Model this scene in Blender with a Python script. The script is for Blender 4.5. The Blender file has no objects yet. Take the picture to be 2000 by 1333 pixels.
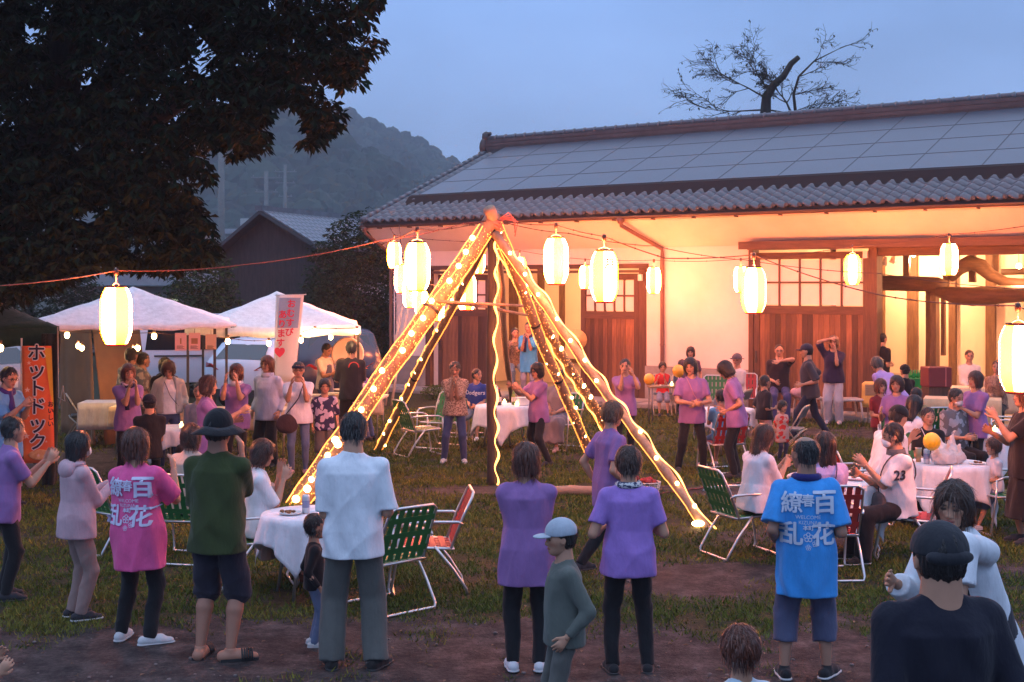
import bpy, bmesh, math, random
import numpy as np
from mathutils import Vector, Matrix
from mathutils.bvhtree import BVHTree

random.seed(7)
rng = np.random.default_rng(11)
HAZE_D = 0.0008
R = math.radians
scene = bpy.context.scene
col = scene.collection
PI = math.pi

# ------------------------------------------------------------------ camera, sky, sun, exposure
F, H, HY = 2600.0, 2.65, 555.0          # focal length in photo pixels, eye height, horizon row
cam = bpy.data.objects.new('camera', bpy.data.cameras.new('camera'))
col.objects.link(cam)
cam.location = (0, 0, H)
cam.rotation_euler = (R(90), 0, 0)
cam.data.sensor_width = 36
cam.data.lens = F / 2000 * 36
cam.data.shift_y = -(666.5 - HY) / 2000
cam.data.clip_start = 0.1
cam.data.clip_end = 6000
scene.camera = cam

world = bpy.data.worlds.new('World')
scene.world = world
world.use_nodes = True
nt = world.node_tree
nt.nodes.clear()
def wn(t, **k):
    n = nt.nodes.new(t)
    for a, b in k.items():
        setattr(n, a, b)
    return n
w_out = wn('ShaderNodeOutputWorld')
w_bg = wn('ShaderNodeBackground')
w_sky = wn('ShaderNodeTexSky', sky_type='NISHITA')
w_sky.sun_disc = False
w_sky.sun_elevation = R(1.5)
w_sky.sun_rotation = R(200)
w_sky.air_density = 1.6
w_sky.dust_density = 2.0
w_sky.ozone_density = 4.0
w_tc = wn('ShaderNodeTexCoord')
w_sep = wn('ShaderNodeSeparateXYZ')
w_ramp = wn('ShaderNodeValToRGB')
cr = w_ramp.color_ramp
cr.elements[0].position = 0.0
cr.elements[0].color = (0.20, 0.30, 0.52, 1)
cr.elements[1].position = 1.0
cr.elements[1].color = (.84, .99, 1.38, 1)
e = cr.elements.new(0.10); e.color = (0.245, 0.38, 0.67, 1)
e = cr.elements.new(0.24); e.color = (0.19, 0.335, 0.67, 1)
w_noise = wn('ShaderNodeTexNoise')
w_noise.inputs['Scale'].default_value = 3.0
w_noise.inputs['Detail'].default_value = 4.0
w_map = wn('ShaderNodeMapping')
w_map.inputs['Scale'].default_value = (1, 1, 2.5)
w_mr = wn('ShaderNodeMapRange')
w_mr.inputs['To Min'].default_value = 0.78
w_mr.inputs['To Max'].default_value = 1.22
w_mr.inputs['From Min'].default_value = 0.3
w_mr.inputs['From Max'].default_value = 0.7
w_mul = wn('ShaderNodeVectorMath', operation='MULTIPLY')
w_add = wn('ShaderNodeVectorMath', operation='MULTIPLY_ADD')
w_add.inputs[1].default_value = (0.008, 0.012, 0.018)      # share of the physical dusk sky behind the cloud
nt.links.new(w_tc.outputs['Generated'], w_sep.inputs[0])
nt.links.new(w_sep.outputs['Z'], w_ramp.inputs[0])
nt.links.new(w_tc.outputs['Generated'], w_map.inputs[0])
nt.links.new(w_map.outputs[0], w_noise.inputs['Vector'])
nt.links.new(w_noise.outputs['Fac'], w_mr.inputs['Value'])
nt.links.new(w_ramp.outputs[0], w_mul.inputs[0])
nt.links.new(w_mr.outputs[0], w_mul.inputs[1])
nt.links.new(w_sky.outputs[0], w_add.inputs[0])
nt.links.new(w_mul.outputs[0], w_add.inputs[2])
nt.links.new(w_add.outputs[0], w_bg.inputs['Color'])
w_bg.inputs['Strength'].default_value = 1.42
nt.links.new(w_bg.outputs[0], w_out.inputs['Surface'])

sun = bpy.data.objects.new('sun', bpy.data.lights.new('sun', 'SUN'))
col.objects.link(sun)
sun.data.energy = 0.02
sun.data.angle = R(40)
sun.data.color = (0.75, 0.85, 1.0)
sun.rotation_euler = (R(55), 0, R(-20))

scene.view_settings.view_transform = 'Standard'
scene.view_settings.look = 'None'
scene.view_settings.exposure = 0.0
scene.view_settings.gamma = 1.0
scene.view_settings.use_curve_mapping = False
try:
    scene.cycles.max_bounces = 5
    scene.cycles.diffuse_bounces = 3
    scene.cycles.glossy_bounces = 2
    scene.cycles.transmission_bounces = 3
    scene.cycles.volume_bounces = 0
    scene.cycles.sample_clamp_indirect = 4.0
except Exception:
    pass

# ------------------------------------------------------------------ placement helpers
def X_(px, Y):
    return (px - 1000) / F * Y
def Z_(py, Y):
    return H - (py - HY) / F * Y
def P(px, py, Y):
    return Vector((X_(px, Y), Y, Z_(py, Y)))
def Yg(py):
    return F * H / (py - HY)
def G(px, py):
    Y = Yg(py)
    return Vector((X_(px, Y), Y, 0))

# ------------------------------------------------------------------ materials
def lin(c):
    return tuple(c[:3]) + (1,)
MATS = {}
def mat(name, c=(0.5, 0.5, 0.5), rough=0.7, metal=0.0, var=0.12, vscale=3.0, bump=0.0, bscale=40.0,
        emit=None, estr=0.0, spec=0.5, c2=None, stretch=(1, 1, 1), sheen=0.0, alpha=None):
    if name in MATS:
        return MATS[name]
    m = bpy.data.materials.new(name)
    m.use_nodes = True
    n = m.node_tree.nodes
    l = m.node_tree.links
    b = n['Principled BSDF']
    b.inputs['Roughness'].default_value = rough
    b.inputs['Metallic'].default_value = metal
    b.inputs['Specular IOR Level'].default_value = spec
    if sheen:
        b.inputs['Sheen Weight'].default_value = sheen
    tc = n.new('ShaderNodeTexCoord')
    mp = n.new('ShaderNodeMapping')
    mp.inputs['Scale'].default_value = stretch
    l.new(tc.outputs['Object'], mp.inputs[0])
    if var > 0 or c2:
        no = n.new('ShaderNodeTexNoise')
        no.inputs['Scale'].default_value = vscale
        no.inputs['Detail'].default_value = 6
        no.inputs['Roughness'].default_value = 0.65
        l.new(mp.outputs[0], no.inputs['Vector'])
        rp = n.new('ShaderNodeValToRGB')
        rp.color_ramp.elements[0].position = 0.32
        rp.color_ramp.elements[1].position = 0.68
        if c2:
            rp.color_ramp.elements[0].color = lin(c2)
            rp.color_ramp.elements[1].color = lin(c)
        else:
            rp.color_ramp.elements[0].color = lin([x * (1 - var) for x in c])
            rp.color_ramp.elements[1].color = lin([min(1, x * (1 + var)) for x in c])
        l.new(no.outputs['Fac'], rp.inputs[0])
        l.new(rp.outputs[0], b.inputs['Base Color'])
    else:
        b.inputs['Base Color'].default_value = lin(c)
    if bump > 0:
        nb = n.new('ShaderNodeTexNoise')
        nb.inputs['Scale'].default_value = bscale
        nb.inputs['Detail'].default_value = 4
        l.new(mp.outputs[0], nb.inputs['Vector'])
        bp = n.new('ShaderNodeBump')
        bp.inputs['Strength'].default_value = bump
        bp.inputs['Distance'].default_value = 0.02
        l.new(nb.outputs['Fac'], bp.inputs['Height'])
        l.new(bp.outputs[0], b.inputs['Normal'])
    if emit:
        b.inputs['Emission Color'].default_value = lin(emit)
        b.inputs['Emission Strength'].default_value = estr
    if alpha is not None:
        b.inputs['Alpha'].default_value = alpha
    MATS[name] = m
    return m

def cloth(c, kind='plain', c2=None):
    key = 'cloth_%s_%s' % (kind, '_'.join('%.3f' % x for x in c)) + (str(c2) if c2 else '')
    if key in MATS:
        return MATS[key]
    if kind == 'plain':
        m = mat(key, c, rough=0.9, var=0.12, vscale=6, bump=0.7, bscale=9, sheen=0.1, spec=0.2, stretch=(1.5, 1.5, .7))
        return m
    m = bpy.data.materials.new(key)
    m.use_nodes = True
    n = m.node_tree.nodes
    l = m.node_tree.links
    b = n['Principled BSDF']
    b.inputs['Roughness'].default_value = 0.9
    b.inputs['Specular IOR Level'].default_value = 0.2
    tc = n.new('ShaderNodeTexCoord')
    rp = n.new('ShaderNodeValToRGB')
    rp.color_ramp.interpolation = 'CONSTANT'
    rp.color_ramp.elements[0].color = lin(c)
    rp.color_ramp.elements[1].color = lin(c2)
    if kind == 'floral':
        v = n.new('ShaderNodeTexVoronoi'); v.inputs['Scale'].default_value = 11
        no = n.new('ShaderNodeTexNoise'); no.inputs['Scale'].default_value = 9
        l.new(tc.outputs['Object'], no.inputs['Vector'])
        mx = n.new('ShaderNodeVectorMath'); mx.operation = 'MULTIPLY_ADD'
        l.new(no.outputs['Color'], mx.inputs[0]); mx.inputs[1].default_value = (.14, .14, .14)
        l.new(tc.outputs['Object'], mx.inputs[2])
        l.new(mx.outputs[0], v.inputs['Vector'])
        l.new(v.outputs['Distance'], rp.inputs[0])
        rp.color_ramp.elements[1].position = 0.43
    elif kind == 'speckle':
        no = n.new('ShaderNodeTexNoise'); no.inputs['Scale'].default_value = 42; no.inputs['Detail'].default_value = 1
        mp = n.new('ShaderNodeMapping'); mp.inputs['Scale'].default_value = (1, 1, 2)
        l.new(tc.outputs['Object'], mp.inputs[0]); l.new(mp.outputs[0], no.inputs['Vector'])
        l.new(no.outputs['Fac'], rp.inputs[0]); rp.color_ramp.elements[1].position = 0.5
    else:
        w = n.new('ShaderNodeTexWave'); w.bands_direction = 'Z'
        w.inputs['Scale'].default_value = 12
        l.new(tc.outputs['Object'], w.inputs['Vector'])
        l.new(w.outputs['Fac'], rp.inputs[0]); rp.color_ramp.elements[1].position = 0.7
    l.new(rp.outputs[0], b.inputs['Base Color'])
    MATS[key] = m
    return m

def wood(name, c, c2, stretch=(9, 9, 0.7), rough=0.65, vscale=3.5):
    return mat(name, c, rough=rough, c2=c2, vscale=vscale, stretch=stretch, bump=0.35, bscale=12)

def attr_mat(name, rough=0.6, spec=0.35, sss=0.0, bump=0.0, bscale=60):
    if name in MATS:
        return MATS[name]
    m = bpy.data.materials.new(name)
    m.use_nodes = True
    n = m.node_tree.nodes; l = m.node_tree.links
    b = n['Principled BSDF']
    a = n.new('ShaderNodeVertexColor'); a.layer_name = 'Col'
    tc = n.new('ShaderNodeTexCoord')
    no = n.new('ShaderNodeTexNoise'); no.inputs['Scale'].default_value = 14; no.inputs['Detail'].default_value = 3
    l.new(tc.outputs['Object'], no.inputs['Vector'])
    mr = n.new('ShaderNodeMapRange'); mr.inputs['To Min'].default_value = 0.86; mr.inputs['To Max'].default_value = 1.12
    l.new(no.outputs['Fac'], mr.inputs['Value'])
    vm = n.new('ShaderNodeVectorMath'); vm.operation = 'MULTIPLY'
    l.new(a.outputs['Color'], vm.inputs[0]); l.new(mr.outputs[0], vm.inputs[1])
    l.new(vm.outputs[0], b.inputs['Base Color'])
    b.inputs['Roughness'].default_value = rough
    b.inputs['Specular IOR Level'].default_value = spec
    MATS[name] = m
    return m

# ------------------------------------------------------------------ object helpers
def tag(o, label=None, cat=None, group=None, kind=None):
    if label: o['label'] = label
    if cat: o['category'] = cat
    if group: o['group'] = group
    if kind: o['kind'] = kind
    return o
def empty(name, loc=(0, 0, 0), rz=0.0, label=None, cat=None, group=None):
    o = bpy.data.objects.new(name, None)
    o.empty_display_size = 0.1
    col.objects.link(o)
    o.location = loc
    o.rotation_euler = (0, 0, rz)
    return tag(o, label, cat, group)
def copy_tree(o, parent=None):
    c = o.copy()
    col.objects.link(c)
    c.parent = parent
    for ch in list(o.children):
        copy_tree(ch, c)
    return c
def link_mesh(name, me, m=None, parent=None, loc=None, rz=None):
    o = bpy.data.objects.new(name, me)
    col.objects.link(o)
    if m is not None:
        for x in (m if isinstance(m, (list, tuple)) else [m]):
            me.materials.append(x)
    if parent is not None:
        o.parent = parent
    if loc is not None: o.location = loc
    if rz is not None: o.rotation_euler = (0, 0, rz)
    return o
def share(name, me, parent=None, loc=(0, 0, 0), rot=(0, 0, 0), scale=None):
    o = bpy.data.objects.new(name, me)
    col.objects.link(o)
    o.parent = parent
    o.location = loc
    o.rotation_euler = rot
    if scale: o.scale = scale
    return o

class MB:
    def __init__(s):
        s.v = []; s.f = []; s.mi = []; s.cur = 0; s.smooth = []
    def add(s, vs, fs, sm=False):
        o = len(s.v)
        s.v.extend([tuple(v) for v in vs])
        for f in fs:
            s.f.append(tuple(i + o for i in f)); s.mi.append(s.cur); s.smooth.append(sm)
        return s
    def box(s, c, d, rot=None, taper=1.0):
        x, y, z = d[0] / 2, d[1] / 2, d[2] / 2
        vs = [Vector(p) for p in ((-x, -y, -z), (x, -y, -z), (x, y, -z), (-x, y, -z),
              (-x * taper, -y * taper, z), (x * taper, -y * taper, z), (x * taper, y * taper, z), (-x * taper, y * taper, z))]
        if rot is not None:
            vs = [rot @ v for v in vs]
        c = Vector(c)
        return s.add([v + c for v in vs], [(3, 2, 1, 0), (4, 5, 6, 7), (0, 1, 5, 4), (1, 2, 6, 5), (2, 3, 7, 6), (3, 0, 4, 7)])
    def bbox(s, lo, hi):
        return s.box([(a + b) / 2 for a, b in zip(lo, hi)], [b - a for a, b in zip(lo, hi)])
    def bevbox(s, c, d, b=0.01, rot=None):
        x, y, z = d[0] / 2, d[1] / 2, d[2] / 2
        ring = [(-x + b, -y), (x - b, -y), (x, -y + b), (x, y - b), (x - b, y), (-x + b, y), (-x, y - b), (-x, -y + b)]
        ins = [(p[0] * (1 - b / x), p[1] * (1 - b / y)) for p in ring]
        L = [(ins, -z), (ring, -z + b), (ring, z - b), (ins, z)]
        vs = [Vector((p[0], p[1], zz)) for r, zz in L for p in r]
        if rot is not None: vs = [rot @ v for v in vs]
        c = Vector(c); vs = [v + c for v in vs]
        fs = [tuple(range(7, -1, -1)), tuple(range(24, 32))]
        for k in range(3):
            for i in range(8):
                j = (i + 1) % 8
                fs.append((k * 8 + i, k * 8 + j, k * 8 + 8 + j, k * 8 + 8 + i))
        return s.add(vs, fs)
    def tube(s, pts, r, n=8, closed=False, cap=True, sm=True):
        pts = [Vector(p) for p in pts]
        rs = r if isinstance(r, (list, tuple)) else [r] * len(pts)
        N = len(pts)
        o = len(s.v)
        up = Vector((0, 0, 1)); prev = None
        vs = []
        for i, p in enumerate(pts):
            if closed:
                t = pts[(i + 1) % N] - pts[i - 1]
            else:
                t = pts[min(i + 1, N - 1)] - pts[max(i - 1, 0)]
            if t.length < 1e-9: t = Vector((0, 0, 1))
            t.normalize()
            if prev is None:
                a = t.cross(up)
                if a.length < 1e-3: a = t.cross(Vector((1, 0, 0)))
                a.normalize()
            else:
                a = prev - t * prev.dot(t)
                if a.length < 1e-6: a = t.cross(up)
                a.normalize()
            prev = a
            b = t.cross(a)
            for k in range(n):
                an = 2 * PI * k / n
                vs.append(p + (a * math.cos(an) + b * math.sin(an)) * rs[i])
        fs = []
        M = N if closed else N - 1
        for i in range(M):
            j = (i + 1) % N
            for k in range(n):
                k2 = (k + 1) % n
                fs.append((i * n + k, i * n + k2, j * n + k2, j * n + k))
        if cap and not closed:
            fs.append(tuple(range(n - 1, -1, -1)))
            fs.append(tuple((N - 1) * n + k for k in range(n)))
        return s.add(vs, fs, sm)
    def lathe(s, prof, c=(0, 0, 0), n=16, sm=True, rot=None, cap=True):
        vs = []
        for (r, z) in prof:
            for k in range(n):
                a = 2 * PI * k / n
                v = Vector((r * math.cos(a), r * math.sin(a), z))
                if rot is not None: v = rot @ v
                vs.append(v + Vector(c))
        fs = []
        for i in range(len(prof) - 1):
            for k in range(n):
                k2 = (k + 1) % n
                fs.append((i * n + k, i * n + k2, (i + 1) * n + k2, (i + 1) * n + k))
        if cap:
            fs.append(tuple(range(n - 1, -1, -1)))
            fs.append(tuple((len(prof) - 1) * n + k for k in range(n)))
        return s.add(vs, fs, sm)
    def ball(s, c, r, n=8, m=6):
        if not isinstance(r, (tuple, list)): r = (r, r, r)
        prof = []
        vs = [(c[0], c[1], c[2] - r[2])]
        for i in range(1, m):
            a = PI * i / m
            for k in range(n):
                b = 2 * PI * k / n
                vs.append((c[0] + r[0] * math.sin(a) * math.cos(b), c[1] + r[1] * math.sin(a) * math.sin(b), c[2] - r[2] * math.cos(a)))
        vs.append((c[0], c[1], c[2] + r[2]))
        fs = []
        for k in range(n):
            fs.append((0, 1 + (k + 1) % n, 1 + k))
            fs.append((len(vs) - 1, 1 + (m - 2) * n + k, 1 + (m - 2) * n + (k + 1) % n))
        for i in range(m - 2):
            for k in range(n):
                k2 = (k + 1) % n
                fs.append((1 + i * n + k, 1 + i * n + k2, 1 + (i + 1) * n + k2, 1 + (i + 1) * n + k))
        return s.add(vs, fs, True)
    def prism(s, poly, a, b, axis='y'):
        """poly in the plane across the axis, extruded from a to b"""
        def mk(p, t):
            if axis == 'y': return (p[0], t, p[1])
            if axis == 'x': return (t, p[0], p[1])
            return (p[0], p[1], t)
        n = len(poly)
        vs = [mk(p, a) for p in poly] + [mk(p, b) for p in poly]
        fs = [tuple(range(n)), tuple(range(2 * n - 1, n - 1, -1))]
        for i in range(n):
            j = (i + 1) % n
            fs.append((i, i + n, j + n, j))
        return s.add(vs, fs)
    def mesh(s, name):
        me = bpy.data.meshes.new(name)
        me.from_pydata(s.v, [], s.f)
        me.polygons.foreach_set('material_index', s.mi)
        me.polygons.foreach_set('use_smooth', s.smooth)
        me.update()
        return me
    def build(s, name, m, parent=None, loc=None, rz=None):
        return link_mesh(name, s.mesh(name), m, parent, loc, rz)

def np_mesh(name, V, Q, cols=None, smooth=True, attr='Col'):
    """numpy verts (N,3), faces (M,3 or 4)"""
    me = bpy.data.meshes.new(name)
    V = np.ascontiguousarray(V, dtype=np.float32)
    Q = np.ascontiguousarray(Q, dtype=np.int32)
    k = Q.shape[1]
    me.vertices.add(len(V)); me.vertices.foreach_set('co', V.ravel())
    me.loops.add(Q.size); me.loops.foreach_set('vertex_index', Q.ravel())
    me.polygons.add(len(Q))
    me.polygons.foreach_set('loop_start', np.arange(0, Q.size, k, dtype=np.int32))
    me.polygons.foreach_set('loop_total', np.full(len(Q), k, dtype=np.int32))
    me.polygons.foreach_set('use_smooth', np.full(len(Q), smooth, dtype=bool))
    me.update(calc_edges=True)
    if cols is not None:
        a = me.color_attributes.new(attr, 'FLOAT_COLOR', 'POINT')
        c4 = np.ones((len(V), 4), dtype=np.float32); c4[:, :3] = cols
        a.data.foreach_set('color', c4.ravel())
    return me

# value noise in numpy
_NT = rng.random((64, 64, 64)).astype(np.float32)
def vnoise(x, y, z=0.0):
    x = np.asarray(x, dtype=np.float64); y = np.asarray(y, dtype=np.float64); z = np.asarray(z, dtype=np.float64) + x * 0
    xi = np.floor(x).astype(int); yi = np.floor(y).astype(int); zi = np.floor(z).astype(int)
    fx = x - xi; fy = y - yi; fz = z - zi
    fx = fx * fx * (3 - 2 * fx); fy = fy * fy * (3 - 2 * fy); fz = fz * fz * (3 - 2 * fz)
    def g(a, b, c): return _NT[(xi + a) & 63, (yi + b) & 63, (zi + c) & 63]
    return ((g(0,0,0)*(1-fx)+g(1,0,0)*fx)*(1-fy)+(g(0,1,0)*(1-fx)+g(1,1,0)*fx)*fy)*(1-fz) + \
           ((g(0,0,1)*(1-fx)+g(1,0,1)*fx)*(1-fy)+(g(0,1,1)*(1-fx)+g(1,1,1)*fx)*fy)*fz
def fbm(x, y, z=0.0, o=4):
    s = 0; a = 0.5; t = 0
    for i in range(o):
        s = s + a * vnoise(x * 2**i + 17 * i, y * 2**i + 5 * i, z * 2**i); t += a; a *= 0.5
    return s / t

# flat lettering as a mesh (thin print)
def text_verts(body, size=1.0, bold=0.0, spacing=1.0):
    cu = bpy.data.curves.new('lettering', 'FONT')
    cu.body = body; cu.size = size; cu.align_x = 'CENTER'; cu.align_y = 'CENTER'
    cu.resolution_u = 2; cu.space_line = spacing
    ob = bpy.data.objects.new('lettering', cu)
    col.objects.link(ob)
    bpy.context.view_layer.update()
    dg = bpy.context.evaluated_depsgraph_get()
    me = bpy.data.meshes.new_from_object(ob.evaluated_get(dg))
    bm = bmesh.new(); bm.from_mesh(me)
    bmesh.ops.triangulate(bm, faces=bm.faces[:])
    bm.verts.ensure_lookup_table()
    vs = [v.co.copy() for v in bm.verts]; fs = [tuple(v.index for v in f.verts) for f in bm.faces]
    bm.free(); bpy.data.meshes.remove(me); bpy.data.objects.remove(ob); bpy.data.curves.remove(cu)
    if bold > .0008:                       # heavier strokes: the glyph laid several times with tiny shifts
        n0 = len(vs); v0 = list(vs); f0 = list(fs)
        for k, (dx, dy) in enumerate(((1, 0), (-1, 0), (0, 1), (0, -1), (.7, .7), (-.7, .7), (.7, -.7), (-.7, -.7))):
            vs += [Vector((v.x + dx * bold, v.y + dy * bold, (k + 1) * .0004)) for v in v0]; fs += [tuple(i + n0 * (k + 1) for i in f) for f in f0]
    return vs, fs
# ------------------------------------------------------------------ SDF modelling of soft bodies
class SDF:
    def __init__(s, lo, hi, res):
        s.res = res
        s.lo = np.array(lo, dtype=np.float32)
        n = np.maximum(np.ceil((np.array(hi) - np.array(lo)) / res).astype(int) + 1, 4)
        s.n = n
        s.ax = [s.lo[i] + np.arange(n[i], dtype=np.float32) * res for i in range(3)]
        s.f = np.full(tuple(n), 9.0, dtype=np.float32)
    def blk(s, lo, hi, m):
        sl = []
        for i in range(3):
            a = int(np.floor((lo[i] - m - s.lo[i]) / s.res)); b = int(np.ceil((hi[i] + m - s.lo[i]) / s.res)) + 1
            a = max(a, 0); b = min(b, s.n[i])
            if b <= a: return None
            sl.append(slice(a, b))
        g = (s.ax[0][sl[0]][:, None, None], s.ax[1][sl[1]][None, :, None], s.ax[2][sl[2]][None, None, :])
        return tuple(sl), g
    def _merge(s, sl, d, k, op='u'):
        a = s.f[sl]
        if op == 'u':
            if k <= 0: s.f[sl] = np.minimum(a, d)
            else:
                h = np.clip(0.5 + 0.5 * (a - d) / k, 0, 1)
                s.f[sl] = a * (1 - h) + d * h - k * h * (1 - h)
        else:                                   # subtract d
            d = -d
            if k <= 0: s.f[sl] = np.maximum(a, d)
            else:
                h = np.clip(0.5 - 0.5 * (a - d) / k, 0, 1)
                s.f[sl] = a * (1 - h) + d * h + k * h * (1 - h)
    def cone(s, a, b, ra, rb, k=0.0, flat=False, op='u', squash=None):
        a = np.array(a, dtype=np.float32); b = np.array(b, dtype=np.float32)
        r = max(ra, rb)
        B = s.blk(np.minimum(a, b) - r, np.maximum(a, b) + r, 2 * k + 2.5 * s.res)
        if B is None: return s
        sl, (x, y, z) = B
        ba = b - a; L2 = float(ba @ ba) + 1e-12; L = math.sqrt(L2)
        px, py, pz = x - a[0], y - a[1], z - a[2]
        t = (px * ba[0] + py * ba[1] + pz * ba[2]) / L2
        tc = np.clip(t, 0, 1)
        qx, qy, qz = px - tc * ba[0], py - tc * ba[1], pz - tc * ba[2]
        if squash is not None:                  # (axis, factor): flatten the section along an axis
            ax, fac = squash; ax = np.array(ax, dtype=np.float32); ax = ax / np.linalg.norm(ax)
            dd = qx * ax[0] + qy * ax[1] + qz * ax[2]
            d = np.sqrt(qx * qx + qy * qy + qz * qz + dd * dd * (1 / fac**2 - 1)) - (ra + (rb - ra) * tc)
            d = d * (0.5 + 0.5 * fac)
        else:
            d = np.sqrt(qx * qx + qy * qy + qz * qz) - (ra + (rb - ra) * tc)
        if flat: d = np.maximum(d, (t - 1) * L)
        s._merge(sl, d, k, op); return s
    def ell(s, c, r, k=0.0, rot=None, op='u'):
        c = np.array(c, dtype=np.float32); r = np.array(r, dtype=np.float32)
        R_ = float(r.max())
        B = s.blk(c - R_, c + R_, 2 * k + 2.5 * s.res)
        if B is None: return s
        sl, (x, y, z) = B
        x, y, z = x - c[0], y - c[1], z - c[2]
        if rot is not None:
            m = np.array(rot, dtype=np.float32)  # columns = local axes
            x, y, z = (x * m[0, 0] + y * m[1, 0] + z * m[2, 0], x * m[0, 1] + y * m[1, 1] + z * m[2, 1], x * m[0, 2] + y * m[1, 2] + z * m[2, 2])
        k0 = np.sqrt((x / r[0])**2 + (y / r[1])**2 + (z / r[2])**2)
        k1 = np.sqrt((x / r[0]**2)**2 + (y / r[1]**2)**2 + (z / r[2]**2)**2) + 1e-6
        d = k0 * (k0 - 1) / k1
        s._merge(sl, d, k, op); return s
    def loft(s, a, b, right, st, k=0.0, p=2.3, cap=True, op='u'):
        """st rows: t, half width, half depth, forward offset"""
        a = np.array(a, dtype=np.float32); b = np.array(b, dtype=np.float32)
        ax = b - a; L = float(np.linalg.norm(ax)); ax = ax / L
        rt = np.array(right, dtype=np.float32); rt = rt - ax * float(rt @ ax); rt /= np.linalg.norm(rt)
        fw = np.cross(ax, rt)
        st = np.array([tuple(q) + (0.0,) * (4 - len(q)) for q in st], dtype=np.float32)
        r = float(st[:, 1:3].max() + np.abs(st[:, 3]).max())
        B = s.blk(np.minimum(a, b) - r, np.maximum(a, b) + r, 2 * k + 2.5 * s.res)
        if B is None: return s
        sl, (x, y, z) = B
        px, py, pz = x - a[0], y - a[1], z - a[2]
        t = (px * ax[0] + py * ax[1] + pz * ax[2]) / L
        lx = px * rt[0] + py * rt[1] + pz * rt[2]
        ly = px * fw[0] + py * fw[1] + pz * fw[2]
        w = np.interp(t, st[:, 0], st[:, 1]).astype(np.float32); dp = np.interp(t, st[:, 0], st[:, 2]).astype(np.float32)
        of = np.interp(t, st[:, 0], st[:, 3]).astype(np.float32)
        rr = (np.abs(lx / w)**p + np.abs((ly - of) / dp)**p)**(1 / p)
        d = (rr - 1) * np.minimum(w, dp)
        if cap: d = np.maximum(d, np.maximum(-t, t - 1) * L)
        s._merge(sl, d, k, op); return s
    def cut(s, c, nrm):
        """remove what lies on the normal's side of the plane"""
        nrm = np.array(nrm, dtype=np.float32); nrm /= np.linalg.norm(nrm)
        d = (s.ax[0][:, None, None] - c[0]) * nrm[0] + (s.ax[1][None, :, None] - c[1]) * nrm[1] + (s.ax[2][None, None, :] - c[2]) * nrm[2]
        s.f = np.maximum(s.f, d.astype(np.float32)); return s
    def wrinkle(s, amp, freq=(18, 18, 7), seed=0.0, grad=None, band=0.05):
        i, j, k = np.nonzero(np.abs(s.f) < band)
        x, y, z = s.ax[0][i], s.ax[1][j], s.ax[2][k]
        fx, fy, fz = freq
        w = np.sin(x * 6 + z * 5 + seed) * 1.5
        n1 = np.sin(x * fx + z * fz * 0.8 + w + seed * 1.7) * np.sin(y * fy - z * fz * 0.5 + 1.3 * np.sin(z * 9 + seed) + seed)
        n2 = (1 - np.abs(np.sin(x * fx * 0.4 - z * fz * 0.9 + 1.5 * np.sin(y * 8 + seed * 2) + seed * 3)))**2 * -1.0 + 0.35
        d = amp * (n1 + n2)
        if grad is not None: d = d * grad(x, y, z)
        s.f[i, j, k] += d.astype(np.float32); return s
    def mesh(s):
        f = s.f; nx, ny, nz = f.shape
        f[0] = f[-1] = 9; f[:, 0] = f[:, -1] = 9; f[:, :, 0] = f[:, :, -1] = 9
        ins = f < 0
        cn = (nx - 1, ny - 1, nz - 1); S1 = cn[1] * cn[2]; S2 = cn[2]
        ids = []; pos = []; quads = []
        for axis in range(3):
            a = [slice(None)] * 3; b = [slice(None)] * 3
            a[axis] = slice(0, -1); b[axis] = slice(1, None)
            A = ins[tuple(a)]; Bm = ins[tuple(b)]
            I = np.argwhere(A != Bm)
            if len(I) == 0: continue
            f0 = f[tuple(a)][A != Bm]; f1 = f[tuple(b)][A != Bm]
            t = f0 / (f0 - f1)
            p = I.astype(np.float32); p[:, axis] += t
            o1, o2 = (axis + 1) % 3, (axis + 2) % 3
            cell = []
            for (u, v) in ((0, 0), (1, 0), (1, 1), (0, 1)):
                c = I.copy(); c[:, o1] -= u; c[:, o2] -= v
                cell.append(c[:, 0] * S1 + c[:, 1] * S2 + c[:, 2])
            c4 = np.stack(cell, 1)
            inv = f0 < 0
            q = np.where(inv[:, None], c4[:, ::-1], c4)
            quads.append(q)
            for c in cell:
                ids.append(c); pos.append(p)
        if not ids:
            return np.zeros((0, 3), np.float32), np.zeros((0, 4), np.int32)
        ids = np.concatenate(ids); pos = np.concatenate(pos); quads = np.concatenate(quads)
        uq, inv = np.unique(ids, return_inverse=True)
        cnt = np.bincount(inv).astype(np.float32)
        V = np.stack([np.bincount(inv, weights=pos[:, i]) for i in range(3)], 1) / cnt[:, None]
        V = V * s.res + s.lo
        Q = np.searchsorted(uq, quads).astype(np.int32)
        return V.astype(np.float32), Q[:, ::-1].copy()

def join_vq(parts):
    Vs, Qs, o = [], [], 0
    for V, Q in parts:
        if len(V) == 0: continue
        Vs.append(V); Qs.append(Q + o); o += len(V)
    return np.concatenate(Vs), np.concatenate(Qs)

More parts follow.
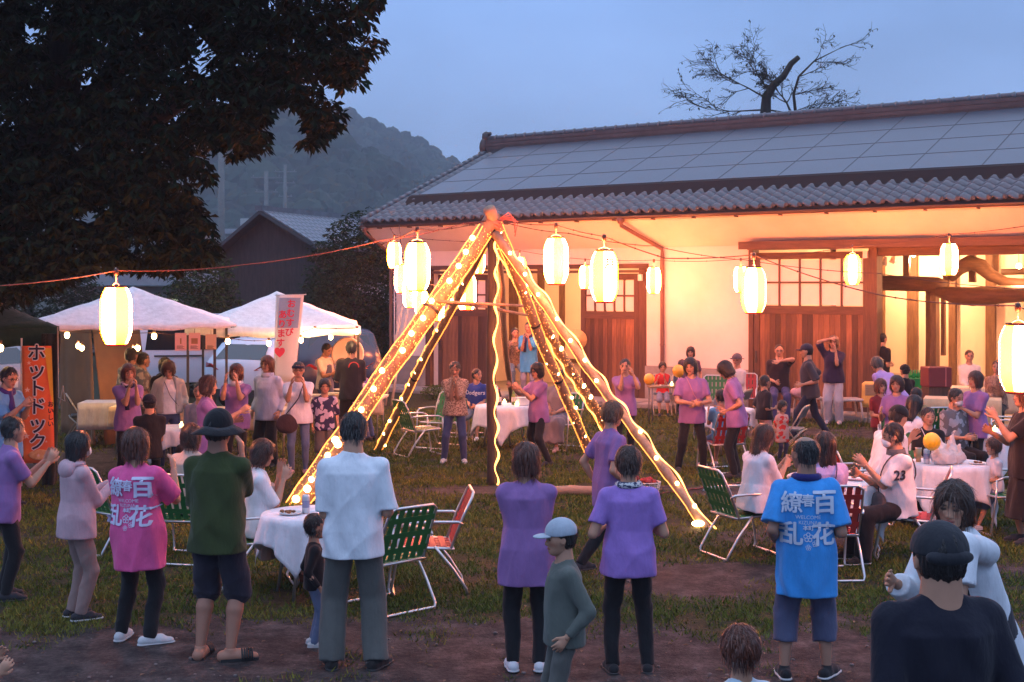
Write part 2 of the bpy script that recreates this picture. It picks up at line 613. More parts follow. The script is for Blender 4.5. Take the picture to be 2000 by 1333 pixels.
def nv(*a): return np.array(a, dtype=np.float64)
def unit(v):
    return v / (np.linalg.norm(v) + 1e-9)
def rotm(yaw=0, pitch=0, roll=0):
    """yaw left, pitch forward/down, roll to the right; columns = right, forward, up"""
    cy, sy = math.cos(R(yaw)), math.sin(R(yaw))
    cp, sp = math.cos(R(-pitch)), math.sin(R(-pitch))
    cr_, sr = math.cos(R(roll)), math.sin(R(roll))
    Rz = np.array([[cy, -sy, 0], [sy, cy, 0], [0, 0, 1]])
    Rx = np.array([[1, 0, 0], [0, cp, -sp], [0, sp, cp]])
    Ry = np.array([[cr_, 0, sr], [0, 1, 0], [-sr, 0, cr_]])
    return Rz @ Rx @ Ry
def ik(a, t, l1, l2, pole):
    d = t - a; D = np.linalg.norm(d)
    D2 = min(max(D, abs(l1 - l2) * 1.05 + 1e-3), (l1 + l2) * 0.985)
    dn = d / (D + 1e-9)
    t = a + dn * D2
    ca = (l1 * l1 + D2 * D2 - l2 * l2) / (2 * l1 * D2)
    p = pole - dn * (pole @ dn)
    p = unit(p)
    e_ = a + dn * (l1 * ca) + p * (l1 * math.sqrt(max(0, 1 - ca * ca)))
    return e_, t

SKIN = (0.44, 0.235, 0.15)
HAIR = {'black': (0.012, 0.010, 0.010), 'brown': (0.045, 0.018, 0.010), 'red': (0.085, 0.022, 0.010), 'grey': (0.07, 0.06, 0.055), 'light': (0.13, 0.06, 0.03)}
# hand targets: x outwards, y forwards, z up from the shoulder line, in body heights
ARMS = {
    'down': ((0.135, 0.03, -0.31), (0.135, 0.03, -0.31)),
    'clap': ((0.014, 0.20, -0.09), (0.014, 0.20, -0.09)),
    'clap_open': ((0.06, 0.20, -0.05), (0.06, 0.20, -0.05)),
    'clap_hi': ((0.05, 0.17, 0.045), (0.05, 0.17, 0.045)),
    'clap_lo': ((0.014, 0.18, -0.15), (0.014, 0.18, -0.15)),
    'waist': ((0.035, 0.13, -0.21), (0.035, 0.13, -0.21)),
    'face': ((0.035, 0.11, 0.03), (0.035, 0.11, 0.03)),
    'lap': ((0.04, 0.17, -0.24), (0.04, 0.17, -0.24)),
    'up': ((0.13, 0.14, 0.10), (0.13, 0.14, 0.10)),
    'cross': ((-0.05, 0.11, -0.13), (-0.05, 0.13, -0.16)),
}
NP = [0]
def person(px, Y, h, yaw, label, pose='stand', arms='down', top=None, bottom=None, shoes=(0.03, 0.03, 0.035), hair=('short', 'black'),
           head=(0, 0, 0), lean=0, leans=0, feet=None, seat=0.43, z0=0.0, w=1.0, skin=SKIN, sex='f', group=None, hat=None, extra=(), twist=0, lod=None, hipz=None, hs_=1.0):
    NP[0] += 1
    sd = NP[0] * 1.37
    top = dict(dict(c=(.3, .15, .45), sleeve='short', hem=0.045, ease=0.0, kind='plain', c2=None), **(top or {}))
    bottom = dict(dict(c=(.012, .012, .014), t='pants', kind='plain', c2=None), **(bottom or {}))
    root = empty('person', (X_(px, Y), Y, z0), R(yaw), label, 'person', group)
    q = lod or (1.0 if Y < 11 else 1.35 if Y < 16 else 1.9 if Y < 23 else 2.4)
    res = 0.0105 * q; rf = 0.0058 * q
    child = max(0.0, 1.45 - h)
    hh = h * (0.142 + child * 0.10)
    hh *= hs_
    # --- skeleton
    if pose == 'sit': pz = seat + 0.055 * h
    else: pz = (hipz or 0.515 - child * 0.03) * h
    pel = nv(0, 0, pz)
    Rt = rotm(twist, lean, leans)
    sl_ = (0.30 - child * 0.01) * h                    # pelvis to shoulder line
    S = pel + Rt @ nv(0, 0, sl_)
    shw = (0.098 if sex == 'f' else 0.101) * h * (1 + (w - 1) * 0.6) * (1 - child * 0.12)
    rt = Rt[:, 0]; fw = Rt[:, 1]; up = Rt[:, 2]
    Nb = S + up * 0.028 * h
    Rh = Rt @ rotm(head[0], head[1] - lean * 0.6, head[2])
    hc = Nb + up * (0.004 - (hs_ - 1) * .22) * h + Rh @ nv(0, 0.10 * hh, 0.58 * hh)
    A = ARMS[arms] if isinstance(arms, str) else tuple(ARMS[a][i] if isinstance(a, str) else a for i, a in enumerate(arms))
    arm = []
    for i, sg in ((0, -1), (1, 1)):                     # left of the figure is -x
        sh = S + rt * sg * shw - up * 0.030 * h
        tx, ty, tz = A[i][:3]
        tg = S + rt * (sg * tx * h) + fw * (ty * h) + up * (tz * h)
        pole = nv(*A[i][3:6]) * np.array([sg, 1, 1]) if len(A[i]) > 3 else nv(sg * 0.28, -0.55, -1.0)
        pole = Rt @ pole
        el, wr = ik(sh, tg, 0.178 * h, 0.150 * h, pole)
        arm.append((sh, el, wr))
    leg = []
    hw = 0.050 * h * (1 + (w - 1) * 0.7)
    L1, L2 = 0.245 * h, 0.235 * h
    if pose != 'sit' and not hipz and not feet:
        tot = (pz - 0.052 * h) * 1.03; L1, L2 = tot * .51, tot * .49
    if feet and not hipz:
        dd = max(np.linalg.norm(nv((-1 if i == 0 else 1) * (feet[i][0] * h) - (-1 if i == 0 else 1) * hw, feet[i][1] * h, pz - .052 * h - (feet[i][2] if len(feet[i]) > 2 else 0) * h)) for i in (0, 1))
        L1, L2 = max(L1, dd * .515), max(L2, dd * .50)
    for i, sg in ((0, -1), (1, 1)):
        hp = pel + nv(sg * hw, 0, -0.01 * h)
        if feet: ft = nv(sg * feet[i][0] * h, feet[i][1] * h, (feet[i][2] if len(feet[i]) > 2 else 0) * h + 0.042 * h)
        elif pose == 'sit': ft = nv(sg * 0.075 * h, 0.255 * h, 0.045 * h)
        else: ft = nv(sg * 0.062 * h, 0, 0.042 * h)
        kn, an = ik(hp, ft, L1, L2, nv(sg * 0.12, 1, 0.9 if pose == 'sit' else 0.0))
        leg.append((hp, kn, an))
    allp = np.array([pel, S, hc] + [x for a in arm for x in a] + [x for a in leg for x in a])
    mg = 0.24 * h + 0.05
    lo = allp.min(0) - mg; hi = allp.max(0) + mg
    ww = w
    # --- body
    body = []
    sk = SDF(lo, hi, res * 1.15)
    sk.cone(S - up * 0.03 * h, Nb, 0.055 * h, 0.036 * h, 0.0)
    nr = 0.031 * h * (1.12 if sex == 'm' else 1.0) * (1 + (w - 1) * 1.6)
    sk.cone(Nb - up * 0.03 * h, hc - Rh @ nv(0, 0.12 * hh, 0.22 * hh), nr * 1.15, nr, 0.02)
    sk.loft(pel, S, rt, [(0, .075 * h * ww, .055 * h), (0.5, .07 * h * ww, .05 * h), (1.0, .08 * h, .04 * h)], 0.02)
    for i, (sh, el, wr) in enumerate(arm):
        sk.cone(sh, el, 0.030 * h * ww, 0.0225 * h * ww, 0.012)
        mid = el + (wr - el) * 0.3
        sk.cone(el, mid, 0.022 * h * ww, 0.0235 * h * ww, 0.008)
        sk.cone(mid, wr, 0.0235 * h * ww, 0.0145 * h * ww, 0.008)
    bare = bottom['t'] in ('shorts', 'skirt', 'crop')
    if bare:
        for (hp, kn, an) in leg:
            sk.cone(hp, kn, 0.045 * h * ww, 0.031 * h * ww, 0.01)
            m2 = kn + (an - kn) * 0.3 - nv(0, 0.010 * h, 0)
            sk.cone(kn, m2, 0.029 * h * ww, 0.0335 * h * ww, 0.012)
            sk.cone(m2, an, 0.0325 * h * ww, 0.0185 * h * ww, 0.012)
    body.append(sk.mesh())
    # hands
    for i, sg in ((0, -1), (1, 1)):
        sh, el, wr = arm[i]
        fd = unit(wr - el)
        if isinstance(arms, str) and arms.startswith('clap') or arms in ('face',):
            fd = unit(fd + up * 0.55)
        nrm = rt * (-sg)
        nrm = unit(nrm - fd * (nrm @ fd))
        sd_ = np.cross(fd, nrm)                          # across the palm
        if sd_ @ (up * 0.6 + fw) < 0: sd_ = -sd_          # thumb side
        k_ = h * (0.92 if child > 0 else 1.0)
        hl = 0.100 * k_
        hs = SDF(wr - 0.13 * k_, wr + 0.13 * k_, rf)
        pc = wr + fd * hl * 0.30
        hs.cone(wr - fd * 0.01 * h, wr + fd * hl * 0.42, 0.0155 * k_, 0.0235 * k_, 0.0, squash=(nrm, 0.5))
        cu = nrm
        for j, (off, ln, r_) in enumerate(((0.0185, .40, .0062), (0.0065, .47, .0064), (-0.0055, .44, .0062), (-0.0165, .35, .0055))):
            b0 = wr + fd * hl * 0.40 + sd_ * off * k_
            b1 = b0 + unit(fd + cu * 0.18 + sd_ * off * 9) * hl * ln * 0.55
            b2 = b1 + unit(fd + cu * 0.65 + sd_ * off * 7) * hl * ln * 0.55
            r2 = max(r_ * k_, rf * 0.62)
            hs.cone(b0, b1, r2 * 1.08, r2, 0.003); hs.cone(b1, b2, r2, r2 * 0.85, 0.002)
        t0 = wr + fd * hl * 0.10 + sd_ * 0.013 * k_
        t1 = t0 + unit(fd * 0.8 + sd_ * 0.8 + nrm * 0.3) * hl * 0.30
        t2 = t1 + unit(fd * 1.0 + sd_ * 0.25 + nrm * 0.4) * hl * 0.26
        r2 = max(0.0075 * k_, rf * 0.65)
        hs.cone(t0, t1, r2 * 1.2, r2, 0.006); hs.cone(t1, t2, r2, r2 * 0.85, 0.002)
        body.append(hs.mesh())
    # head
    def hp_(x, y, z): return hc + Rh @ nv(x * hh, y * hh, z * hh)
    hr = rf * (1.0 if q < 1.2 else 0.95)
    hd = SDF(hc - 0.78 * hh, hc + 0.78 * hh, hr)
    def E(c, r, k, op='u'): hd.ell(hp_(*c), [a * hh for a in r], k * hh, rot=Rh, op=op)
    E((0, -.045, .11), (.345, .415, .385), 0)
    E((0, .06, -.16), (.275, .30, .335), .12)
    E((0, .22, -.36), (.13, .125, .115), .12)
    E((0, .05, -.02), (.335, .33, .26), .08)                    # cheekbones
    hd.cone(hp_(0, .335, .0), hp_(0, .405, -.135), .030 * hh, .052 * hh, .05 * hh)   # nose
    E((.05, .37, -.155), (.035, .04, .03), .03); E((-.05, .37, -.155), (.035, .04, .03), .03)
    E((.135, .375, .01), (.085, .07, .05), .07, 's'); E((-.135, .375, .01), (.085, .07, .05), .07, 's')
    E((.135, .285, .0), (.075, .07, .055), .02); E((-.135, .285, .0), (.075, .07, .055), .02)
    E((0, .335, -.265), (.095, .045, .030), .04)                # lips
    for sg in (-1, 1):
        E((sg * .35, -.02, -.04), (.035, .075, .115), .03)
        E((sg * .375, .0, -.03), (.012, .035, .06), .02, 's')
    body.append(hd.mesh())
    V, Q = join_vq(body)
    C = np.tile(np.array(skin, dtype=np.float32), (len(V), 1))
    loc = (V - hc) @ Rh / hh
    ax_, ay_, az_ = loc[:, 0], loc[:, 1], loc[:, 2]
    nearh = (np.abs(loc) < 0.9).all(1)
    def dab(cx, cz, rx, rz, c, ymin=.15, both=True, soft=0.55):
        for sg in ((-1, 1) if both else (1,)):
            d = ((ax_ - sg * cx) / rx)**2 + ((az_ - cz) / rz)**2
            wgt = np.clip((1.25 - d) / soft, 0, 1) * (ay_ > ymin) * nearh
            C[:] = C * (1 - wgt[:, None]) + np.array(c, dtype=np.float32) * wgt[:, None]
    dab(0, -.265, .12, .042, (.36, .10, .085), both=False)
    dab(0, -.268, .11, .010, (.10, .03, .03), both=False)
    dab(.21, -.13, .10, .08, (skin[0] * 1.02, skin[1] * .82, skin[2] * .80), soft=1.2)
    dab(.140, .088, .088, .020, (.05, .028, .02))
    dab(.138, .002, .075, .030, (.035, .02, .016))
    me = np_mesh('body', V, Q, C)
    bo = link_mesh('body', me, attr_mat('skin', 0.55, 0.35), root)
    # --- hair
    st, hcname = hair
    if st != 'none':
        hm = mat('hair_' + hcname, HAIR[hcname], rough=0.42, var=0.5, vscale=30, bump=0.8, bscale=60, stretch=(3.0, 3.0, 0.35), spec=0.5)
        hs = SDF(hc - np.array([.95, .95, 1.7 if st == 'long' else .95]) * hh, hc + .8 * hh, hr * 1.1)
        def EH(c, r, k=0, op='u'): hs.ell(hp_(*c), [a * hh for a in r], k * hh, rot=Rh, op=op)
        thick = {'short': 0.028, 'shortf': 0.065, 'bob': 0.075, 'long': 0.065, 'bald': 0.012, 'crop': 0.02}[st]
        EH((0, -.085 if st in ('short', 'crop') else -.055, .125), (.352 + thick, .41 + thick, .395 + thick))
        if st in ('short', 'crop', 'bald'):
            EH((0, -.16, -.10), (.30 + thick, .27 + thick, .26), .08)
        if st == 'shortf':
            EH((0, -.14, -.08), (.375, .33, .30), .10)
            EH((0, .0, .05), (.40, .36, .30), .06)
        if st == 'bob':
            EH((0, -.08, -.13), (.44, .40, .40), .12)
            EH((0, -.16, -.30), (.41, .30, .22), .10)
        if st == 'long':
            EH((0, -.08, -.12), (.41, .39, .40), .12)
            hs.loft(hp_(0, -.22, .0), hp_(0, -.34, -1.12), Rh[:, 0], [(0, .36 * hh, .24 * hh), (.5, .38 * hh, .19 * hh), (.85, .34 * hh, .13 * hh), (1, .26 * hh, .07 * hh)], .08 * hh)
        # open the face
        fz = -.30 if st != 'bald' else .30
        EH((0, .52, -.20), (.285 if st in ('bob', 'long', 'shortf') else .36, .50, .40 if st != 'bald' else .62), .04, 's')
        EH((0, .40, -.62), (.34, .42, .40), .04, 's')
        if st in ('short', 'crop'): EH((0, .50, -.02), (.27, .34, .32), .05, 's')
        if st == 'bald': EH((0, .10, .52), (.26, .40, .34), .08, 's')
        if st in ('short', 'crop', 'bald'):
            for sg in (-1, 1): EH((sg * .38, .10, -.16), (.10, .20, .22), .04, 's')
        i_, j_, k_ = np.nonzero(np.abs(hs.f) < 0.03)
        pts = np.stack([hs.ax[0][i_], hs.ax[1][j_], hs.ax[2][k_]], 1) - hc
        lp = pts @ Rh / hh
        th = np.arctan2(lp[:, 0], lp[:, 1] + .05)
        amp = 0.011 if st not in ('bald', 'crop') else 0.004
        hs.f[i_, j_, k_] += (hh * amp * (np.sin(th * 13 + 3 * np.sin(lp[:, 2] * 4 + sd)) + 0.8 * np.sin(th * 29 + 2 * np.sin(lp[:, 2] * 6 + sd * 2)) + 0.9 * np.sin(lp[:, 2] * 11 + th * 5 + sd))).astype(np.float32)
        V, Q = hs.mesh()
        if len(V): link_mesh('hair', np_mesh('hair', V, Q), hm, root)
        if len(V) and Y < 24 and not hat:
            ns_ = 620 if Y < 14 else 260
            if st in ('bald', 'crop'): ns_ //= 2
            p = V[rng.integers(0, len(V), ns_)].astype(np.float64)
            drop = Rh[:, 2] * -1.0
            wd = (.0016 + .0016 * rng.random(ns_)) * (1 if Y < 14 else 1.8); stepl = hh * ({'long': .09, 'bob': .06}.get(st, .034)) * (.6 + .8 * rng.random(ns_)); lift = .010 * hh + .03 * hh * rng.random(ns_)**4
            wob = rng.normal(0, .35, (ns_, 3)); rows = []
            p = p + (p - hc) / np.linalg.norm(p - hc, axis=1)[:, None] * .001
            for k5 in range(5):
                nr_ = p - (hc + Rh[:, 2] * .05 * hh); below = (nr_ @ Rh[:, 2] < 0); nr_ = nr_ - np.where(below, nr_ @ Rh[:, 2], 0)[:, None] * Rh[:, 2]; nr_ /= np.linalg.norm(nr_, axis=1)[:, None] + 1e-9
                tg_ = drop + .25 * wob * (k5 / 4) - (Rh[:, 1] * .25); tg_ = tg_ - nr_ * (tg_ * nr_).sum(1)[:, None]; tg_ /= np.linalg.norm(tg_, axis=1)[:, None] + 1e-9
                sdv_ = np.cross(tg_, nr_) * (wd * (1 - k5 * .2))[:, None]
                rows.append(p - sdv_); rows.append(p + sdv_)
                p = p + tg_ * stepl[:, None] + nr_ * (lift * .5)[:, None]
            SV = np.stack(rows, 1).reshape(-1, 3); b10 = np.arange(ns_)[:, None] * 10
            SQ = np.concatenate([b10 + np.array([2 * k5, 2 * k5 + 1, 2 * k5 + 3, 2 * k5 + 2])[None] for k5 in range(4)])
            sc_ = np.repeat(np.array(HAIR[hcname])[None] * (.55 + 1.5 * rng.random(ns_)**2)[:, None], 10, 0)
            so_ = link_mesh('hair_strands', np_mesh('hair_strands', SV, SQ, sc_), attr_mat('hair_strand', .38, .5), root); so_['kind'] = 'stuff'
    # --- trousers
    bt = bottom['t']
    rp = {'pants': (.052, .041, .031), 'wide': (.056, .054, .049), 'slim': (.050, .036, .025), 'shorts': (.056, .054, .053), 'crop': (.056, .053, .048), 'skirt': (.06, .06, .06)}[bt]
    ps = SDF(lo, hi, res)
    pw = (.090 if sex == 'm' else .094) * h * ww
    pd = .066 * h * ww
    if bt == 'skirt':
        if pose == 'sit':
            for (hp, kn, an) in leg:
                ps.cone(hp, kn, .075 * h, .075 * h, .05)
                ps.cone(kn + nv(0, .01, 0), an + nv(0, 0, .05 * h), .075 * h, .085 * h, .06, flat=True)
            ps.cone((leg[0][0] + leg[1][0]) / 2, (leg[0][1] + leg[1][1]) / 2, .08 * h, .08 * h, .05)
            m1 = (leg[0][1] + leg[1][1]) / 2; m2 = (leg[0][2] + leg[1][2]) / 2 + nv(0, 0, .05 * h)
            ps.cone(m1, m2, .08 * h, .12 * h, .05, flat=True)
        else:
            ps.loft(nv(0, 0, .16 * h), pel + nv(0, 0, .08 * h), rt, [(0, .135 * h, .12 * h), (.6, .11 * h, .09 * h), (1, .08 * h, .06 * h)], 0)
    else:
        ps.loft(pel - nv(0, 0, .05 * h), pel + up * .09 * h, rt, [(0, pw * .98, pd), (.45, pw, pd * 1.06), (1, pw * .86, pd * .86)], 0)
        for (hp, kn, an) in leg:
            ps.cone(hp + nv(0, 0, -.005), kn, rp[0] * h * ww, rp[1] * h * ww, .022)
            if bt == 'shorts':
                e2 = kn + (an - kn) * 0.10
                ps.cone(kn, e2, rp[1] * h * ww, rp[2] * h * ww * 1.05, .01, flat=True)
            elif bt == 'crop':
                e2 = kn + (an - kn) * 0.55
                ps.cone(kn, e2, rp[1] * h * ww, rp[2] * h * ww, .01, flat=True)
            else:
                e2 = an + unit(an - kn) * .012 * h
                ps.cone(kn, e2, rp[1] * h * ww, rp[2] * h * ww, .012, flat=True)
    am = .0055 if bt in ('slim', 'pants') else .0055
    if bt == 'skirt': am = .009
    ps.wrinkle(am * h / 1.55, (26, 24, 20) if bt not in ('wide', 'skirt') else (34, 30, 4), sd)
    V, Q = ps.mesh()
    pname = {'skirt': 'skirt', 'shorts': 'shorts', 'crop': 'shorts'}.get(bt, 'trousers')
    link_mesh(pname, np_mesh(pname, V, Q), cloth(bottom['c'], bottom['kind'], bottom['c2']), root)
    # --- top
    tsd = SDF(lo, hi, res)
    ea = top['ease'] * h
    hem = top['hem'] * h
    base = pel - up * hem if pose != 'sit' else pel - up * min(hem, 0.03 * h)
    if pose != 'sit' and hem > 0.1 * h: base = pel - nv(0, 0, hem)
    sw, dw = ((.113 if sex == 'f' else .106) * h * ww + ea), (.084 * h * ww + ea)
    if sex == 'm': ch, be = (.102 * h * ww + ea, .076 * h * ww + ea), (.098 * h * ww + ea, .074 * h * (ww * 1.08) + ea)
    else: ch, be = (.099 * h * ww + ea, .076 * h * ww + ea), (.094 * h * ww + ea, .070 * h * ww + ea)
    Lt = np.linalg.norm(S + up * .03 * h - base)
    def tt(zz): return (zz * h - (-hem)) / Lt if pose != 'sit' else (zz * h + min(hem, .03 * h)) / Lt
    stn = [(0, sw * 1.03, dw * 1.03), (tt(.03), sw, dw), (tt(.12), be[0], be[1], .004 * h), (tt(.20), ch[0], ch[1], (.010 if sex == 'f' else .004) * h),
           (tt(.250), ch[0] * .98, ch[1] * .92), (tt(.280), ch[0] * .80, ch[1] * .74), (tt(.308), shw * .58, .046 * h), (1, .040 * h, .038 * h)]
    stn = sorted(stn, key=lambda q_: q_[0])
    tsd.loft(base - up * .02 * h, S + up * .034 * h, rt, [((q_[0] * Lt + .02 * h) / (Lt + .02 * h),) + tuple(q_[1:]) if q_[0] > 0 else (0,) + tuple(q_[1:]) for q_ in stn], 0, p=2.2)
    slv = top['sleeve']
    for i, (sh, el, wr) in enumerate(arm):
        tsd.cone(S + up * .004 * h, sh + up * .002 * h, .026 * h, .032 * h * ww, .03)
        rs = (.036 * h + ea * .3) * (1 + (ww - 1) * .7)
        if slv == 'none': continue
        if slv == 'short': e1 = sh + (el - sh) * .74; tsd.cone(sh, e1, rs, rs * 1.02, .03, flat=True)
        elif slv == 'half': e1 = sh + (el - sh) * .95; tsd.cone(sh, e1, rs * 1.0, rs * 1.12, .03, flat=True)
        elif slv == 'coat':
            e1 = sh + (el - sh) * .86; tsd.cone(sh, e1, rs * 1.05, rs * 1.28, .03, flat=True)
        else:
            tsd.cone(sh, el, rs, rs * .84, .03)
            e1 = el + (wr - el) * (.96 if slv == 'long' else .45)
            tsd.cone(el, e1, rs * .84, rs * .66, .012, flat=True)
    hb = float((base @ up))
    def gr(x, y, z):
        return 0.6 + 0.5 * np.clip(1 - (z - base[2]) / (0.30 * h), 0, 1)
    tsd.wrinkle((.0048 if top['ease'] < .012 else .0075) * 1.7 * h / 1.55, (22, 20, 9) if hem < .1 * h else (30, 26, 3), sd + 2, gr)
    if not (pose == 'sit' or lean > 30): tsd.cut(base, -up)
    # neckline
    tsd.ell(Nb + fw * .030 * h + up * .018 * h, (.048 * h, .048 * h, .040 * h), .004, op='s')
    V, Q = tsd.mesh()
    nm = top.get('name', 'shirt')
    shirt = link_mesh(nm, np_mesh(nm, V, Q), cloth(top['c'], top['kind'], top['c2']), root)
    # --- shoes
    for i, sg in ((0, -1), (1, 1)):
        hp, kn, an = leg[i]
        fdv = nv(sg * 0.16, 1, 0); fdv /= np.linalg.norm(fdv)
        if feet and len(feet[i]) > 3: fdv = unit(nv(feet[i][3] * sg, feet[i][4], 0))
        g0 = nv(an[0], an[1], an[2] - .042 * h)
        sandal = shoes == 'sandal'
        ss = SDF(g0 - nv(.16, .16, .03) * h / 1.2, g0 + nv(.16, .16, .16) * h / 1.2, rf * 1.25)
        kf = h * (1.08 if child > 0.1 else 1)
        hl_, tl = g0 - fdv * .030 * kf, g0 + fdv * .100 * kf
        ss.cone(hl_ + nv(0, 0, .020 * kf), g0 + fdv * .05 * kf + nv(0, 0, .022 * kf), .024 * kf, .026 * kf, .01)
        ss.cone(g0 + fdv * .05 * kf + nv(0, 0, .018 * kf), tl - fdv * .008 * kf + nv(0, 0, .013 * kf), .028 * kf, .021 * kf, .012, squash=((0, 0, 1), .75))
        ss.cone(g0 + nv(0, 0, .025 * kf), g0 + nv(0, 0, .052 * kf), .026 * kf, .0215 * kf, .012, flat=True)
        ss.cut(g0, (0, 0, -1))
        V, Q = ss.mesh()
        if sandal:
            so = link_mesh('foot', np_mesh('foot', V, Q, np.tile(np.array(skin, dtype=np.float32), (len(V), 1))), attr_mat('skin'), root)
            mb = MB(); 
            pts = [g0 - fdv * .04 * kf, g0 + fdv * .11 * kf]
            sdv = np.cross(fdv, [0, 0, 1])
            vs = [Vector(p + sdv * x * kf + nv(0, 0, z)) for z in (.002, .022) for p, x in ((pts[0], -.024), (pts[0], .024), (pts[1], .030), (pts[1], -.030))]
            mb.add(vs, [(3, 2, 1, 0), (4, 5, 6, 7), (0, 1, 5, 4), (1, 2, 6, 5), (2, 3, 7, 6), (3, 0, 4, 7)])
            arc = [g0 + fdv * .065 * kf + sdv * math.cos(a) * .033 * kf + nv(0, 0, .012 + math.sin(a) * .040 * kf) for a in np.linspace(0, PI, 9)]
            for off in (-.02, -.01, 0, .01, .02): mb.tube([a + fdv * off * kf for a in arc], .007, 6)
            mb.build('sandal', mat('sandal', (.015, .014, .014), .6), root)
        else:
            link_mesh('shoe', np_mesh('shoe', V, Q), cloth(shoes), root)
            if Y < 16:
                s2 = SDF(g0 - nv(.16, .16, .03) * h / 1.2, g0 + nv(.16, .16, .1) * h / 1.2, rf * 1.25)
                s2.cone(hl_ + nv(0, 0, .008), g0 + fdv * .04 * kf + nv(0, 0, .008), .027 * kf, .028 * kf, .01)
                s2.cone(g0 + fdv * .04 * kf + nv(0, 0, .008), tl - fdv * .006 * kf + nv(0, 0, .008), .030 * kf, .025 * kf, .01)
                s2.cut(g0, (0, 0, -1)); s2.cut(g0 + nv(0, 0, .014), (0, 0, 1))
                V, Q = s2.mesh()
                link_mesh('sole', np_mesh('sole', V, Q), mat('white_rubber', (.5, .5, .5), .6) if sum(shoes) > .3 or 'wsole' in extra else mat('dark_rubber', (.03, .03, .03), .6), root)
    ctx = dict(root=root, S=S, Nb=Nb, pel=pel, up=up, fw=fw, rt=rt, h=h, hh=hh, hc=hc, Rh=Rh, hp=hp_, arm=arm, leg=leg, shw=shw, hr=hr, res=res, shirt=shirt, ww=ww, ea=ea, lo=lo, hi=hi, base=base, Y=Y, sd=sd)
    if hat: make_hat(ctx, hat)
    for ex in extra:
        if isinstance(ex, tuple): EXTRAS[ex[0]](ctx, *ex[1:])
    return ctx

def make_hat(c, hat):
    kind, colr = hat[0], hat[1]
    hh, hc, Rh, hp = c['hh'], c['hc'], c['Rh'], c['hp']
    s = SDF(hc - 1.0 * hh, hc + 1.0 * hh, c['hr'] * 1.1)
    def E(cc, r, k=0, op='u'): s.ell(hp(*cc), [a * hh for a in r], k * hh, rot=Rh, op=op)
    m = cloth(colr)
    if kind in ('cap', 'capback'):
        E((0, -.05, .15), (.415, .475, .43))
        s.cut(hp(0, 0, .10), -Rh[:, 2])
        V, Q = s.mesh(); o = link_mesh('cap', np_mesh('cap', V, Q), m, c['root'])
        s = SDF(hc - 1.0 * hh, hc + 1.0 * hh, c['hr'] * 0.9)
        sg = 1 if kind == 'cap' else -1
        if kind == 'cap': E((0, .44, .10), (.30, .34, .055))
        else: E((0, -.40, .10), (.36, .16, .13))
        s.ell(hp(0, -.05, .17), [.395 * hh, .455 * hh, .30 * hh], .01, rot=Rh, op='s') if kind == 'cap' else None
        V, Q = s.mesh(); link_mesh('brim', np_mesh('brim', V, Q), m, o)
    elif kind == 'band':
        E((0, -.05, .13), (.43, .50, .40))
        s.cut(hp(0, 0, .30), Rh[:, 2]); s.cut(hp(0, .1, .12), -Rh[:, 2])
        V, Q = s.mesh(); link_mesh('head_scarf', np_mesh('head_scarf', V, Q), m, c['root'])
    else:
        E((0, -.05, .16), (.42, .48, .48 if kind == 'bucket' else .42))
        s.cut(hp(0, 0, .10), -Rh[:, 2])
        V, Q = s.mesh(); o = link_mesh('hat', np_mesh('hat', V, Q), m, c['root'])
        mb = MB(); n = 28; ri, ro, dz = (.41, .76, -.20) if kind == 'bucket' else (.41, .60, -.02)
        vs = []
        for lay, (r, z) in enumerate(((ri, .14), ((ri + ro) / 2, .14 + dz * .45), (ro, .14 + dz), (ro, .12 + dz), ((ri + ro) / 2, .12 + dz * .45), (ri, .12))):
            for k in range(n):
                a = 2 * PI * k / n
                vs.append(hp(r * math.cos(a), r * 1.1 * math.sin(a) - .05, z + .025 * math.sin(a * 3 + 1)))
        fs = [(i * n + k, i * n + (k + 1) % n, ((i + 1) % 6) * n + (k + 1) % n, ((i + 1) % 6) * n + k) for i in range(6) for k in range(n)]
        mb.add(vs, fs, True); mb.build('brim', m, o)

def ex_strap(c, colr, side=1, bag=None, bagsize=(.26, .10, .20), drop=0.02, bagpos=None):
    h = c['h']; S, pel, rt, fw, up = c['S'], c['pel'], c['rt'], c['fw'], c['up']
    pts = []
    ew = (.118 * h * c['ww'] + c['ea']); ed = (.098 * h * c['ww'] + c['ea'])
    for a in np.linspace(0, 2 * PI, 26):
        # loop tilted from one shoulder to the other hip
        hz = math.cos(a)                             # 1 at the shoulder, -1 at the hip
        x = side * hz * (.055 * h if hz > 0 else ew)
        y = math.sin(a) * ed
        z = (sl := .165 * h) + hz * (.155 * h if hz > 0 else .165 * h - drop * h)
        pts.append(Vector(pel + rt * x + fw * y + up * z))
    mb = MB(); mb.tube(pts, .007 if bag else .005, 6)
    mb.build('strap', mat('strap_%.2f_%.2f' % (colr[0], colr[2]), colr, .6), c['root'])
    if bag:
        bp = bagpos or (-side * .10, .09, -.02)
        b = SDF(c['lo'] - .1, c['hi'] + .1, c['res'])
        cc = pel + rt * bp[0] * h + fw * bp[1] * h + up * bp[2] * h
        b.ell(cc, (bagsize[0] / 2, bagsize[1] / 2, bagsize[2] / 2), 0)
        b.ell(cc - up * bagsize[2] * .18, (bagsize[0] / 2, bagsize[1] / 2, bagsize[2] / 2.6), .03)
        b.wrinkle(.004, (25, 25, 25), c['sd'])
        V, Q = b.mesh(); link_mesh('bag', np_mesh('bag', V, Q), cloth(bag), c['root'])
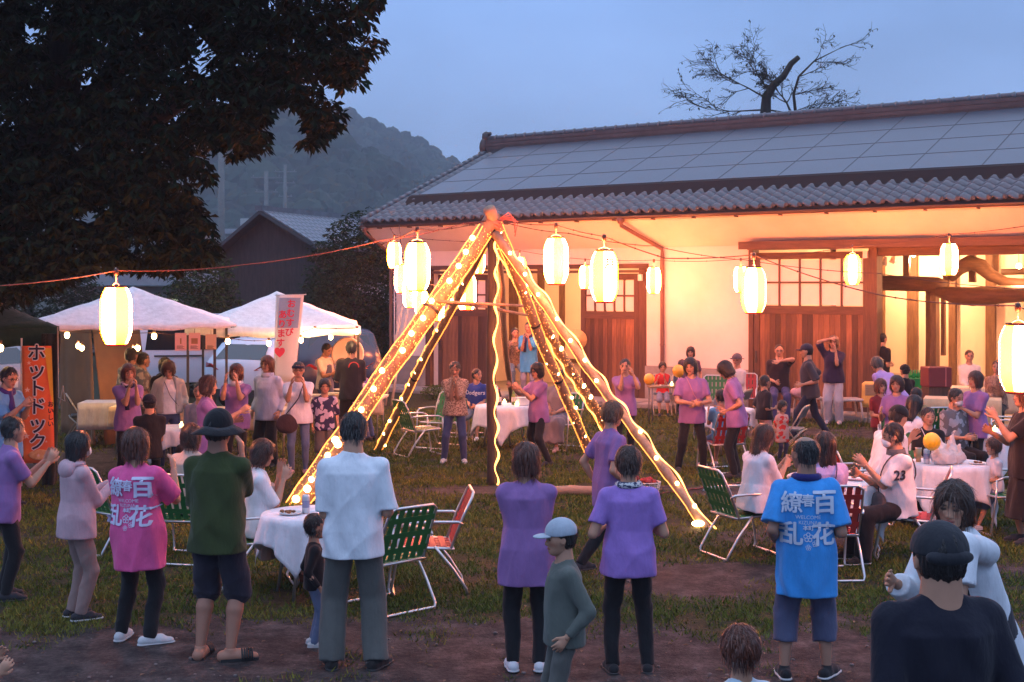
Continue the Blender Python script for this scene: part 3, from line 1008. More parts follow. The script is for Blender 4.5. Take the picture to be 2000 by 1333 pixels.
def ex_glasses(c):
    mb = MB(); hp, hh = c['hp'], c['hh']
    for sg in (-1, 1):
        mb.tube([hp(sg * .145 + .085 * math.cos(a), .385, .0 + .065 * math.sin(a)) for a in np.linspace(0, 2 * PI, 14)[:-1]], .0032, 5, closed=True)
        mb.tube([hp(sg * .23, .38, .02), hp(sg * .37, .05, .03)], .003, 5)
    mb.tube([hp(-.06, .395, .02), hp(.06, .395, .02)], .003, 5)
    mb.build('glasses', mat('glasses_frame', (.04, .04, .04), .3), c['root'])
def ex_mask(c, colr=(.7, .68, .68)):
    hh, hc, Rh, hp = c['hh'], c['hc'], c['Rh'], c['hp']
    s = SDF(hc - .8 * hh, hc + .8 * hh, c['hr'] * .9)
    s.ell(hp(0, .22, -.24), (.265 * hh, .235 * hh, .20 * hh), 0, rot=Rh)
    s.ell(hp(0, .36, -.14), (.09 * hh, .09 * hh, .10 * hh), .05 * hh, rot=Rh)
    V, Q = s.mesh(); link_mesh('face_mask', np_mesh('face_mask', V, Q), cloth(colr), c['root'])
def ex_scarf(c, colr, kind='plain', c2=None, big=1.0):
    h = c['h']; Nb, rt, fw, up = c['Nb'], c['rt'], c['fw'], c['up']
    mb = MB(); r = .046 * h
    mb.tube([Vector(Nb + rt * math.cos(a) * r * 1.05 + fw * (math.sin(a) * r + .004 * h) + up * (-.006 * h - .018 * h * max(0, math.sin(a)) * big)) for a in np.linspace(0, 2 * PI, 18)[:-1]], .016 * h * (.6 + .4 * big), 8, closed=True)
    if big > 1:
        mb.tube([Vector(Nb + fw * .055 * h - up * .02 * h + rt * .01 * h), Vector(c['S'] + fw * .095 * h - up * .10 * h + rt * .03 * h), Vector(c['S'] + fw * .10 * h - up * .2 * h + rt * .03 * h)], [.016 * h, .024 * h, .018 * h], 8)
    mb.build('neck_scarf', cloth(colr, kind, c2), c['root'])
def ex_collar(c, colr):
    h = c['h']; Nb, rt, fw, up = c['Nb'], c['rt'], c['fw'], c['up']
    mb = MB(); r = .050 * h
    rings = []
    n = 20
    vs = []
    for rr, zz in ((1.15, -.032), (1.03, .012), (.93, .012), (1.0, -.032)):
        for k in range(n):
            a = 2 * PI * k / n
            vs.append(Vector(Nb + rt * math.cos(a) * r * rr * 1.12 + fw * math.sin(a) * r * rr + up * zz * h))
    mb.add(vs, [(i * n + k, i * n + (k + 1) % n, ((i + 1) % 4) * n + (k + 1) % n, ((i + 1) % 4) * n + k) for i in range(4) for k in range(n)], True)
    mb.build('collar', cloth(colr), c['root'])
def ex_hood(c, colr):
    h = c['h']
    s = SDF(c['lo'], c['hi'], c['res'])
    s.ell(c['Nb'] - c['fw'] * .055 * h - c['up'] * .035 * h, (.075 * h, .040 * h, .055 * h), 0)
    s.ell(c['Nb'] - c['fw'] * .01 * h - c['up'] * .005 * h, (.070 * h, .055 * h, .024 * h), .02)
    s.ell(c['Nb'] + c['up'] * .03 * h + c['fw'] * .01 * h, (.045 * h, .05 * h, .035 * h), .01, op='s')
    V, Q = s.mesh(); link_mesh('hood', np_mesh('hood', V, Q), cloth(colr), c['root'])
def ex_apron(c, colr):
    h = c['h']
    s = SDF(c['lo'], c['hi'], c['res'])
    s.loft(c['pel'] - c['up'] * .18 * h, c['S'] - c['up'] * .06 * h, c['rt'], [(0, .115 * h, .095 * h, .012 * h), (.5, .108 * h, .088 * h, .012 * h), (.6, .07 * h, .088 * h, .012 * h), (1, .06 * h, .085 * h, .012 * h)], 0)
    s.cut(c['pel'] + c['fw'] * .0, -c['fw'])
    V, Q = s.mesh(); link_mesh('apron', np_mesh('apron', V, Q), cloth(colr), c['root'])
def ex_open_coat(c, colr, kind='plain', hem=.06, c2=None):
    """a cardigan or coat open at the front over the shirt"""
    h = c['h']; s = SDF(c['lo'], c['hi'], c['res'])
    b = c['base'] - c['up'] * hem * h
    ww = c['ww']
    s.loft(b, c['S'] + c['up'] * .038 * h, c['rt'], [(0, .128 * h * ww, .10 * h * ww), (.5, .110 * h * ww, .088 * h * ww), (.8, .106 * h * ww, .084 * h * ww), (.92, .095 * h, .065 * h), (1, .05 * h, .046 * h)], 0, p=2.4)
    for (sh, el, wr) in c['arm']:
        s.cone(sh, el, .042 * h, .042 * h, .03); s.cone(el, el + (wr - el) * .8, .042 * h, .040 * h, .02, flat=True)
    s.wrinkle(.006, (24, 22, 8), c['sd'])
    mid = c['pel'] + c['fw'] * .12 * h
    s.loft(mid - c['up'] * .3 * h, c['Nb'] + c['fw'] * .10 * h + c['up'] * .05 * h, c['rt'], [(0, .06 * h, .09 * h), (.8, .05 * h, .09 * h), (1, .035 * h, .06 * h)], .01, op='s')
    V, Q = s.mesh(); link_mesh('coat', np_mesh('coat', V, Q), cloth(colr, kind, c2), c['root'])
def ex_print(c, items, colr, back=True, emboss=.009, yoff=0.0):
    """flat print laid on the garment: items (text, x, z, size, bold); x,z in metres from the shoulder line"""
    sh = c['shirt'].data
    bvh = BVHTree.FromPolygons([v.co.copy() for v in sh.vertices], [tuple(p.vertices) for p in sh.polygons])
    mb = MB()
    sgn = -1 if back else 1
    for it in items:
        if it[0] == 'flower':
            _, cx, cz, sz = it; vs = []; fs = []
            for k in range(5):
                a = 2 * PI * k / 5 + PI / 2
                pc = (cx + math.cos(a) * sz * .55, cz + math.sin(a) * sz * .55); n = 10; o = len(vs)
                for rr in (.42, .27):
                    for j in range(n):
                        b = 2 * PI * j / n; vs.append((pc[0] + math.cos(b) * sz * rr, pc[1] + math.sin(b) * sz * rr))
                fs += [(o + j, o + (j + 1) % n, o + n + (j + 1) % n, o + n + j) for j in range(n)]
        else:
            txt, cx, cz, size, bold = it
            V2, F2 = text_verts(txt, size, bold)
            bm = bmesh.new()
            bv = [bm.verts.new((v.x, v.y, v.z)) for v in V2]
            for f in F2:
                try: bm.faces.new([bv[i] for i in f])
                except ValueError: pass
            for _ in range(3):
                ed = [e_ for e_ in bm.edges if e_.calc_length() > .018]
                if ed: bmesh.ops.subdivide_edges(bm, edges=ed, cuts=1); bmesh.ops.triangulate(bm, faces=bm.faces[:])
            bm.verts.index_update()
            vs = [(v.co.x + cx, v.co.y + cz, v.co.z) for v in bm.verts]; fs = [tuple(v.index for v in f.verts) for f in bm.faces]; bm.free()
        out = []
        last = None
        for x, z, *dz_ in vs:
            dz_ = dz_[0] if dz_ else 0
            if back == 'L': org = Vector(c['S'] + nv(-.8, yoff - x, z)); d = Vector((1, 0, 0))
            else: org = Vector(c['S'] + nv(x * (1 if back else -1), sgn * .8, z)); d = Vector((0, -sgn, 0))
            hit = bvh.ray_cast(org, d)
            if hit[0] is None:
                p = org + d * (.8 - .1); 
                if last and back != 'L': p = Vector((org.x, last.y, org.z))
            else: p = hit[0] - d * (emboss + dz_); last = p
            out.append(p)
        mb.add(out, fs, True)
    mb.build('lettering', mat('print_%.2f_%.2f_%.2f' % tuple(colr), colr, .8, var=.06), c['root'])
def ex_earring(c): pass
def ex_phone(c, hand=1):
    sh, el, wr = c['arm'][hand]
    d = unit(wr - el)
    mb = MB(); mb.bevbox(Vector(wr + d * .10), (.07, .009, .14), .004)
    mb.build('phone', mat('phone', (.02, .02, .025), .3), c['root'])
def ex_umbrella(c, side=1):
    p = c['leg'][1 if side > 0 else 0][0] + nv(side * .12, .0, 0)
    mb = MB(); a = Vector(p + nv(0, 0, .02))
    mb.tube([a, a - Vector((0, 0, .2)), a - Vector((0, 0, .7)), a - Vector((0, 0, .76))], [.012, .035, .012, .004], 10)
    hk = [a + Vector((0, 0, t)) for t in (0, .1)] + [a + Vector((math.cos(b) * .03 - .03, 0, .12 + math.sin(b) * .03)) for b in np.linspace(0, PI, 6)]
    mb.tube(hk, .009, 8); mb.build('umbrella', mat('umbrella_cloth', (.6, .62, .66), .5), c['root'])
EXTRAS = dict(strap=ex_strap, glasses=ex_glasses, mask=ex_mask, scarf=ex_scarf, hood=ex_hood, apron=ex_apron, open_coat=ex_open_coat, print=ex_print, phone=ex_phone, umbrella=ex_umbrella, collar=ex_collar)
# ------------------------------------------------------------------ ground
def bare(x, y):
    """0 = turf, 1 = bare trodden soil"""
    edge = 10.3 + 0.55 * (fbm(x * 0.6 + 9, y * 0.2, 3) - .5) * 2 - 0.05 * x
    b = 1 / (1 + np.exp((y - edge) * 5))
    for cx, cy, rx, ry, a in ((1.6, 12.0, 1.1, .75, 1.0), (2.9, 13.9, .9, .8, .8), (.2, 17.2, 1.6, .55, .85), (2.6, 17.0, 1.5, 1.3, .75), (-1.9, 16.6, 1.2, .6, .7),
                              (-6.2, 20.0, 2.2, 2.0, .9), (5.2, 23.6, 2.4, 1.2, .8), (.6, 20.3, 1.6, .5, .4), (-3.6, 16.8, 1.2, 1.0, .5), (4.8, 12.2, 1.0, .9, .45), (5, 18.2, 1.6, 1.5, .5), (-4.5, 13.5, 1.2, 1.0, .35)):
        d = ((x - cx) / rx)**2 + ((y - cy) / ry)**2
        b = np.maximum(b, a * np.exp(-d**1.5))
    n = fbm(x * 1.7, y * 1.7, 1.0)
    return np.clip(b + (n - .5) * 1.5, 0, 1)
def gheight(x, y):
    return (0.03 * (fbm(x * .5, y * .5, 7) - .5) + 0.022 * (fbm(x * 3.1, y * 3.1, 2) - .5)) * np.clip((y - 4) / 3, 0, 1) * np.clip((30 - y) / 4, 0, 1)
def axis(segs):
    out = []
    for a, b, st in segs: out += list(np.arange(a, b, st))
    return np.array(out + [segs[-1][1]])
gx = axis([(-3000, -300, 300), (-300, -40, 20), (-40, -12, 2), (-12, 12, .075), (12, 40, 2), (40, 300, 20), (300, 3000, 300)])
gy = axis([(-60, 4, 4), (4, 28, .075), (28, 40, 1), (40, 300, 20), (300, 4000, 300)])
GX, GY = np.meshgrid(gx, gy, indexing='ij')
GZ = gheight(GX, GY)
BR = bare(GX, GY)
nxg, nyg = GX.shape
V = np.stack([GX.ravel(), GY.ravel(), GZ.ravel()], 1)
ii, jj = np.meshgrid(np.arange(nxg - 1), np.arange(nyg - 1), indexing='ij')
a = (ii * nyg + jj).ravel()
Q = np.stack([a, a + nyg, a + nyg + 1, a + 1], 1)
me = np_mesh('ground', V, Q, np.repeat(BR.ravel()[:, None], 3, 1), attr='Bare')
gm = bpy.data.materials.new('ground'); gm.use_nodes = True
n = gm.node_tree.nodes; l = gm.node_tree.links; b = n['Principled BSDF']
b.inputs['Roughness'].default_value = .93; b.inputs['Specular IOR Level'].default_value = .25
at = n.new('ShaderNodeVertexColor'); at.layer_name = 'Bare'
tc = n.new('ShaderNodeTexCoord')
def noise(scale, det=6, rgh=.6):
    q = n.new('ShaderNodeTexNoise'); q.inputs['Scale'].default_value = scale; q.inputs['Detail'].default_value = det; q.inputs['Roughness'].default_value = rgh
    l.new(tc.outputs['Object'], q.inputs['Vector']); return q
def ramp(src, stops):
    q = n.new('ShaderNodeValToRGB'); q.color_ramp.elements[0].position = stops[0][0]; q.color_ramp.elements[0].color = lin(stops[0][1])
    q.color_ramp.elements[1].position = stops[-1][0]; q.color_ramp.elements[1].color = lin(stops[-1][1])
    for p_, c_ in stops[1:-1]:
        e_ = q.color_ramp.elements.new(p_); e_.color = lin(c_)
    l.new(src, q.inputs[0]); return q
n1 = noise(7); n2 = noise(2.2); n3 = noise(60, 3, .7); n4 = noise(18, 5)
n5 = noise(26, 8, .75); n6 = noise(5, 3, .5)
sm_ = n.new('ShaderNodeMath'); sm_.operation = 'ADD'; l.new(n5.outputs['Fac'], sm_.inputs[0]); l.new(n6.outputs['Fac'], sm_.inputs[1])
hv = n.new('ShaderNodeMath'); hv.operation = 'MULTIPLY'; l.new(sm_.outputs[0], hv.inputs[0]); hv.inputs[1].default_value = .5
soil = ramp(hv.outputs[0], [(.36, (.017, .013, .013)), (.47, (.046, .036, .035)), (.55, (.080, .064, .060)), (.66, (.14, .118, .108))])
turf = ramp(n4.outputs['Fac'], [(.3, (.018, .020, .007)), (.55, (.040, .040, .014)), (.75, (.070, .055, .024))])
mixf = n.new('ShaderNodeMath'); mixf.operation = 'MULTIPLY_ADD'
l.new(n3.outputs['Fac'], mixf.inputs[0]); mixf.inputs[1].default_value = .9
sub = n.new('ShaderNodeMath'); sub.operation = 'SUBTRACT'; l.new(at.outputs['Color'], sub.inputs[0]); sub.inputs[1].default_value = .45
l.new(sub.outputs[0], mixf.inputs[2])
cl = n.new('ShaderNodeMapRange'); cl.inputs['From Min'].default_value = .35; cl.inputs['From Max'].default_value = .62; l.new(mixf.outputs[0], cl.inputs['Value'])
mx = n.new('ShaderNodeMixRGB'); l.new(cl.outputs[0], mx.inputs[0]); l.new(turf.outputs[0], mx.inputs[1]); l.new(soil.outputs[0], mx.inputs[2])
vg = n.new('ShaderNodeMixRGB'); vg.blend_type = 'MULTIPLY'; vg.inputs[0].default_value = .7
rg = ramp(n2.outputs['Fac'], [(.35, (.62, .62, .64)), (.65, (1, 1, 1))]); l.new(mx.outputs[0], vg.inputs[1]); l.new(rg.outputs[0], vg.inputs[2])
l.new(vg.outputs[0], b.inputs['Base Color'])
ad = n.new('ShaderNodeMath'); ad.operation = 'ADD'; l.new(n3.outputs['Fac'], ad.inputs[0]); l.new(n4.outputs['Fac'], ad.inputs[1])
bp = n.new('ShaderNodeBump'); bp.inputs['Strength'].default_value = .9; bp.inputs['Distance'].default_value = .03; l.new(ad.outputs[0], bp.inputs['Height']); l.new(bp.outputs[0], b.inputs['Normal'])
g_o = link_mesh('ground', me, gm); g_o['kind'] = 'structure'

# grass blades where the turf is
def grass(N):
    y = 28 - (28 - 8.6) * rng.random(N)**.62
    y = np.where(rng.random(N) < .5, 8.6 + (28 - 8.6) * rng.random(N)**1.6, y)
    hw = y * .40 + .5
    x = (rng.random(N) * 2 - 1) * hw
    br = bare(x, y)
    cl = fbm(x * 5, y * 5, 4, 3)
    keep = (rng.random(N) < np.clip(1.05 - br * 1.25, 0.0, 1)) & (cl + rng.random(N) * .25 > .50)
    x, y, cl = x[keep], y[keep], cl[keep]
    N = len(x)
    big = 0.7 + 0.035 * (y - 8)
    hgt = (0.018 + 0.045 * rng.random(N)**1.5 + .05 * np.clip(cl - .55, 0, 1)) * big
    wd = (0.004 + .005 * rng.random(N)) * big * 1.3
    a = rng.random(N) * 2 * PI
    ln = hgt * (0.2 + 1.0 * rng.random(N))
    b_ = rng.random(N) * 2 * PI
    z = gheight(x, y)
    v0 = np.stack([x - np.cos(a) * wd, y - np.sin(a) * wd, z - .003], 1)
    v1 = np.stack([x + np.cos(a) * wd, y + np.sin(a) * wd, z - .003], 1)
    v2 = np.stack([x + np.cos(b_) * ln, y + np.sin(b_) * ln, z + hgt], 1)
    V = np.stack([v0, v1, v2], 1).reshape(-1, 3)
    Q = np.arange(3 * N).reshape(-1, 3)
    g = rng.random(N)
    dry = (fbm(x * 1.1 + 40, y * 1.1, 9) > .53) * .5 + rng.random(N) * .45
    c = np.stack([.060 + .10 * dry + .03 * g, .090 + .045 * dry + .04 * g, .014 + .012 * dry], 1)
    me = np_mesh('grass', V, Q, np.repeat(c, 3, 0), smooth=False)
    o = link_mesh('grass', me, attr_mat('grass_blade', .8, .2)); tag(o, 'short scruffy green and brown turf covering the yard', 'grass', kind='stuff')
grass(420000)
# pebbles and bits on the bare soil
mb = MB()
for i in range(420):
    y = 8.7 + 9 * rng.random()**1.6; x = (rng.random() * 2 - 1) * (y * .4)
    if float(bare(np.array([x]), np.array([y]))[0]) < .55: continue
    r_ = .005 + .012 * rng.random()**2
    mb.ball((x, y, r_ * .4), (r_ * 1.3, r_, r_ * .7), 5, 4)
tag(mb.build('gravel', mat('pebble', (.16, .13, .12), .8)), 'small pebbles scattered on the bare soil', 'gravel', kind='stuff')

q = MB()
for i in range(520):
    y = 8.7 + 12 * rng.random()**1.7; x = (rng.random() * 2 - 1) * (y * .4); s_ = .010 + .018 * rng.random(); a_ = rng.random() * 6.28; z = float(gheight(np.array([x]), np.array([y]))[0]) + .006
    ca, sa = math.cos(a_), math.sin(a_)
    q.add([(x + (px_ * ca - py_ * sa) * s_, y + (px_ * sa + py_ * ca) * s_, z + dz_) for px_, py_, dz_ in ((-1.2, 0, 0), (0, -.5, .006), (1.2, 0, .002), (0, .5, .008))], [(0, 1, 2, 3)])
tag(q.build('leaf_litter', mat('dead_leaf', (.20, .13, .07), .8, c2=(.07, .04, .02), vscale=3)), 'dead leaves and scraps scattered over soil and turf', 'leaf litter', kind='stuff')
# ------------------------------------------------------------------ hill in the mist
prof_px = np.array([-600, 0, 370, 515, 600, 690, 750, 830, 890, 950, 1050, 1300, 2000, 2700])
prof_y = np.array([330, 260, 232, 222, 222, 240, 262, 287, 318, 350, 385, 430, 480, 500])
YR = 640.0
hx = np.arange(-460, 460, 3.6); hy_ = np.arange(250, 760, 5.0)
HX, HYY = np.meshgrid(hx, hy_, indexing='ij')
pxr = HX / YR * F + 1000
ridge = H + (HY - 30 - np.interp(pxr, prof_px, prof_y)) / F * YR
t = np.clip((HYY - 260) / (YR - 260), 0, 1)
sh = t * t * (3 - 2 * t) * .55 + t * .45
back = np.clip((760 - HYY) / (760 - YR), 0, 1)
HZ = ridge * sh * np.where(HYY > YR, .6 + .4 * back, 1) - 2
HZ += 9 * (fbm(HX / 60, HYY / 60, 5) - .5) * t + 18 * np.exp(-((HX + 105) / 40)**2 - ((HYY - 400) / 60)**2) + 15 * np.exp(-((HX + 62) / 34)**2 - ((HYY - 390) / 50)**2)
can = np.abs(np.sin(HX / 4.1 + 3 * fbm(HX / 25, HYY / 25, 2))) * np.abs(np.sin(HYY / 5.3 + 3 * fbm(HX / 20, HYY / 20, 8)))
HZ += 5.0 * vnoise(HX / 7, HYY / 7, 1) + 3.5 * can
V = np.stack([HX.ravel(), HYY.ravel(), HZ.ravel()], 1)
HZ = np.where(HYY < 262, -6, HZ)
V = np.stack([HX.ravel(), HYY.ravel(), HZ.ravel()], 1)
a1, a2 = HX.shape
ii, jj = np.meshgrid(np.arange(a1 - 1), np.arange(a2 - 1), indexing='ij'); a = (ii * a2 + jj).ravel()
me = np_mesh('hill', V, np.stack([a, a + a2, a + a2 + 1, a + 1], 1))
o = link_mesh('hill', me, mat('forest_slope', (.014, .026, .018), .95, c2=(.004, .008, .007), vscale=.09, bump=1, bscale=.5)); o['kind'] = 'structure'

HF = 4200
fy = 300 + 420 * rng.random(HF)**1.2; fx = (rng.random(HF) * 760 - 660 + 80) / F * fy
def hill_z(x, y):
    i = np.clip((x - hx[0]) / 3.6, 0, a1 - 1.01); j = np.clip((y - hy_[0]) / 5.0, 0, a2 - 1.01); i0 = i.astype(int); j0 = j.astype(int); u = i - i0; v = j - j0
    return (HZ[i0, j0] * (1 - u) + HZ[i0 + 1, j0] * u) * (1 - v) + (HZ[i0, j0 + 1] * (1 - u) + HZ[i0 + 1, j0 + 1] * u) * v
fz = hill_z(fx, fy)
kk = 9; prof_ = np.array([(.6, .0), (1.0, .35), (.92, .66), (.6, .90), (.1, 1.0)])
hgt_ = 4 + 4.5 * rng.random(HF); rad_ = hgt_ * (.34 + .30 * rng.random(HF))
th_ = np.arange(kk) * 2 * PI / kk
Vt = np.zeros((HF, 5, kk, 3))
for a_ in range(5):
    rr_ = rad_[:, None] * prof_[a_, 0] * (.75 + .5 * rng.random((HF, kk)))
    Vt[:, a_, :, 0] = fx[:, None] + np.cos(th_) * rr_; Vt[:, a_, :, 1] = fy[:, None] + np.sin(th_) * rr_; Vt[:, a_, :, 2] = fz[:, None] - 1 + hgt_[:, None] * prof_[a_, 1] * (.93 + .14 * rng.random((HF, kk)))
q_ = []
for a_ in range(4):
    for k_ in range(kk): q_.append((a_ * kk + k_, a_ * kk + (k_ + 1) % kk, (a_ + 1) * kk + (k_ + 1) % kk, (a_ + 1) * kk + k_))
Qt = (np.array(q_)[None] + (np.arange(HF) * 5 * kk)[:, None, None]).reshape(-1, 4)
ct = np.repeat(np.array([.016, .028, .016])[None] * (.5 + 1.0 * rng.random(HF))[:, None], 5 * kk, 0)
o = link_mesh('hillside_forest', np_mesh('hillside_forest', Vt.reshape(-1, 3), Qt, ct, smooth=False), attr_mat('forest_leaf', .95, .1)); tag(o, 'dense dark wood covering the misty hillside', 'forest', kind='stuff')
# ------------------------------------------------------------------ trees
leafm = attr_mat('leaf', .85, .12)
def leaf_cloud(C, size, nl, droop, name, parent, cbase, spread=.5, wratio=.36, cvar=.5):
    """clusters of leaflets: C (N,3) cluster centres"""
    N = len(C)
    k = nl
    c = np.repeat(C, k, 0); M = len(c)
    th = np.tile(np.arange(k) * 2 * PI / k, N) + np.repeat(rng.random(N) * 6.28, k) + rng.normal(0, .25, M)
    dz = -droop + rng.normal(0, .35, M)
    d = np.stack([np.cos(th), np.sin(th), dz], 1); d /= np.linalg.norm(d, axis=1)[:, None]
    L = size * (.7 + .6 * rng.random(M))
    sd = np.cross(d, rng.normal(0, .5, (M, 3)) + np.array([0, 0, 1.0])); sd /= np.linalg.norm(sd, axis=1)[:, None] + 1e-9
    nn = np.cross(d, sd)
    W = L * wratio
    p0 = c + d * (L * .12)[:, None]
    p1 = c + d * (L * .62)[:, None] - sd * (W * .5)[:, None] - nn * (W * .12)[:, None]
    p2 = c + d * L[:, None] - np.array([0, 0, 1]) * (L * .12)[:, None]
    p3 = c + d * (L * .62)[:, None] + sd * (W * .5)[:, None] - nn * (W * .12)[:, None]
    V = np.stack([p0, p1, p2, p3], 1).reshape(-1, 3)
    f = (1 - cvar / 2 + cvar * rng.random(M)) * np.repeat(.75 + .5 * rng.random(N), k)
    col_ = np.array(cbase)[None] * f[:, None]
    me = np_mesh(name, V, np.arange(4 * M).reshape(-1, 4), np.repeat(col_, 4, 0), smooth=False)
    o = link_mesh(name, me, leafm, parent); o['kind'] = 'stuff'
    return o
bark = mat('bark', (.035, .028, .022), .9, c2=(.012, .010, .009), vscale=6, stretch=(2, 2, .5), bump=.8, bscale=14)

crown = [(-260, -200), (745, -200), (748, -10), (722, 30), (752, 95), (722, 108), (700, 140), (706, 168), (668, 172), (632, 148), (618, 172), (668, 215), (672, 245), (632, 262), (630, 292), (590, 284), (602, 245), (584, 206), (548, 202), (520, 215), (526, 290), (496, 300), (455, 306), (430, 290), (394, 302), (412, 340), (405, 356), (372, 350), (380, 385), (402, 420), (424, 460), (416, 500), (400, 510), (330, 535), (250, 522), (180, 528), (110, 560), (0, 598), (-260, 620)]
def inpoly(x, y, poly):
    c = np.zeros(len(x), bool); n_ = len(poly); j = n_ - 1
    for i in range(n_):
        xi, yi = poly[i]; xj, yj = poly[j]
        c ^= ((yi > y) != (yj > y)) & (x < (xj - xi) * (y - yi) / (yj - yi + 1e-9) + xi); j = i
    return c
px_ = rng.random(45000) * 1010 - 260; py_ = rng.random(45000) * 840 - 200
ok = inpoly(px_, py_, crown)
for hxx, hyy_, rx_, ry_ in ((392, 105, 15, 38), (112, 92, 34, 26), (60, 60, 20, 20), (345, 222, 12, 16), (165, 290, 14, 12), (405, 190, 12, 16), (100, 20, 14, 22), (178, 420, 20, 18), (250, 480, 12, 8), (480, 135, 8, 8), (560, 80, 7, 7)):
    ok &= ((px_ - hxx) / rx_)**2 + ((py_ - hyy_) / ry_)**2 > 1 + rng.random(45000) * .5
# clumpiness, thinner towards the lower left
clump = fbm(px_ / 70, py_ / 70, 6, 3)
ok &= clump + rng.random(45000) * .35 > .46
px_, py_ = px_[ok][:12500], py_[ok][:12500]
dep = 14.2 + 3.6 * rng.random(len(px_))**1.2
Ccl = np.stack([(px_ - 1000) / F * dep, dep, H - (py_ - HY) / F * dep], 1)
big = empty('broadleaf_tree', (-7.6, 16.2, 0), 0, 'huge dark broadleaf tree whose crown overhangs the stalls at the left', 'tree')
def rel(p): return [Vector((q[0] * .77 - max(0, 5 - q[2]) * .28, q[1] * .77, max(0, H + (q[2] - H) * .77 - max(0, 3 - q[2]) * .5))) - Vector(big.location) for q in p]
Ccl -= np.array(big.location)
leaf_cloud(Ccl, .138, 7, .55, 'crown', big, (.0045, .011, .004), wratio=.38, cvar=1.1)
mb = MB()
mb.tube(rel([(-7.9, 21, -.1), (-7.85, 21, 1.5), (-7.6, 20.9, 3.2), (-7.2, 20.8, 5.2), (-6.8, 20.8, 7.4)]), [.50, .40, .36, .30, .2], 12)
mb.build('trunk', bark, big)
for pts, r0 in (([(-7.5, 20.9, 3.4), (-6.2, 20.4, 4.7), (-4.8, 20.2, 5.6), (-3.2, 20.0, 6.0), (-2.3, 19.8, 6.0)], .20),
                ([(-7.3, 20.9, 4.6), (-6.0, 20.8, 6.2), (-4.6, 20.8, 7.4)], .17),
                ([(-7.6, 20.9, 2.6), (-6.4, 21.2, 3.4), (-5.3, 21.2, 3.9), (-4.6, 21.2, 3.8)], .14),
                ([(-4.8, 20.2, 5.6), (-4.2, 20.0, 5.0), (-3.8, 19.8, 4.6)], .06),
                ([(-3.9, 20.1, 5.8), (-3.2, 19.9, 5.3), (-2.9, 19.7, 4.8)], .05),
                ([(-7.8, 21, 2.8), (-8.9, 20.6, 4.2), (-10.0, 20.3, 5.2)], .18)):
    m_ = MB(); m_.tube(rel(pts), [r0 * (1 - .75 * i / (len(pts) - 1)) for i in range(len(pts))], 7); m_.build('branch', bark, big)

# nearly bare tree behind the barn
bt = empty('bare_tree', (X_(1497, 45), 45, 0), 0, 'nearly bare tree with a sawn off leaning trunk rising behind the barn roof', 'tree')
def relb(p): return Vector(p) - Vector(bt.location)
trunk = [(1490, 560), (1492, 400), (1495, 225), (1497, 190), (1512, 165), (1530, 150), (1545, 125), (1560, 112)]
mb = MB(); mb.tube([relb(P(a_, b_, 45)) for a_, b_ in trunk], [.28, .24, .19, .16, .13, .11, .10, .085], 8); mb.build('trunk', bark, bt)
tips = []
def limb(mb, p, d, L, r, depth):
    pts = [p]; q = p.copy(); dd = d.copy()
    ns = 5
    for i in range(ns):
        dd = (dd + Vector(rng.normal(0, .16, 3)) + Vector((0, 0, .03 if depth else -.02))).normalized()
        q = q + dd * (L / ns); pts.append(q.copy())
        if depth < 4 and i > 0:
            for _ in range(2 if depth < 3 else 1):
                if rng.random() < (.85 if depth < 3 else .95):
                    ax = Vector(rng.normal(0, 1, 3)); nd = (dd * .8 + ax.normalized() * .75 + Vector((dd.x * .6, 0, 0))).normalized()
                    limb(mb, q.copy(), nd, L * (.42 + .2 * rng.random()), r * .55, depth + 1)
    mb.tube(pts, [max(.005, r * (1 - .8 * i / ns)) for i in range(ns + 1)], 4 if depth > 1 else 6, cap=False)
    if depth >= 3: tips.append(pts[-1]); tips.append(pts[-3])
for (s0, d0, L0, r0) in (((1497, 192), (-1, -.1, .34), 1.75, .035), ((1495, 215), (-1, .1, .10), 2.0, .035), ((1500, 215), (1, 0, .08), 1.9, .035), ((1520, 180), (-.5, .2, .75), .75, .025),
                         ((1548, 225), (-.35, 0, 1), 1.2, .045), ((1505, 180), (-1, 0, .55), 1.4, .03)):
    m_ = MB(); limb(m_, relb(P(s0[0], s0[1], 45)), Vector(d0).normalized(), L0, r0, 1); m_.build('limb', bark, bt)
m_ = MB()
pp = [relb(P(a_, b_, 45)) for a_, b_ in ((1556, 240), (1550, 185), (1560, 150), (1590, 120), (1640, 95))]
m_.tube(pp, [.06, .05, .04, .03, .012], 6); 
for q_, d_ in ((2, (1, 0, .25)), (3, (.6, .1, .8)), (3, (1, 0, -.1)), (4, (.9, 0, .4)), (1, (1, 0, .35)), (1, (.8, 0, .1)), (0, (1, 0, .25))): limb(m_, pp[q_], Vector(d_).normalized(), .95, .02, 2)
m_.build('limb', bark, bt)
tp = np.array([list(t_) for t_ in tips]); tp = tp[rng.random(len(tp)) < .16]
leaf_cloud(tp, .11, 2, 1.0, 'leaves', bt, (.03, .032, .014), wratio=.45)

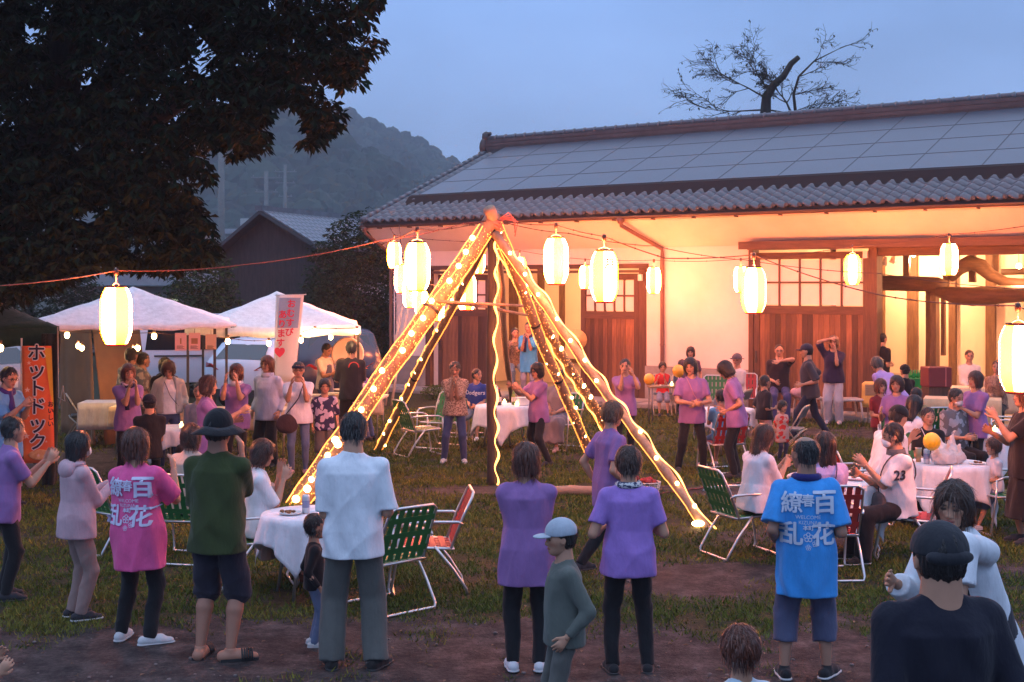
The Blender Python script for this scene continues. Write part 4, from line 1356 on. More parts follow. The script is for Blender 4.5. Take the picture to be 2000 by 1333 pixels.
def bush(loc, rad, n_, size, label, cat='shrub', colr=(.03, .05, .015), name='shrub', group=None):
    r_ = empty(name, loc, 0, label, cat, group)
    c = rng.normal(0, 1, (n_, 3)); c /= np.linalg.norm(c, axis=1)[:, None]
    rr = (.35 + .65 * rng.random(n_)**.5) * (.75 + .5 * fbm(c[:, 0] * 2 + loc[0], c[:, 1] * 2, c[:, 2] * 2 + 5))
    c = c * rr[:, None] * np.array(rad) + np.array([0, 0, rad[2] * .95])
    c = c[c[:, 2] > .03]
    leaf_cloud(c, size, 4, .2, 'foliage', r_, colr)
    m_ = MB(); m_.tube([(0, 0, 0), (.03, 0, rad[2] * .6), (0, .05, rad[2] * 1.2)], [rad[0] * .08, rad[0] * .06, .01], 6); m_.build('stem', bark, r_)
    return r_
bush((X_(690, 37), 37, 0), (1.35, 1.2, 2.35), 3200, .16, 'tall dark rounded evergreen between the dark house and the barn corner', 'tree', (.026, .042, .016), 'evergreen_tree')
bush((X_(645, 38.5), 38.5, 0), (.9, .9, 1.7), 1500, .15, 'smaller dark evergreen in front of the dark house wall', 'tree', (.022, .036, .014), 'evergreen_tree')
bush((X_(395, 33), 33, 0), (1.0, 1.0, 1.9), 1800, .15, 'dark bushy tree left of the dark house behind the van', 'tree', (.028, .046, .016), 'evergreen_tree')
bush((X_(845, 30.2), 30.4, 0), (.28, .2, .2), 160, .07, 'low weeds at the foot of the barn wall left of the first door', 'weeds', (.07, .11, .02), 'weed_clump')
bush((X_(300, 45), 45, 0), (1.6, 1.2, 1.2), 1500, .18, 'low dark hedge in front of the pale house with the lit window', 'hedge', (.022, .034, .014), 'hedge')
bush((X_(60, 42), 42, 0), (2.6, 1.5, 1.9), 2600, .2, 'broad dark hedge far back behind the green canopy', 'hedge', (.020, .032, .014), 'hedge')

# ------------------------------------------------------------------ buildings behind
dark_wood = wood('dark_weathered_boards', (.050, .036, .034), (.022, .016, .016), stretch=(3, 3, .5))
tile_m = mat('kawara_tile', (.10, .105, .12), .30, var=.35, vscale=2.2, bump=.15, bscale=30, spec=.7)
tile_dark = mat('kawara_dark', (.05, .05, .055), .6)  # darker tile grey for roof slabs, joints and edge pieces
hs = empty('dark_house', (X_(523, 41), 41, 0), R(-20), 'dark boarded gabled house with grey tiled roof behind the stalls', 'house')
zt, ze, wL, wR = Z_(412, 41), Z_(500, 41), 1.75, 1.65
m_ = MB()
m_.prism([(-wL, 0), (wR, 0), (wR, Z_(480, 41)), (0, zt - .15), (-wL, ze + .1)], 0, 7, 'y'); m_.build('wall', dark_wood, hs)
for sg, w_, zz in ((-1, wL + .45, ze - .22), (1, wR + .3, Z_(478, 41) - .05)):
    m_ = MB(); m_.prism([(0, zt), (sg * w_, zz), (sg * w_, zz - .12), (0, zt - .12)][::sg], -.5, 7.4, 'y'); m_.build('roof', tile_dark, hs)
    L_ = math.hypot(w_, zt - zz); an = math.atan2(zt - zz, w_)
    tm = MB(); tm.bevbox((0, 0, 0), (.225, .27, .04), .012); tme = tm.mesh('roof_tile'); tme.materials.append(tile_m)
    if sg > 0:
        for r__ in range(int(L_ / .26)):
            for c_ in range(26):
                s_ = (r__ + .5) * .26
                share('roof_tile', tme, hs, (sg * s_ * math.cos(an), -.35 + c_ * .30, zt - s_ * math.sin(an) + .03), (0, sg * (an + .06), 0))
m_ = MB(); m_.box((0, 3.4, zt + .05), (.26, 7.9, .16)); m_.build('ridge', tile_m, hs)
m_ = MB(); m_.bbox((-1.2, -.03, 1.1), (-.3, .02, 2.0)); m_.build('window', mat('dim_glass', (.02, .02, .025), .1), hs)
m_ = MB(); m_.bbox((.5, -.04, 0), (1.3, .03, 1.95)); m_.build('door', wood('dark_door', (.035, .02, .015), (.018, .010, .008)), hs)
m_ = MB(); m_.prism([(-wL - 1.3, 1.95), (-wL, 2.5), (-wL, 2.4), (-wL - 1.3, 1.83)], -.2, 6, 'y'); m_.build('lean_to_roof', tile_dark, hs)
m_ = MB(); m_.bbox((-wL - 1.15, 0, 0), (-wL - .01, 5.5, 1.85)); m_.build('lean_to_wall', dark_wood, hs)
m_ = MB(); m_.prism([(wR + .2, 2.75), (wR + 2.4, 2.1), (wR + 2.4, 2.0), (wR + .2, 2.65)], .4, 5, 'y'); m_.build('side_roof', tile_m, hs)
m_ = MB(); m_.bbox((wR + .01, .6, 0), (wR + 2.2, 4.8, 2.0)); m_.build('side_wall', dark_wood, hs)
ph = empty('pale_house', (X_(330, 52), 52, 0), R(8), 'low pale house with one small lit window far behind the white canopy', 'house')
m_ = MB(); m_.bbox((-3.6, 0, 0), (2.6, 4, 2.55)); m_.build('wall', mat('pale_render', (.22, .2, .2), .9), ph)
m_ = MB(); m_.prism([(-4.1, 2.6), (3.1, 2.6), (2.6, 3.15), (-3.6, 3.15)], -.6, 4.6, 'y'); m_.build('roof', mat('pale_sheet_roof', (.30, .31, .34), .5), ph)
for x0, x1, on in ((-.65, -.15, 1), (-.1, .4, 1), (1.2, 1.9, 0), (-2.6, -1.8, 0)):
    m_ = MB(); m_.bbox((x0, -.05, 1.5), (x1, -.02, 2.15)); fr = m_.build('window', mat('window_frame', (.12, .11, .1), .5), ph)
    m_ = MB(); m_.bbox((x0 + .04, -.06, 1.54), (x1 - .04, -.052, 2.11)); m_.build('pane', mat('lit_pane', (.3, .3, .2), .4, emit=(.75, .85, .5), estr=.6, var=0) if on else mat('dim_glass'), fr)
for i in range(14):
    m_ = MB(); m_.bbox((-3.4 + i * .43, -.9, 0), (-3.34 + i * .43, -.86, 1.15)); m_.build('fence_slat', dark_wood, ph)
b3 = empty('flat_building', (X_(462, 92), 92, 0), R(5), 'pale flat roofed building peeping over the dark house', 'building')
m_ = MB(); m_.bbox((-2.2, 0, 0), (1.6, 5, 6.1)); m_.build('wall', mat('pale_render2', (.42, .42, .40), .9), b3)
m_ = MB(); m_.bbox((-2.3, -.3, 6.1), (1.7, 5.2, 6.45)); m_.build('roof', mat('pale_sheet_roof'), b3)
m_ = MB(); m_.bbox((.2, .5, 6.45), (.9, 1.5, 7.2)); m_.build('chimney', mat('pale_render2'), b3)
for x0 in (-1.8, -.7, .5):
    m_ = MB(); m_.bbox((x0, -.03, 4.3), (x0 + .8, -.005, 5.4)); m_.build('window', mat('dim_glass'), b3)
conc = mat('pole_concrete', (.16, .16, .155), .85)
def pole(px, Y, top, r_, arms, label):
    o = empty('utility_pole', (X_(px, Y), Y, 0), 0, label, 'utility pole', 'utility poles in front of the misty hill')
    z = Z_(top, Y); m_ = MB(); m_.tube([(0, 0, 0), (0, 0, z)], [r_ * 1.4, r_], 8); m_.build('mast', conc, o)
    for k_, w_ in arms:
        m_ = MB(); m_.box((0, 0, z - k_), (w_, .1, .1)); 
        for s_ in (-.42, 0, .42): m_.tube([(s_ * w_, 0, z - k_), (s_ * w_, 0, z - k_ + .25)], .05, 6)
        m_.build('crossarm', mat('pole_steel', (.2, .2, .21), .5), o)
pole(432, 75, 292, .17, (), 'thick concrete utility pole leftmost below the tree crown')
pole(520, 130, 335, .2, ((.6, 3.0), (2.0, 2.2)), 'middle utility pole with two crossarms above the dark house ridge')
pole(557, 190, 322, .22, ((1.0, 3.2), (2.6, 2.8), (4.5, 2.0)), 'slim utility pole with three crossarms right of the house ridge')
py_o = empty('pylon', (X_(649, 420), 420, 0), 0, 'tiny lattice pylon standing on the misty hillside', 'pylon')
z0_, z1_ = Z_(345, 420), Z_(290, 420)
m_ = MB()
for sx in (-1, 1):
    for sy in (-1, 1): m_.tube([(sx * 1.6, sy * 1.6, z0_ - 10), (sx * .4, sy * .4, z1_)], .16, 4)
m_.build('mast', mat('pole_steel'), py_o)
for k_ in (1.0, 3.0, 5.0):
    m_ = MB(); m_.box((0, 0, z1_ - k_), (4.2, .25, .25)); m_.build('crossarm', mat('pole_steel'), py_o)
# ------------------------------------------------------------------ the barn
TH = R(36.5); O_ = Vector((X_(775, 33.9), 33.9, 0))
barn = empty('barn', O_, -TH, 'long white plastered barn with tiled roof carrying solar panels', 'barn')
cu_, su_ = math.cos(TH), math.sin(TH)
def uf(px, n_=0.0):
    ox, oy = O_.x + n_ * su_, O_.y + n_ * cu_
    k = (px - 1000) / F
    return (k * oy - ox) / (cu_ + k * su_)
def zf(px, py, n_=0.0):
    u = uf(px, n_); Y = O_.y + n_ * cu_ - u * su_
    return Z_(py, Y)
plaster = mat('plaster', (.70, .64, .60), .92, c2=(.60, .54, .50), vscale=.9, bump=.12, bscale=9)
def RND(name, c, c2, **k):
    m = wood(name, c, c2, **k); n = m.node_tree.nodes; l = m.node_tree.links; b = n['Principled BSDF']
    src = b.inputs['Base Color'].links[0].from_socket
    oi = n.new('ShaderNodeObjectInfo'); mr = n.new('ShaderNodeMapRange'); mr.inputs['To Min'].default_value = .40; mr.inputs['To Max'].default_value = 1.9
    l.new(oi.outputs['Random'], mr.inputs['Value']); v = n.new('ShaderNodeVectorMath'); v.operation = 'MULTIPLY'; l.new(src, v.inputs[0]); l.new(mr.outputs[0], v.inputs[1]); l.new(v.outputs[0], b.inputs['Base Color'])
    return m
timber = wood('timber', (.12, .055, .030), (.05, .022, .012), stretch=(6, 6, .6))
timber_h = wood('timber_horizontal', (.12, .055, .030), (.05, .022, .012), stretch=(.6, 6, 6))
oldbeam = wood('old_beam', (.15, .075, .032), (.075, .036, .016), stretch=(.8, 5, 5))
oldpost = wood('old_post', (.17, .09, .04), (.085, .042, .02), stretch=(5, 5, .8))
plankm = RND('door_plank', (.17, .075, .034), (.065, .026, .012), stretch=(11, 3, .45), vscale=4)
concrete = mat('concrete', (.26, .24, .23), .9, var=.2, vscale=3, bump=.2, bscale=20)
def bb(name, lo, hi, m, par=barn):
    q = MB(); q.bbox(lo, hi); return q.build(name, m, par)
UE = 19.5
def RND_(): pass
# walls: plaster above and between the openings
bb('wall', (-.02, 0.10, .84), (.97, .30, 3.46), plaster)
bb('wall', (7.36, 0.0, .84), (9.88, .22, 3.46), plaster)
bb('wall', (.97, 0.0, 3.10), (7.36, .2, 3.46), plaster)
bb('wall', (-.02, 0.0, .84), (.966, .096, 3.46), plaster)
bb('wall', (9.884, 0.03, 3.50), (UE, .2, 3.56), plaster)
bb('end_wall', (-.05, .304, 0), (.15, 8.9, 4.1), plaster)
bb('rear_wall', (.154, 8.7, 0), (UE, 8.9, 4.1), plaster)
bb('plinth', (-.06, -.03, 0), (.968, .3, .836), mat('stained_render', (.30, .27, .25), .9, c2=(.16, .14, .13), vscale=1.7, bump=.2, bscale=10))
bb('plinth', (7.34, -.035, 0), (9.90, .24, .836), concrete)
# covered eave
q = MB(); q.prism([(-.75, 4.13), (-.75, 4.02), (-.004, 3.462), (-.004, 4.13)], -.36, UE, 'x'); q.build('eave_cove', plaster, barn)
q = MB(); q.prism([(-.80, 4.20), (-.80, 4.06), (-.755, 4.06), (-.755, 4.20)], -.40, UE, 'x'); q.build('fascia', mat('dark_fascia', (.045, .03, .028), .6), barn)
q = MB()
gp = [(-.87 + .065 * math.cos(a), 4.115 + .065 * math.sin(a)) for a in np.linspace(PI, 2 * PI, 8)] + [(-.87 + .052 * math.cos(a), 4.118 + .052 * math.sin(a)) for a in np.linspace(2 * PI, PI, 8)]
q.prism(gp[::-1], -.42, UE, 'x'); q.build('gutter', mat('gutter_brown', (.06, .035, .03), .45), barn)
gbk = MB(); gbk.bbox((-.012, -.95, 4.02), (.012, -.79, 4.05)); gbm = gbk.mesh('gutter_bracket'); gbm.materials.append(mat('gutter_brown'))
for i in range(20): share('gutter_bracket', gbm, barn, (.2 + i * .98, 0, 0))
dp = mat('downpipe_brown', (.13, .065, .05), .45)
for ux, u0 in ((7.80, 7.22), (-.14, -.30)):
    q = MB(); q.tube([(u0, -.86, 4.06), (u0, -.84, 3.92), (ux, -.08, 3.42), (ux, -.07, 3.2), (ux, -.07, .02)], .045, 8, sm=False)
    dpo = q.build('downpipe', dp, barn)
    q = MB(); q.lathe([(.09, 0), (.06, -.12)], (u0, -.86, 4.08), 10); q.build('rain_head', dp, dpo)
    for z in (2.6, 1.3):
        q = MB(); q.lathe([(.056, 0), (.056, .03)], (ux, -.07, z), 8); q.build('pipe_clip', dp, dpo)
q = MB(); q.tube([(-.0, -.09, 3.0), (-.0, -.09, .05)], .018, 6); q.build('conduit', mat('white_pipe', (.6, .55, .55), .5), barn)
# roof
PH = R(22.5); cph, sph = math.cos(PH), math.sin(PH)
SR = 5.62
nR, zR = -.8 + SR * cph, 4.18 + SR * sph
q = MB(); q.prism([(-.80, 4.205), (nR, zR), (nR, zR - .1), (-.80, 4.13 + .004)][::-1], -.40, UE, 'x'); q.build('roof', tile_dark, barn)
q = MB(); q.prism([(nR + .002, zR), (2 * nR + .8, 4.18), (2 * nR + .8, 4.1), (nR + .002, zR - .1)], -.40, UE, 'x'); q.build('roof', tile_dark, barn)
def roofp(u, s, off):
    return (u, -.8 + s * cph - off * sph, 4.2 + s * sph + off * cph)
# pantile: wave section, thick front lip
def pantile(w=.285, L=.31):
    q = MB(); n_ = 7; vs = []
    for (y_, zo) in ((-.02, .022), (L, -.002)):
        for i in range(n_):
            x = (i / (n_ - 1)) * w * 1.06
            zz = .038 * math.sin(x / w * 2 * PI - 1.1) + zo + .032
            vs.append((x, y_, zz))
    for i in range(n_):
        vs.append((vs[i][0], -.02, vs[i][2] - .042))
    fs = [(i, i + 1, n_ + i + 1, n_ + i) for i in range(n_ - 1)] + [(2 * n_ + i, 2 * n_ + i + 1, i + 1, i) for i in range(n_ - 1)]
    q.add(vs, fs, True)
    return q
ptm = pantile().mesh('roof_tile'); ptm.materials.append(tile_m)
rowp, colp = .262, .285
spots = []
for r_ in range(5):
    for c_ in range(int((UE + .4) / colp)):
        spots.append((-.38 + c_ * colp, r_ * rowp + .0))
for r_ in range(5, 21):
    for c_ in range(2): spots.append((-.38 + c_ * colp, r_ * rowp))
spots.sort(key=lambda t_: (t_[0] > 15.9, t_[1] > 1.05 and t_[0] > .3))
rest = MB(); tmb = pantile()
for i, (u, s_) in enumerate(spots):
    loc = roofp(u, s_, 0)
    if i < 296:
        share('roof_tile', ptm, barn, loc, (PH, 0, 0))
    else:
        mm = Matrix.Rotation(PH, 3, 'X'); rest.add([mm @ Vector(v) + Vector(loc) for v in tmb.v], tmb.f, True)
o = rest.build('roof_tiles', tile_m, barn); o['kind'] = 'stuff'
# round eave ends
ee = MB(); ee.lathe([(.048, 0), (.048, .03), (.03, .034)], n=10, rot=Matrix.Rotation(R(90), 3, 'X')); eem = ee.mesh('eave_end'); eem.materials.append(tile_dark)
for c_ in range(60): share('eave_end', eem, barn, roofp(-.30 + c_ * colp, -.02, .045))
# verge: barrel tiles down the gable edge
vb = MB(); vb.tube([(0, 0, 0), (0, .26, -.015)], [.085, .07], 8); vbm = vb.mesh('verge_tile'); vbm.materials.append(tile_m)
for i in range(21):
    share('verge_tile', vbm, barn, roofp(-.44, i * .262, .06), (PH, 0, 0))
    share('verge_tile', vbm, barn, roofp(.24, i * .262, .06), (PH, 0, 0)) if i > 4 else None
q = MB(); q.prism([(-.80, 4.08), (nR, zR - .16), (nR, zR + .02), (-.80, 4.22)][::-1], -.50, -.42, 'x'); q.build('verge_board', tile_dark, barn)
# ridge
rm = mat('ridge_tile', (.075, .06, .06), .5, var=.3, vscale=3, bump=.2, bscale=20)
for k_ in range(4):
    bb('ridge_course', (-.42, nR - .15 + k_ * .012, zR - .02 + k_ * .105), (UE, nR + .15 - k_ * .012, zR + .068 + k_ * .105), rm)
    bb('ridge_joint', (-.41, nR - .12 + k_ * .012, zR + .068 + k_ * .105), (UE, nR + .12 - k_ * .012, zR + .085 + k_ * .105), tile_dark)
rc = MB(); rc.tube([(0, 0, 0), (.24, 0, 0), (.25, 0, 0), (.30, 0, 0)], [.075, .075, .092, .092], 8); rcm = rc.mesh('ridge_cap'); rcm.materials.append(tile_m)
for i in range(int((UE + .4) / .33)): share('ridge_cap', rcm, barn, (-.42 + i * .33, nR, zR + .43))
q = MB(); q.ball((-.52, nR, zR + .18), (.12, .27, .30), 12, 8); q.ball((-.50, nR, zR + .47), (.12, .16, .17), 10, 6); q.ball((-.52, nR - .2, zR - .02), (.08, .12, .10), 8, 6); q.ball((-.52, nR + .2, zR - .02), (.08, .12, .10), 8, 6)
q.tube([(-.62, nR, zR + .55), (-.35, nR, zR + .57)], .05, 8); q.build('ridge_end_tile', tile_dark, barn)
# solar panels
pvf = mat('panel_frame', (.035, .03, .035), .4, metal=.3)
pvm = mat('panel_glass', (.05, .06, .085), .33, var=.18, vscale=.6, spec=1.0)
q = MB(); q.bbox((0.012, .008, 0), (1.413, .985, .012)); pvg = q.mesh('solar_panel'); pvg.materials.append(pvm)
q = MB(); q.bbox((0, 0, -.03), (1.425, .993, -.002)); 
for a_ in ((0, 0, 1.425, .0085), (0, .9845, 1.425, .993), (0, .009, .0115, .984), (1.4135, .009, 1.425, .984)): q.bbox((a_[0], a_[1], -.0015), (a_[2], a_[3], .016))
pvb = q.mesh('panel_frame'); pvb.materials.append(pvf)
for c_ in range(13):
    for r_ in range(4):
        loc = roofp(.28 + c_ * 1.425, 1.52 + r_ * .998, .16)
        po = share('solar_panel', pvg, barn, loc, (PH, 0, 0)); share('panel_frame', pvb, po)
q = MB(); vs = [roofp(u, s_, o_) for u in (.02, UE) for s_, o_ in ((1.515, .17), (1.515, .02), (1.10, .02), (1.42, .17))]
q.add(vs, [(0, 1, 2, 3), (7, 6, 5, 4), (0, 4, 5, 1), (1, 5, 6, 2), (2, 6, 7, 3), (3, 7, 4, 0)]); q.build('panel_skirt', mat('panel_skirt', (.022, .010, .009), .7, spec=.2), barn)
q = MB(); vs = [roofp(u, s_, o_) for u in (.04, .26) for s_, o_ in ((1.2, .02), (5.5, .02), (5.5, .05), (1.2, .05))]
q.add(vs, [(0, 1, 2, 3), (7, 6, 5, 4), (0, 4, 5, 1), (1, 5, 6, 2), (2, 6, 7, 3), (3, 7, 4, 0)]); q.build('verge_flashing', tile_dark, barn)
# --- left bay
bb('door_frame', (.97, -.02, 0), (1.12, .2, 3.0), timber)
bb('door_frame', (7.18, -.03, 0), (7.355, .2, 3.0), timber)
bb('lintel', (.93, -.10, 3.0), (7.42, .16, 3.098), timber_h)
bb('rail_cover', (1.0, -.16, 2.90), (7.40, -.02, 2.96), timber_h)
bb('side_panel', (1.124, .12, .02), (1.33, .18, 3.0), plaster)
def sliding(u0, u1, z0, z1, zw0, zw1, cols, rows, n0, nm='sliding_door', plw=.118):
    """wooden sliding door: stiles, rails, planks below, a paned light above"""
    d = empty(nm, (u0, n0, 0)); d.parent = barn
    W = u1 - u0; st = .12
    bb('stile', (0, 0, z0), (st, .06, z1), timber, d); bb('stile', (W - st, 0, z0), (W, .06, z1), timber, d)
    bb('rail', (st, -.003, z1 - .14), (W - st, .06, z1), timber_h, d)
    bb('rail', (st, -.003, zw0 - .17), (W - st, .06, zw0), timber_h, d)
    bb('rail', (st, -.003, z0), (W - st, .06, z0 + .12), timber_h, d)
    n_ = max(3, int((W - 2 * st) / plw)); pw_ = (W - 2 * st) / n_
    pq = MB(); pq.bbox((.003, .016, 0), (pw_ - .003, .045, zw0 - .17 - z0 - .12)); pm = pq.mesh('plank')
    pm.materials.append(plankm)
    for i in range(n_):
        share('plank', pm, d, (st + i * pw_, rng.normal(0, .003), z0 + .12))
    ww_, hh_ = (W - 2 * st) / cols, (z1 - .14 - zw0) / rows
    gq = MB(); gq.bbox((.02, .028, .02), (ww_ - .02, .034, hh_ - .02)); gme = gq.mesh('pane')
    gme.materials.append(mat('pale_pane', (.72, .60, .55), .6, var=.05))  # opaque panes in one pale warm colour
    for i in range(cols):
        for j in range(rows): share('pane', gme, d, (st + i * ww_, 0, zw0 + j * hh_))
    for i in range(1, cols): bb('muntin', (st + i * ww_ - .0199, .004, zw0), (st + i * ww_ + .0199, .05, z1 - .14), timber, d)
    for j in range(1, rows): bb('muntin', (st, .001, zw0 + j * hh_ - .0199), (W - st, .053, zw0 + j * hh_ + .0199), timber_h, d)
    bb('handle', (st * .3, -.02, 1.0), (st * .6, .0, 1.25), mat('iron', (.03, .03, .03), .5), d)
    return d
sliding(1.35, 2.95, .06, 2.88, 2.03, 2.68, 5, 2, .02)
sliding(5.62, 7.16, .06, 2.88, 2.03, 2.68, 5, 2, -.01)
sliding(10.0, 12.5, .05, 3.30, 2.20, 3.12, 5, 2, -.06)
# --- right bay
bb('door_frame', (9.884, -.08, 0), (9.99, .2, 3.36), timber)
bb('door_frame', (12.51, -.10, 0), (12.68, .2, 3.36), timber)
bb('canopy_board', (9.82, -.34, 3.44), (UE, -.004, 3.50), timber_h)
bb('canopy_fascia', (9.80, -.38, 3.37), (UE, -.343, 3.53), timber_h)
bb('lintel', (9.884, -.14, 3.362), (UE, .2, 3.438), timber_h)
bb('lintel_beam', (12.684, -.05, 3.20), (UE, .18, 3.358), timber_h)
for u in (9.98, 12.42, 7.24): bb('porcelain_insulator', (u, -.17, 3.16 if u > 8 else 2.72), (u + .09, -.105, 3.30 if u > 8 else 2.86), mat('white_plastic', (.6, .55, .52), .4))
# --- interior
cream = mat('interior_plaster', (.72, .60, .46), .9, var=.05, vscale=1.5)
bb('floor', (.16, -.02, 0.0), (UE, 8.69, .055), mat('earth_floor', (.30, .25, .20), .9, var=.2))
for (a_, b_, nb) in ((1.0, 8.0, 3.4), (9.9, UE, 4.5)):
    bb('inner_wall', (a_, nb, .6), (b_, nb + .1, 3.9), cream)
    bb('inner_plinth', (a_, nb - .03, .056), (b_, nb + .1, .598), mat('inner_plinth', (.50, .42, .33), .9))
bb('partition', (9.6, .23, .056), (9.72, 8.6, 4.0), cream)
bb('partition', (1.02, .3, .056), (1.1, 3.39, 3.9), cream)
bb('partition', (8.1, .23, .056), (8.2, 3.5, 3.9), cream)
bb('ceiling', (.2, .21, 3.92), (UE, 8.6, 3.98), wood('dark_ceiling', (.10, .06, .035), (.05, .03, .02), stretch=(.7, 5, 5)))
for px0, px1 in ((993, 1012), (1053, 1063), (1095, 1103), (968, 974)):
    u = uf(px0, 3.38); bb('stud', (u, 3.30, .56), (uf(px1, 3.38), 3.396, 3.9), oldpost)
bb('sill_rail', (1.12, 3.28, .602), (8.0, 3.299, .70), oldbeam)
for px0, px1 in ((1775, 1793), (1855, 1868), (1927, 1945), (1722, 1728), (2010, 2030), (2080, 2100)):
    bb('stud', (uf(px0, 4.45), 4.36, .056), (uf(px1, 4.45), 4.496, 3.9), oldpost)
q = MB(); u = uf(1808, 2.2); q.tube([(u + .14, 2.2, .056), (u + .15, 2.2, 1.6), (u + .14, 2.2, 2.75)], [.16, .15, .15], 8, sm=False); q.build('inner_post', oldpost, barn)
q = MB(); q.box((u + .34, 2.3, 1.9), (.08, .1, 1.5)); q.build('inner_brace', oldpost, barn)
def beam(name, pts, r_, n_):
    q = MB(); q.tube([(uf(a_, n_), n_, zf(a_, b_, n_)) for a_, b_ in pts], r_, 10, sm=True); return q.build(name, oldbeam, barn)
beam('tie_beam', [(1715, 553), (1770, 554), (1830, 556), (1850, 560)], [.17, .17, .16, .12], 2.0)
beam('curved_beam', [(1828, 570), (1860, 576), (1900, 580), (1950, 576), (2000, 574), (2060, 572)], [.09, .17, .20, .19, .17, .16], 1.6)
beam('curved_beam', [(1855, 545), (1872, 525), (1895, 513), (1915, 520), (1935, 538), (1965, 552), (2040, 556)], [.10, .15, .17, .16, .13, .11, .10], 2.6)
beam('upper_rail', [(1700, 497), (1850, 492), (2060, 486)], .06, 3.2)
beam('upper_rail', [(1930, 533), (2100, 527)], .07, 3.6)
for pxx in (1765, 1843, 1893, 1940): 
    bb('upper_post', (uf(pxx, 3.0), 2.95, zf(pxx, 552, 3.0)), (uf(pxx, 3.0) + .13, 3.08, 3.9), oldpost)
for pxx, pyy in ((1728, 512), (1744, 508)):
    q = MB(); q.lathe([(.02, .10), (.035, .06), (.07, -.06), (.065, -.065)], (uf(pxx, .6), .6, zf(pxx, pyy, .6)), 10, rot=Matrix.Rotation(R(20), 3, 'Y')); q.build('spotlight_shade', mat('white_plastic'), barn)
# lamps inside
def bulb_lamp(u, n_, z, energy, label, shade=True):
    w_ = barn.matrix_basis @ Vector((u, n_, z))
    e_ = empty('pendant_lamp', w_, 0, label, 'pendant lamp', 'bare bulbs hanging inside the barn')
    q = MB(); q.ball((0, 0, 0), .055, 10, 8); q.build('bulb', mat('hot_bulb', (1, .9, .7), .5, emit=(1, .72, .36), estr=30, var=0), e_)
    q = MB(); q.tube([(0, 0, .05), (0, 0, 3.9 - z)], .008, 5); q.build('flex', mat('flex', (.03, .03, .03), .6), e_)
    L = bpy.data.objects.new('bulb_light', bpy.data.lights.new('bulb_light', 'POINT')); col.objects.link(L)
    L.data.energy = energy; L.data.color = (1, .46, .21); L.data.shadow_soft_size = .12; L.parent = e_; L.location = (0, 0, -.13)
bulb_lamp(uf(1990, 1.7), 1.7, zf(1990, 520, 1.7), 260, 'bare glowing bulb high in the open bay at the right edge')
bulb_lamp(12.2, 3.3, 3.3, 620, 'bare glowing bulb behind the lintel of the open bay')
bulb_lamp(15.4, 3.4, 3.3, 720, 'bare glowing bulb deep in the bay beyond the right edge')
bulb_lamp(4.2, 1.2, 3.2, 420, 'bare glowing bulb behind the lintel between the two plank doors')
# paved step along the barn
for i in range(24):
    u = -.9 + i * .86
    if u > 8.2 and u < 9.6: continue
    q = MB(); q.bevbox((u + .42, -.55, .03 + .012 * math.sin(i * 2.3)), (.84, .95, .15), .02); o = q.build('kerb_stone', concrete); o['kind'] = 'structure'
    o.location = O_; o.rotation_euler = (0, 0, -TH)
# ------------------------------------------------------------------ paper lanterns
def lantern_mat():
    m = bpy.data.materials.new('lantern_paper'); m.use_nodes = True
    n = m.node_tree.nodes; l = m.node_tree.links; b = n['Principled BSDF']
    tc = n.new('ShaderNodeTexCoord'); sp = n.new('ShaderNodeSeparateXYZ'); l.new(tc.outputs['Object'], sp.inputs[0])
    at = n.new('ShaderNodeMath'); at.operation = 'ARCTAN2'; l.new(sp.outputs['X'], at.inputs[0]); l.new(sp.outputs['Y'], at.inputs[1])
    mu = n.new('ShaderNodeMath'); mu.operation = 'MULTIPLY'; mu.inputs[1].default_value = 3.0; l.new(at.outputs[0], mu.inputs[0])
    sn = n.new('ShaderNodeMath'); sn.operation = 'SINE'; l.new(mu.outputs[0], sn.inputs[0])
    gt = n.new('ShaderNodeMapRange'); gt.inputs['From Min'].default_value = -.12; gt.inputs['From Max'].default_value = .12; l.new(sn.outputs[0], gt.inputs['Value'])
    mx = n.new('ShaderNodeMixRGB'); mx.inputs[1].default_value = (1.0, .215, .105, 1); mx.inputs[2].default_value = (.66, .150, .0016, 1)
    l.new(gt.outputs[0], mx.inputs[0])
    # the bulb hangs in the middle: paper brightest there
    z2 = n.new('ShaderNodeMath'); z2.operation = 'MULTIPLY'; l.new(sp.outputs['Z'], z2.inputs[0]); l.new(sp.outputs['Z'], z2.inputs[1])
    mr = n.new('ShaderNodeMapRange'); mr.inputs['From Min'].default_value = 0; mr.inputs['From Max'].default_value = .075
    mr.inputs['To Min'].default_value = 1.0; mr.inputs['To Max'].default_value = .40; l.new(z2.outputs[0], mr.inputs['Value'])
    st = n.new('ShaderNodeMath'); st.operation = 'MULTIPLY'; st.inputs[1].default_value = LANT; l.new(mr.outputs[0], st.inputs[0])
    b.inputs['Base Color'].default_value = (.7, .6, .4, 1)
    l.new(mx.outputs[0], b.inputs['Emission Color']); l.new(st.outputs[0], b.inputs['Emission Strength'])
    return m
LANT = 208
lpm = lantern_mat()
dark_ring = mat('lantern_ring', (.03, .012, .01), .5)
red_ring = mat('lantern_base', (.35, .03, .02), .5)
def lantern_mesh(w=.30, h=.56):
    q = MB(); prof = []; n_ = 34
    for i in range(n_ + 1):
        t_ = i / n_; z = (t_ - .5) * h
        e_ = abs(2 * t_ - 1)
        r_ = w / 2 * (1 - .36 * max(0, (e_ - .35) / .65)**2.2) + .0026 * (1 if i % 2 else -1)
        prof.append((r_, z))
    q.lathe(prof, n=28, cap=False)
    return q.mesh('paper_shade')
lme = lantern_mesh(); lme.materials.append(lpm)
q = MB(); q.lathe([(.085, .27), (.10, .272), (.10, .295), (.085, .297)], n=20, cap=False); lr_top = q.mesh('top_ring'); lr_top.materials.append(dark_ring)
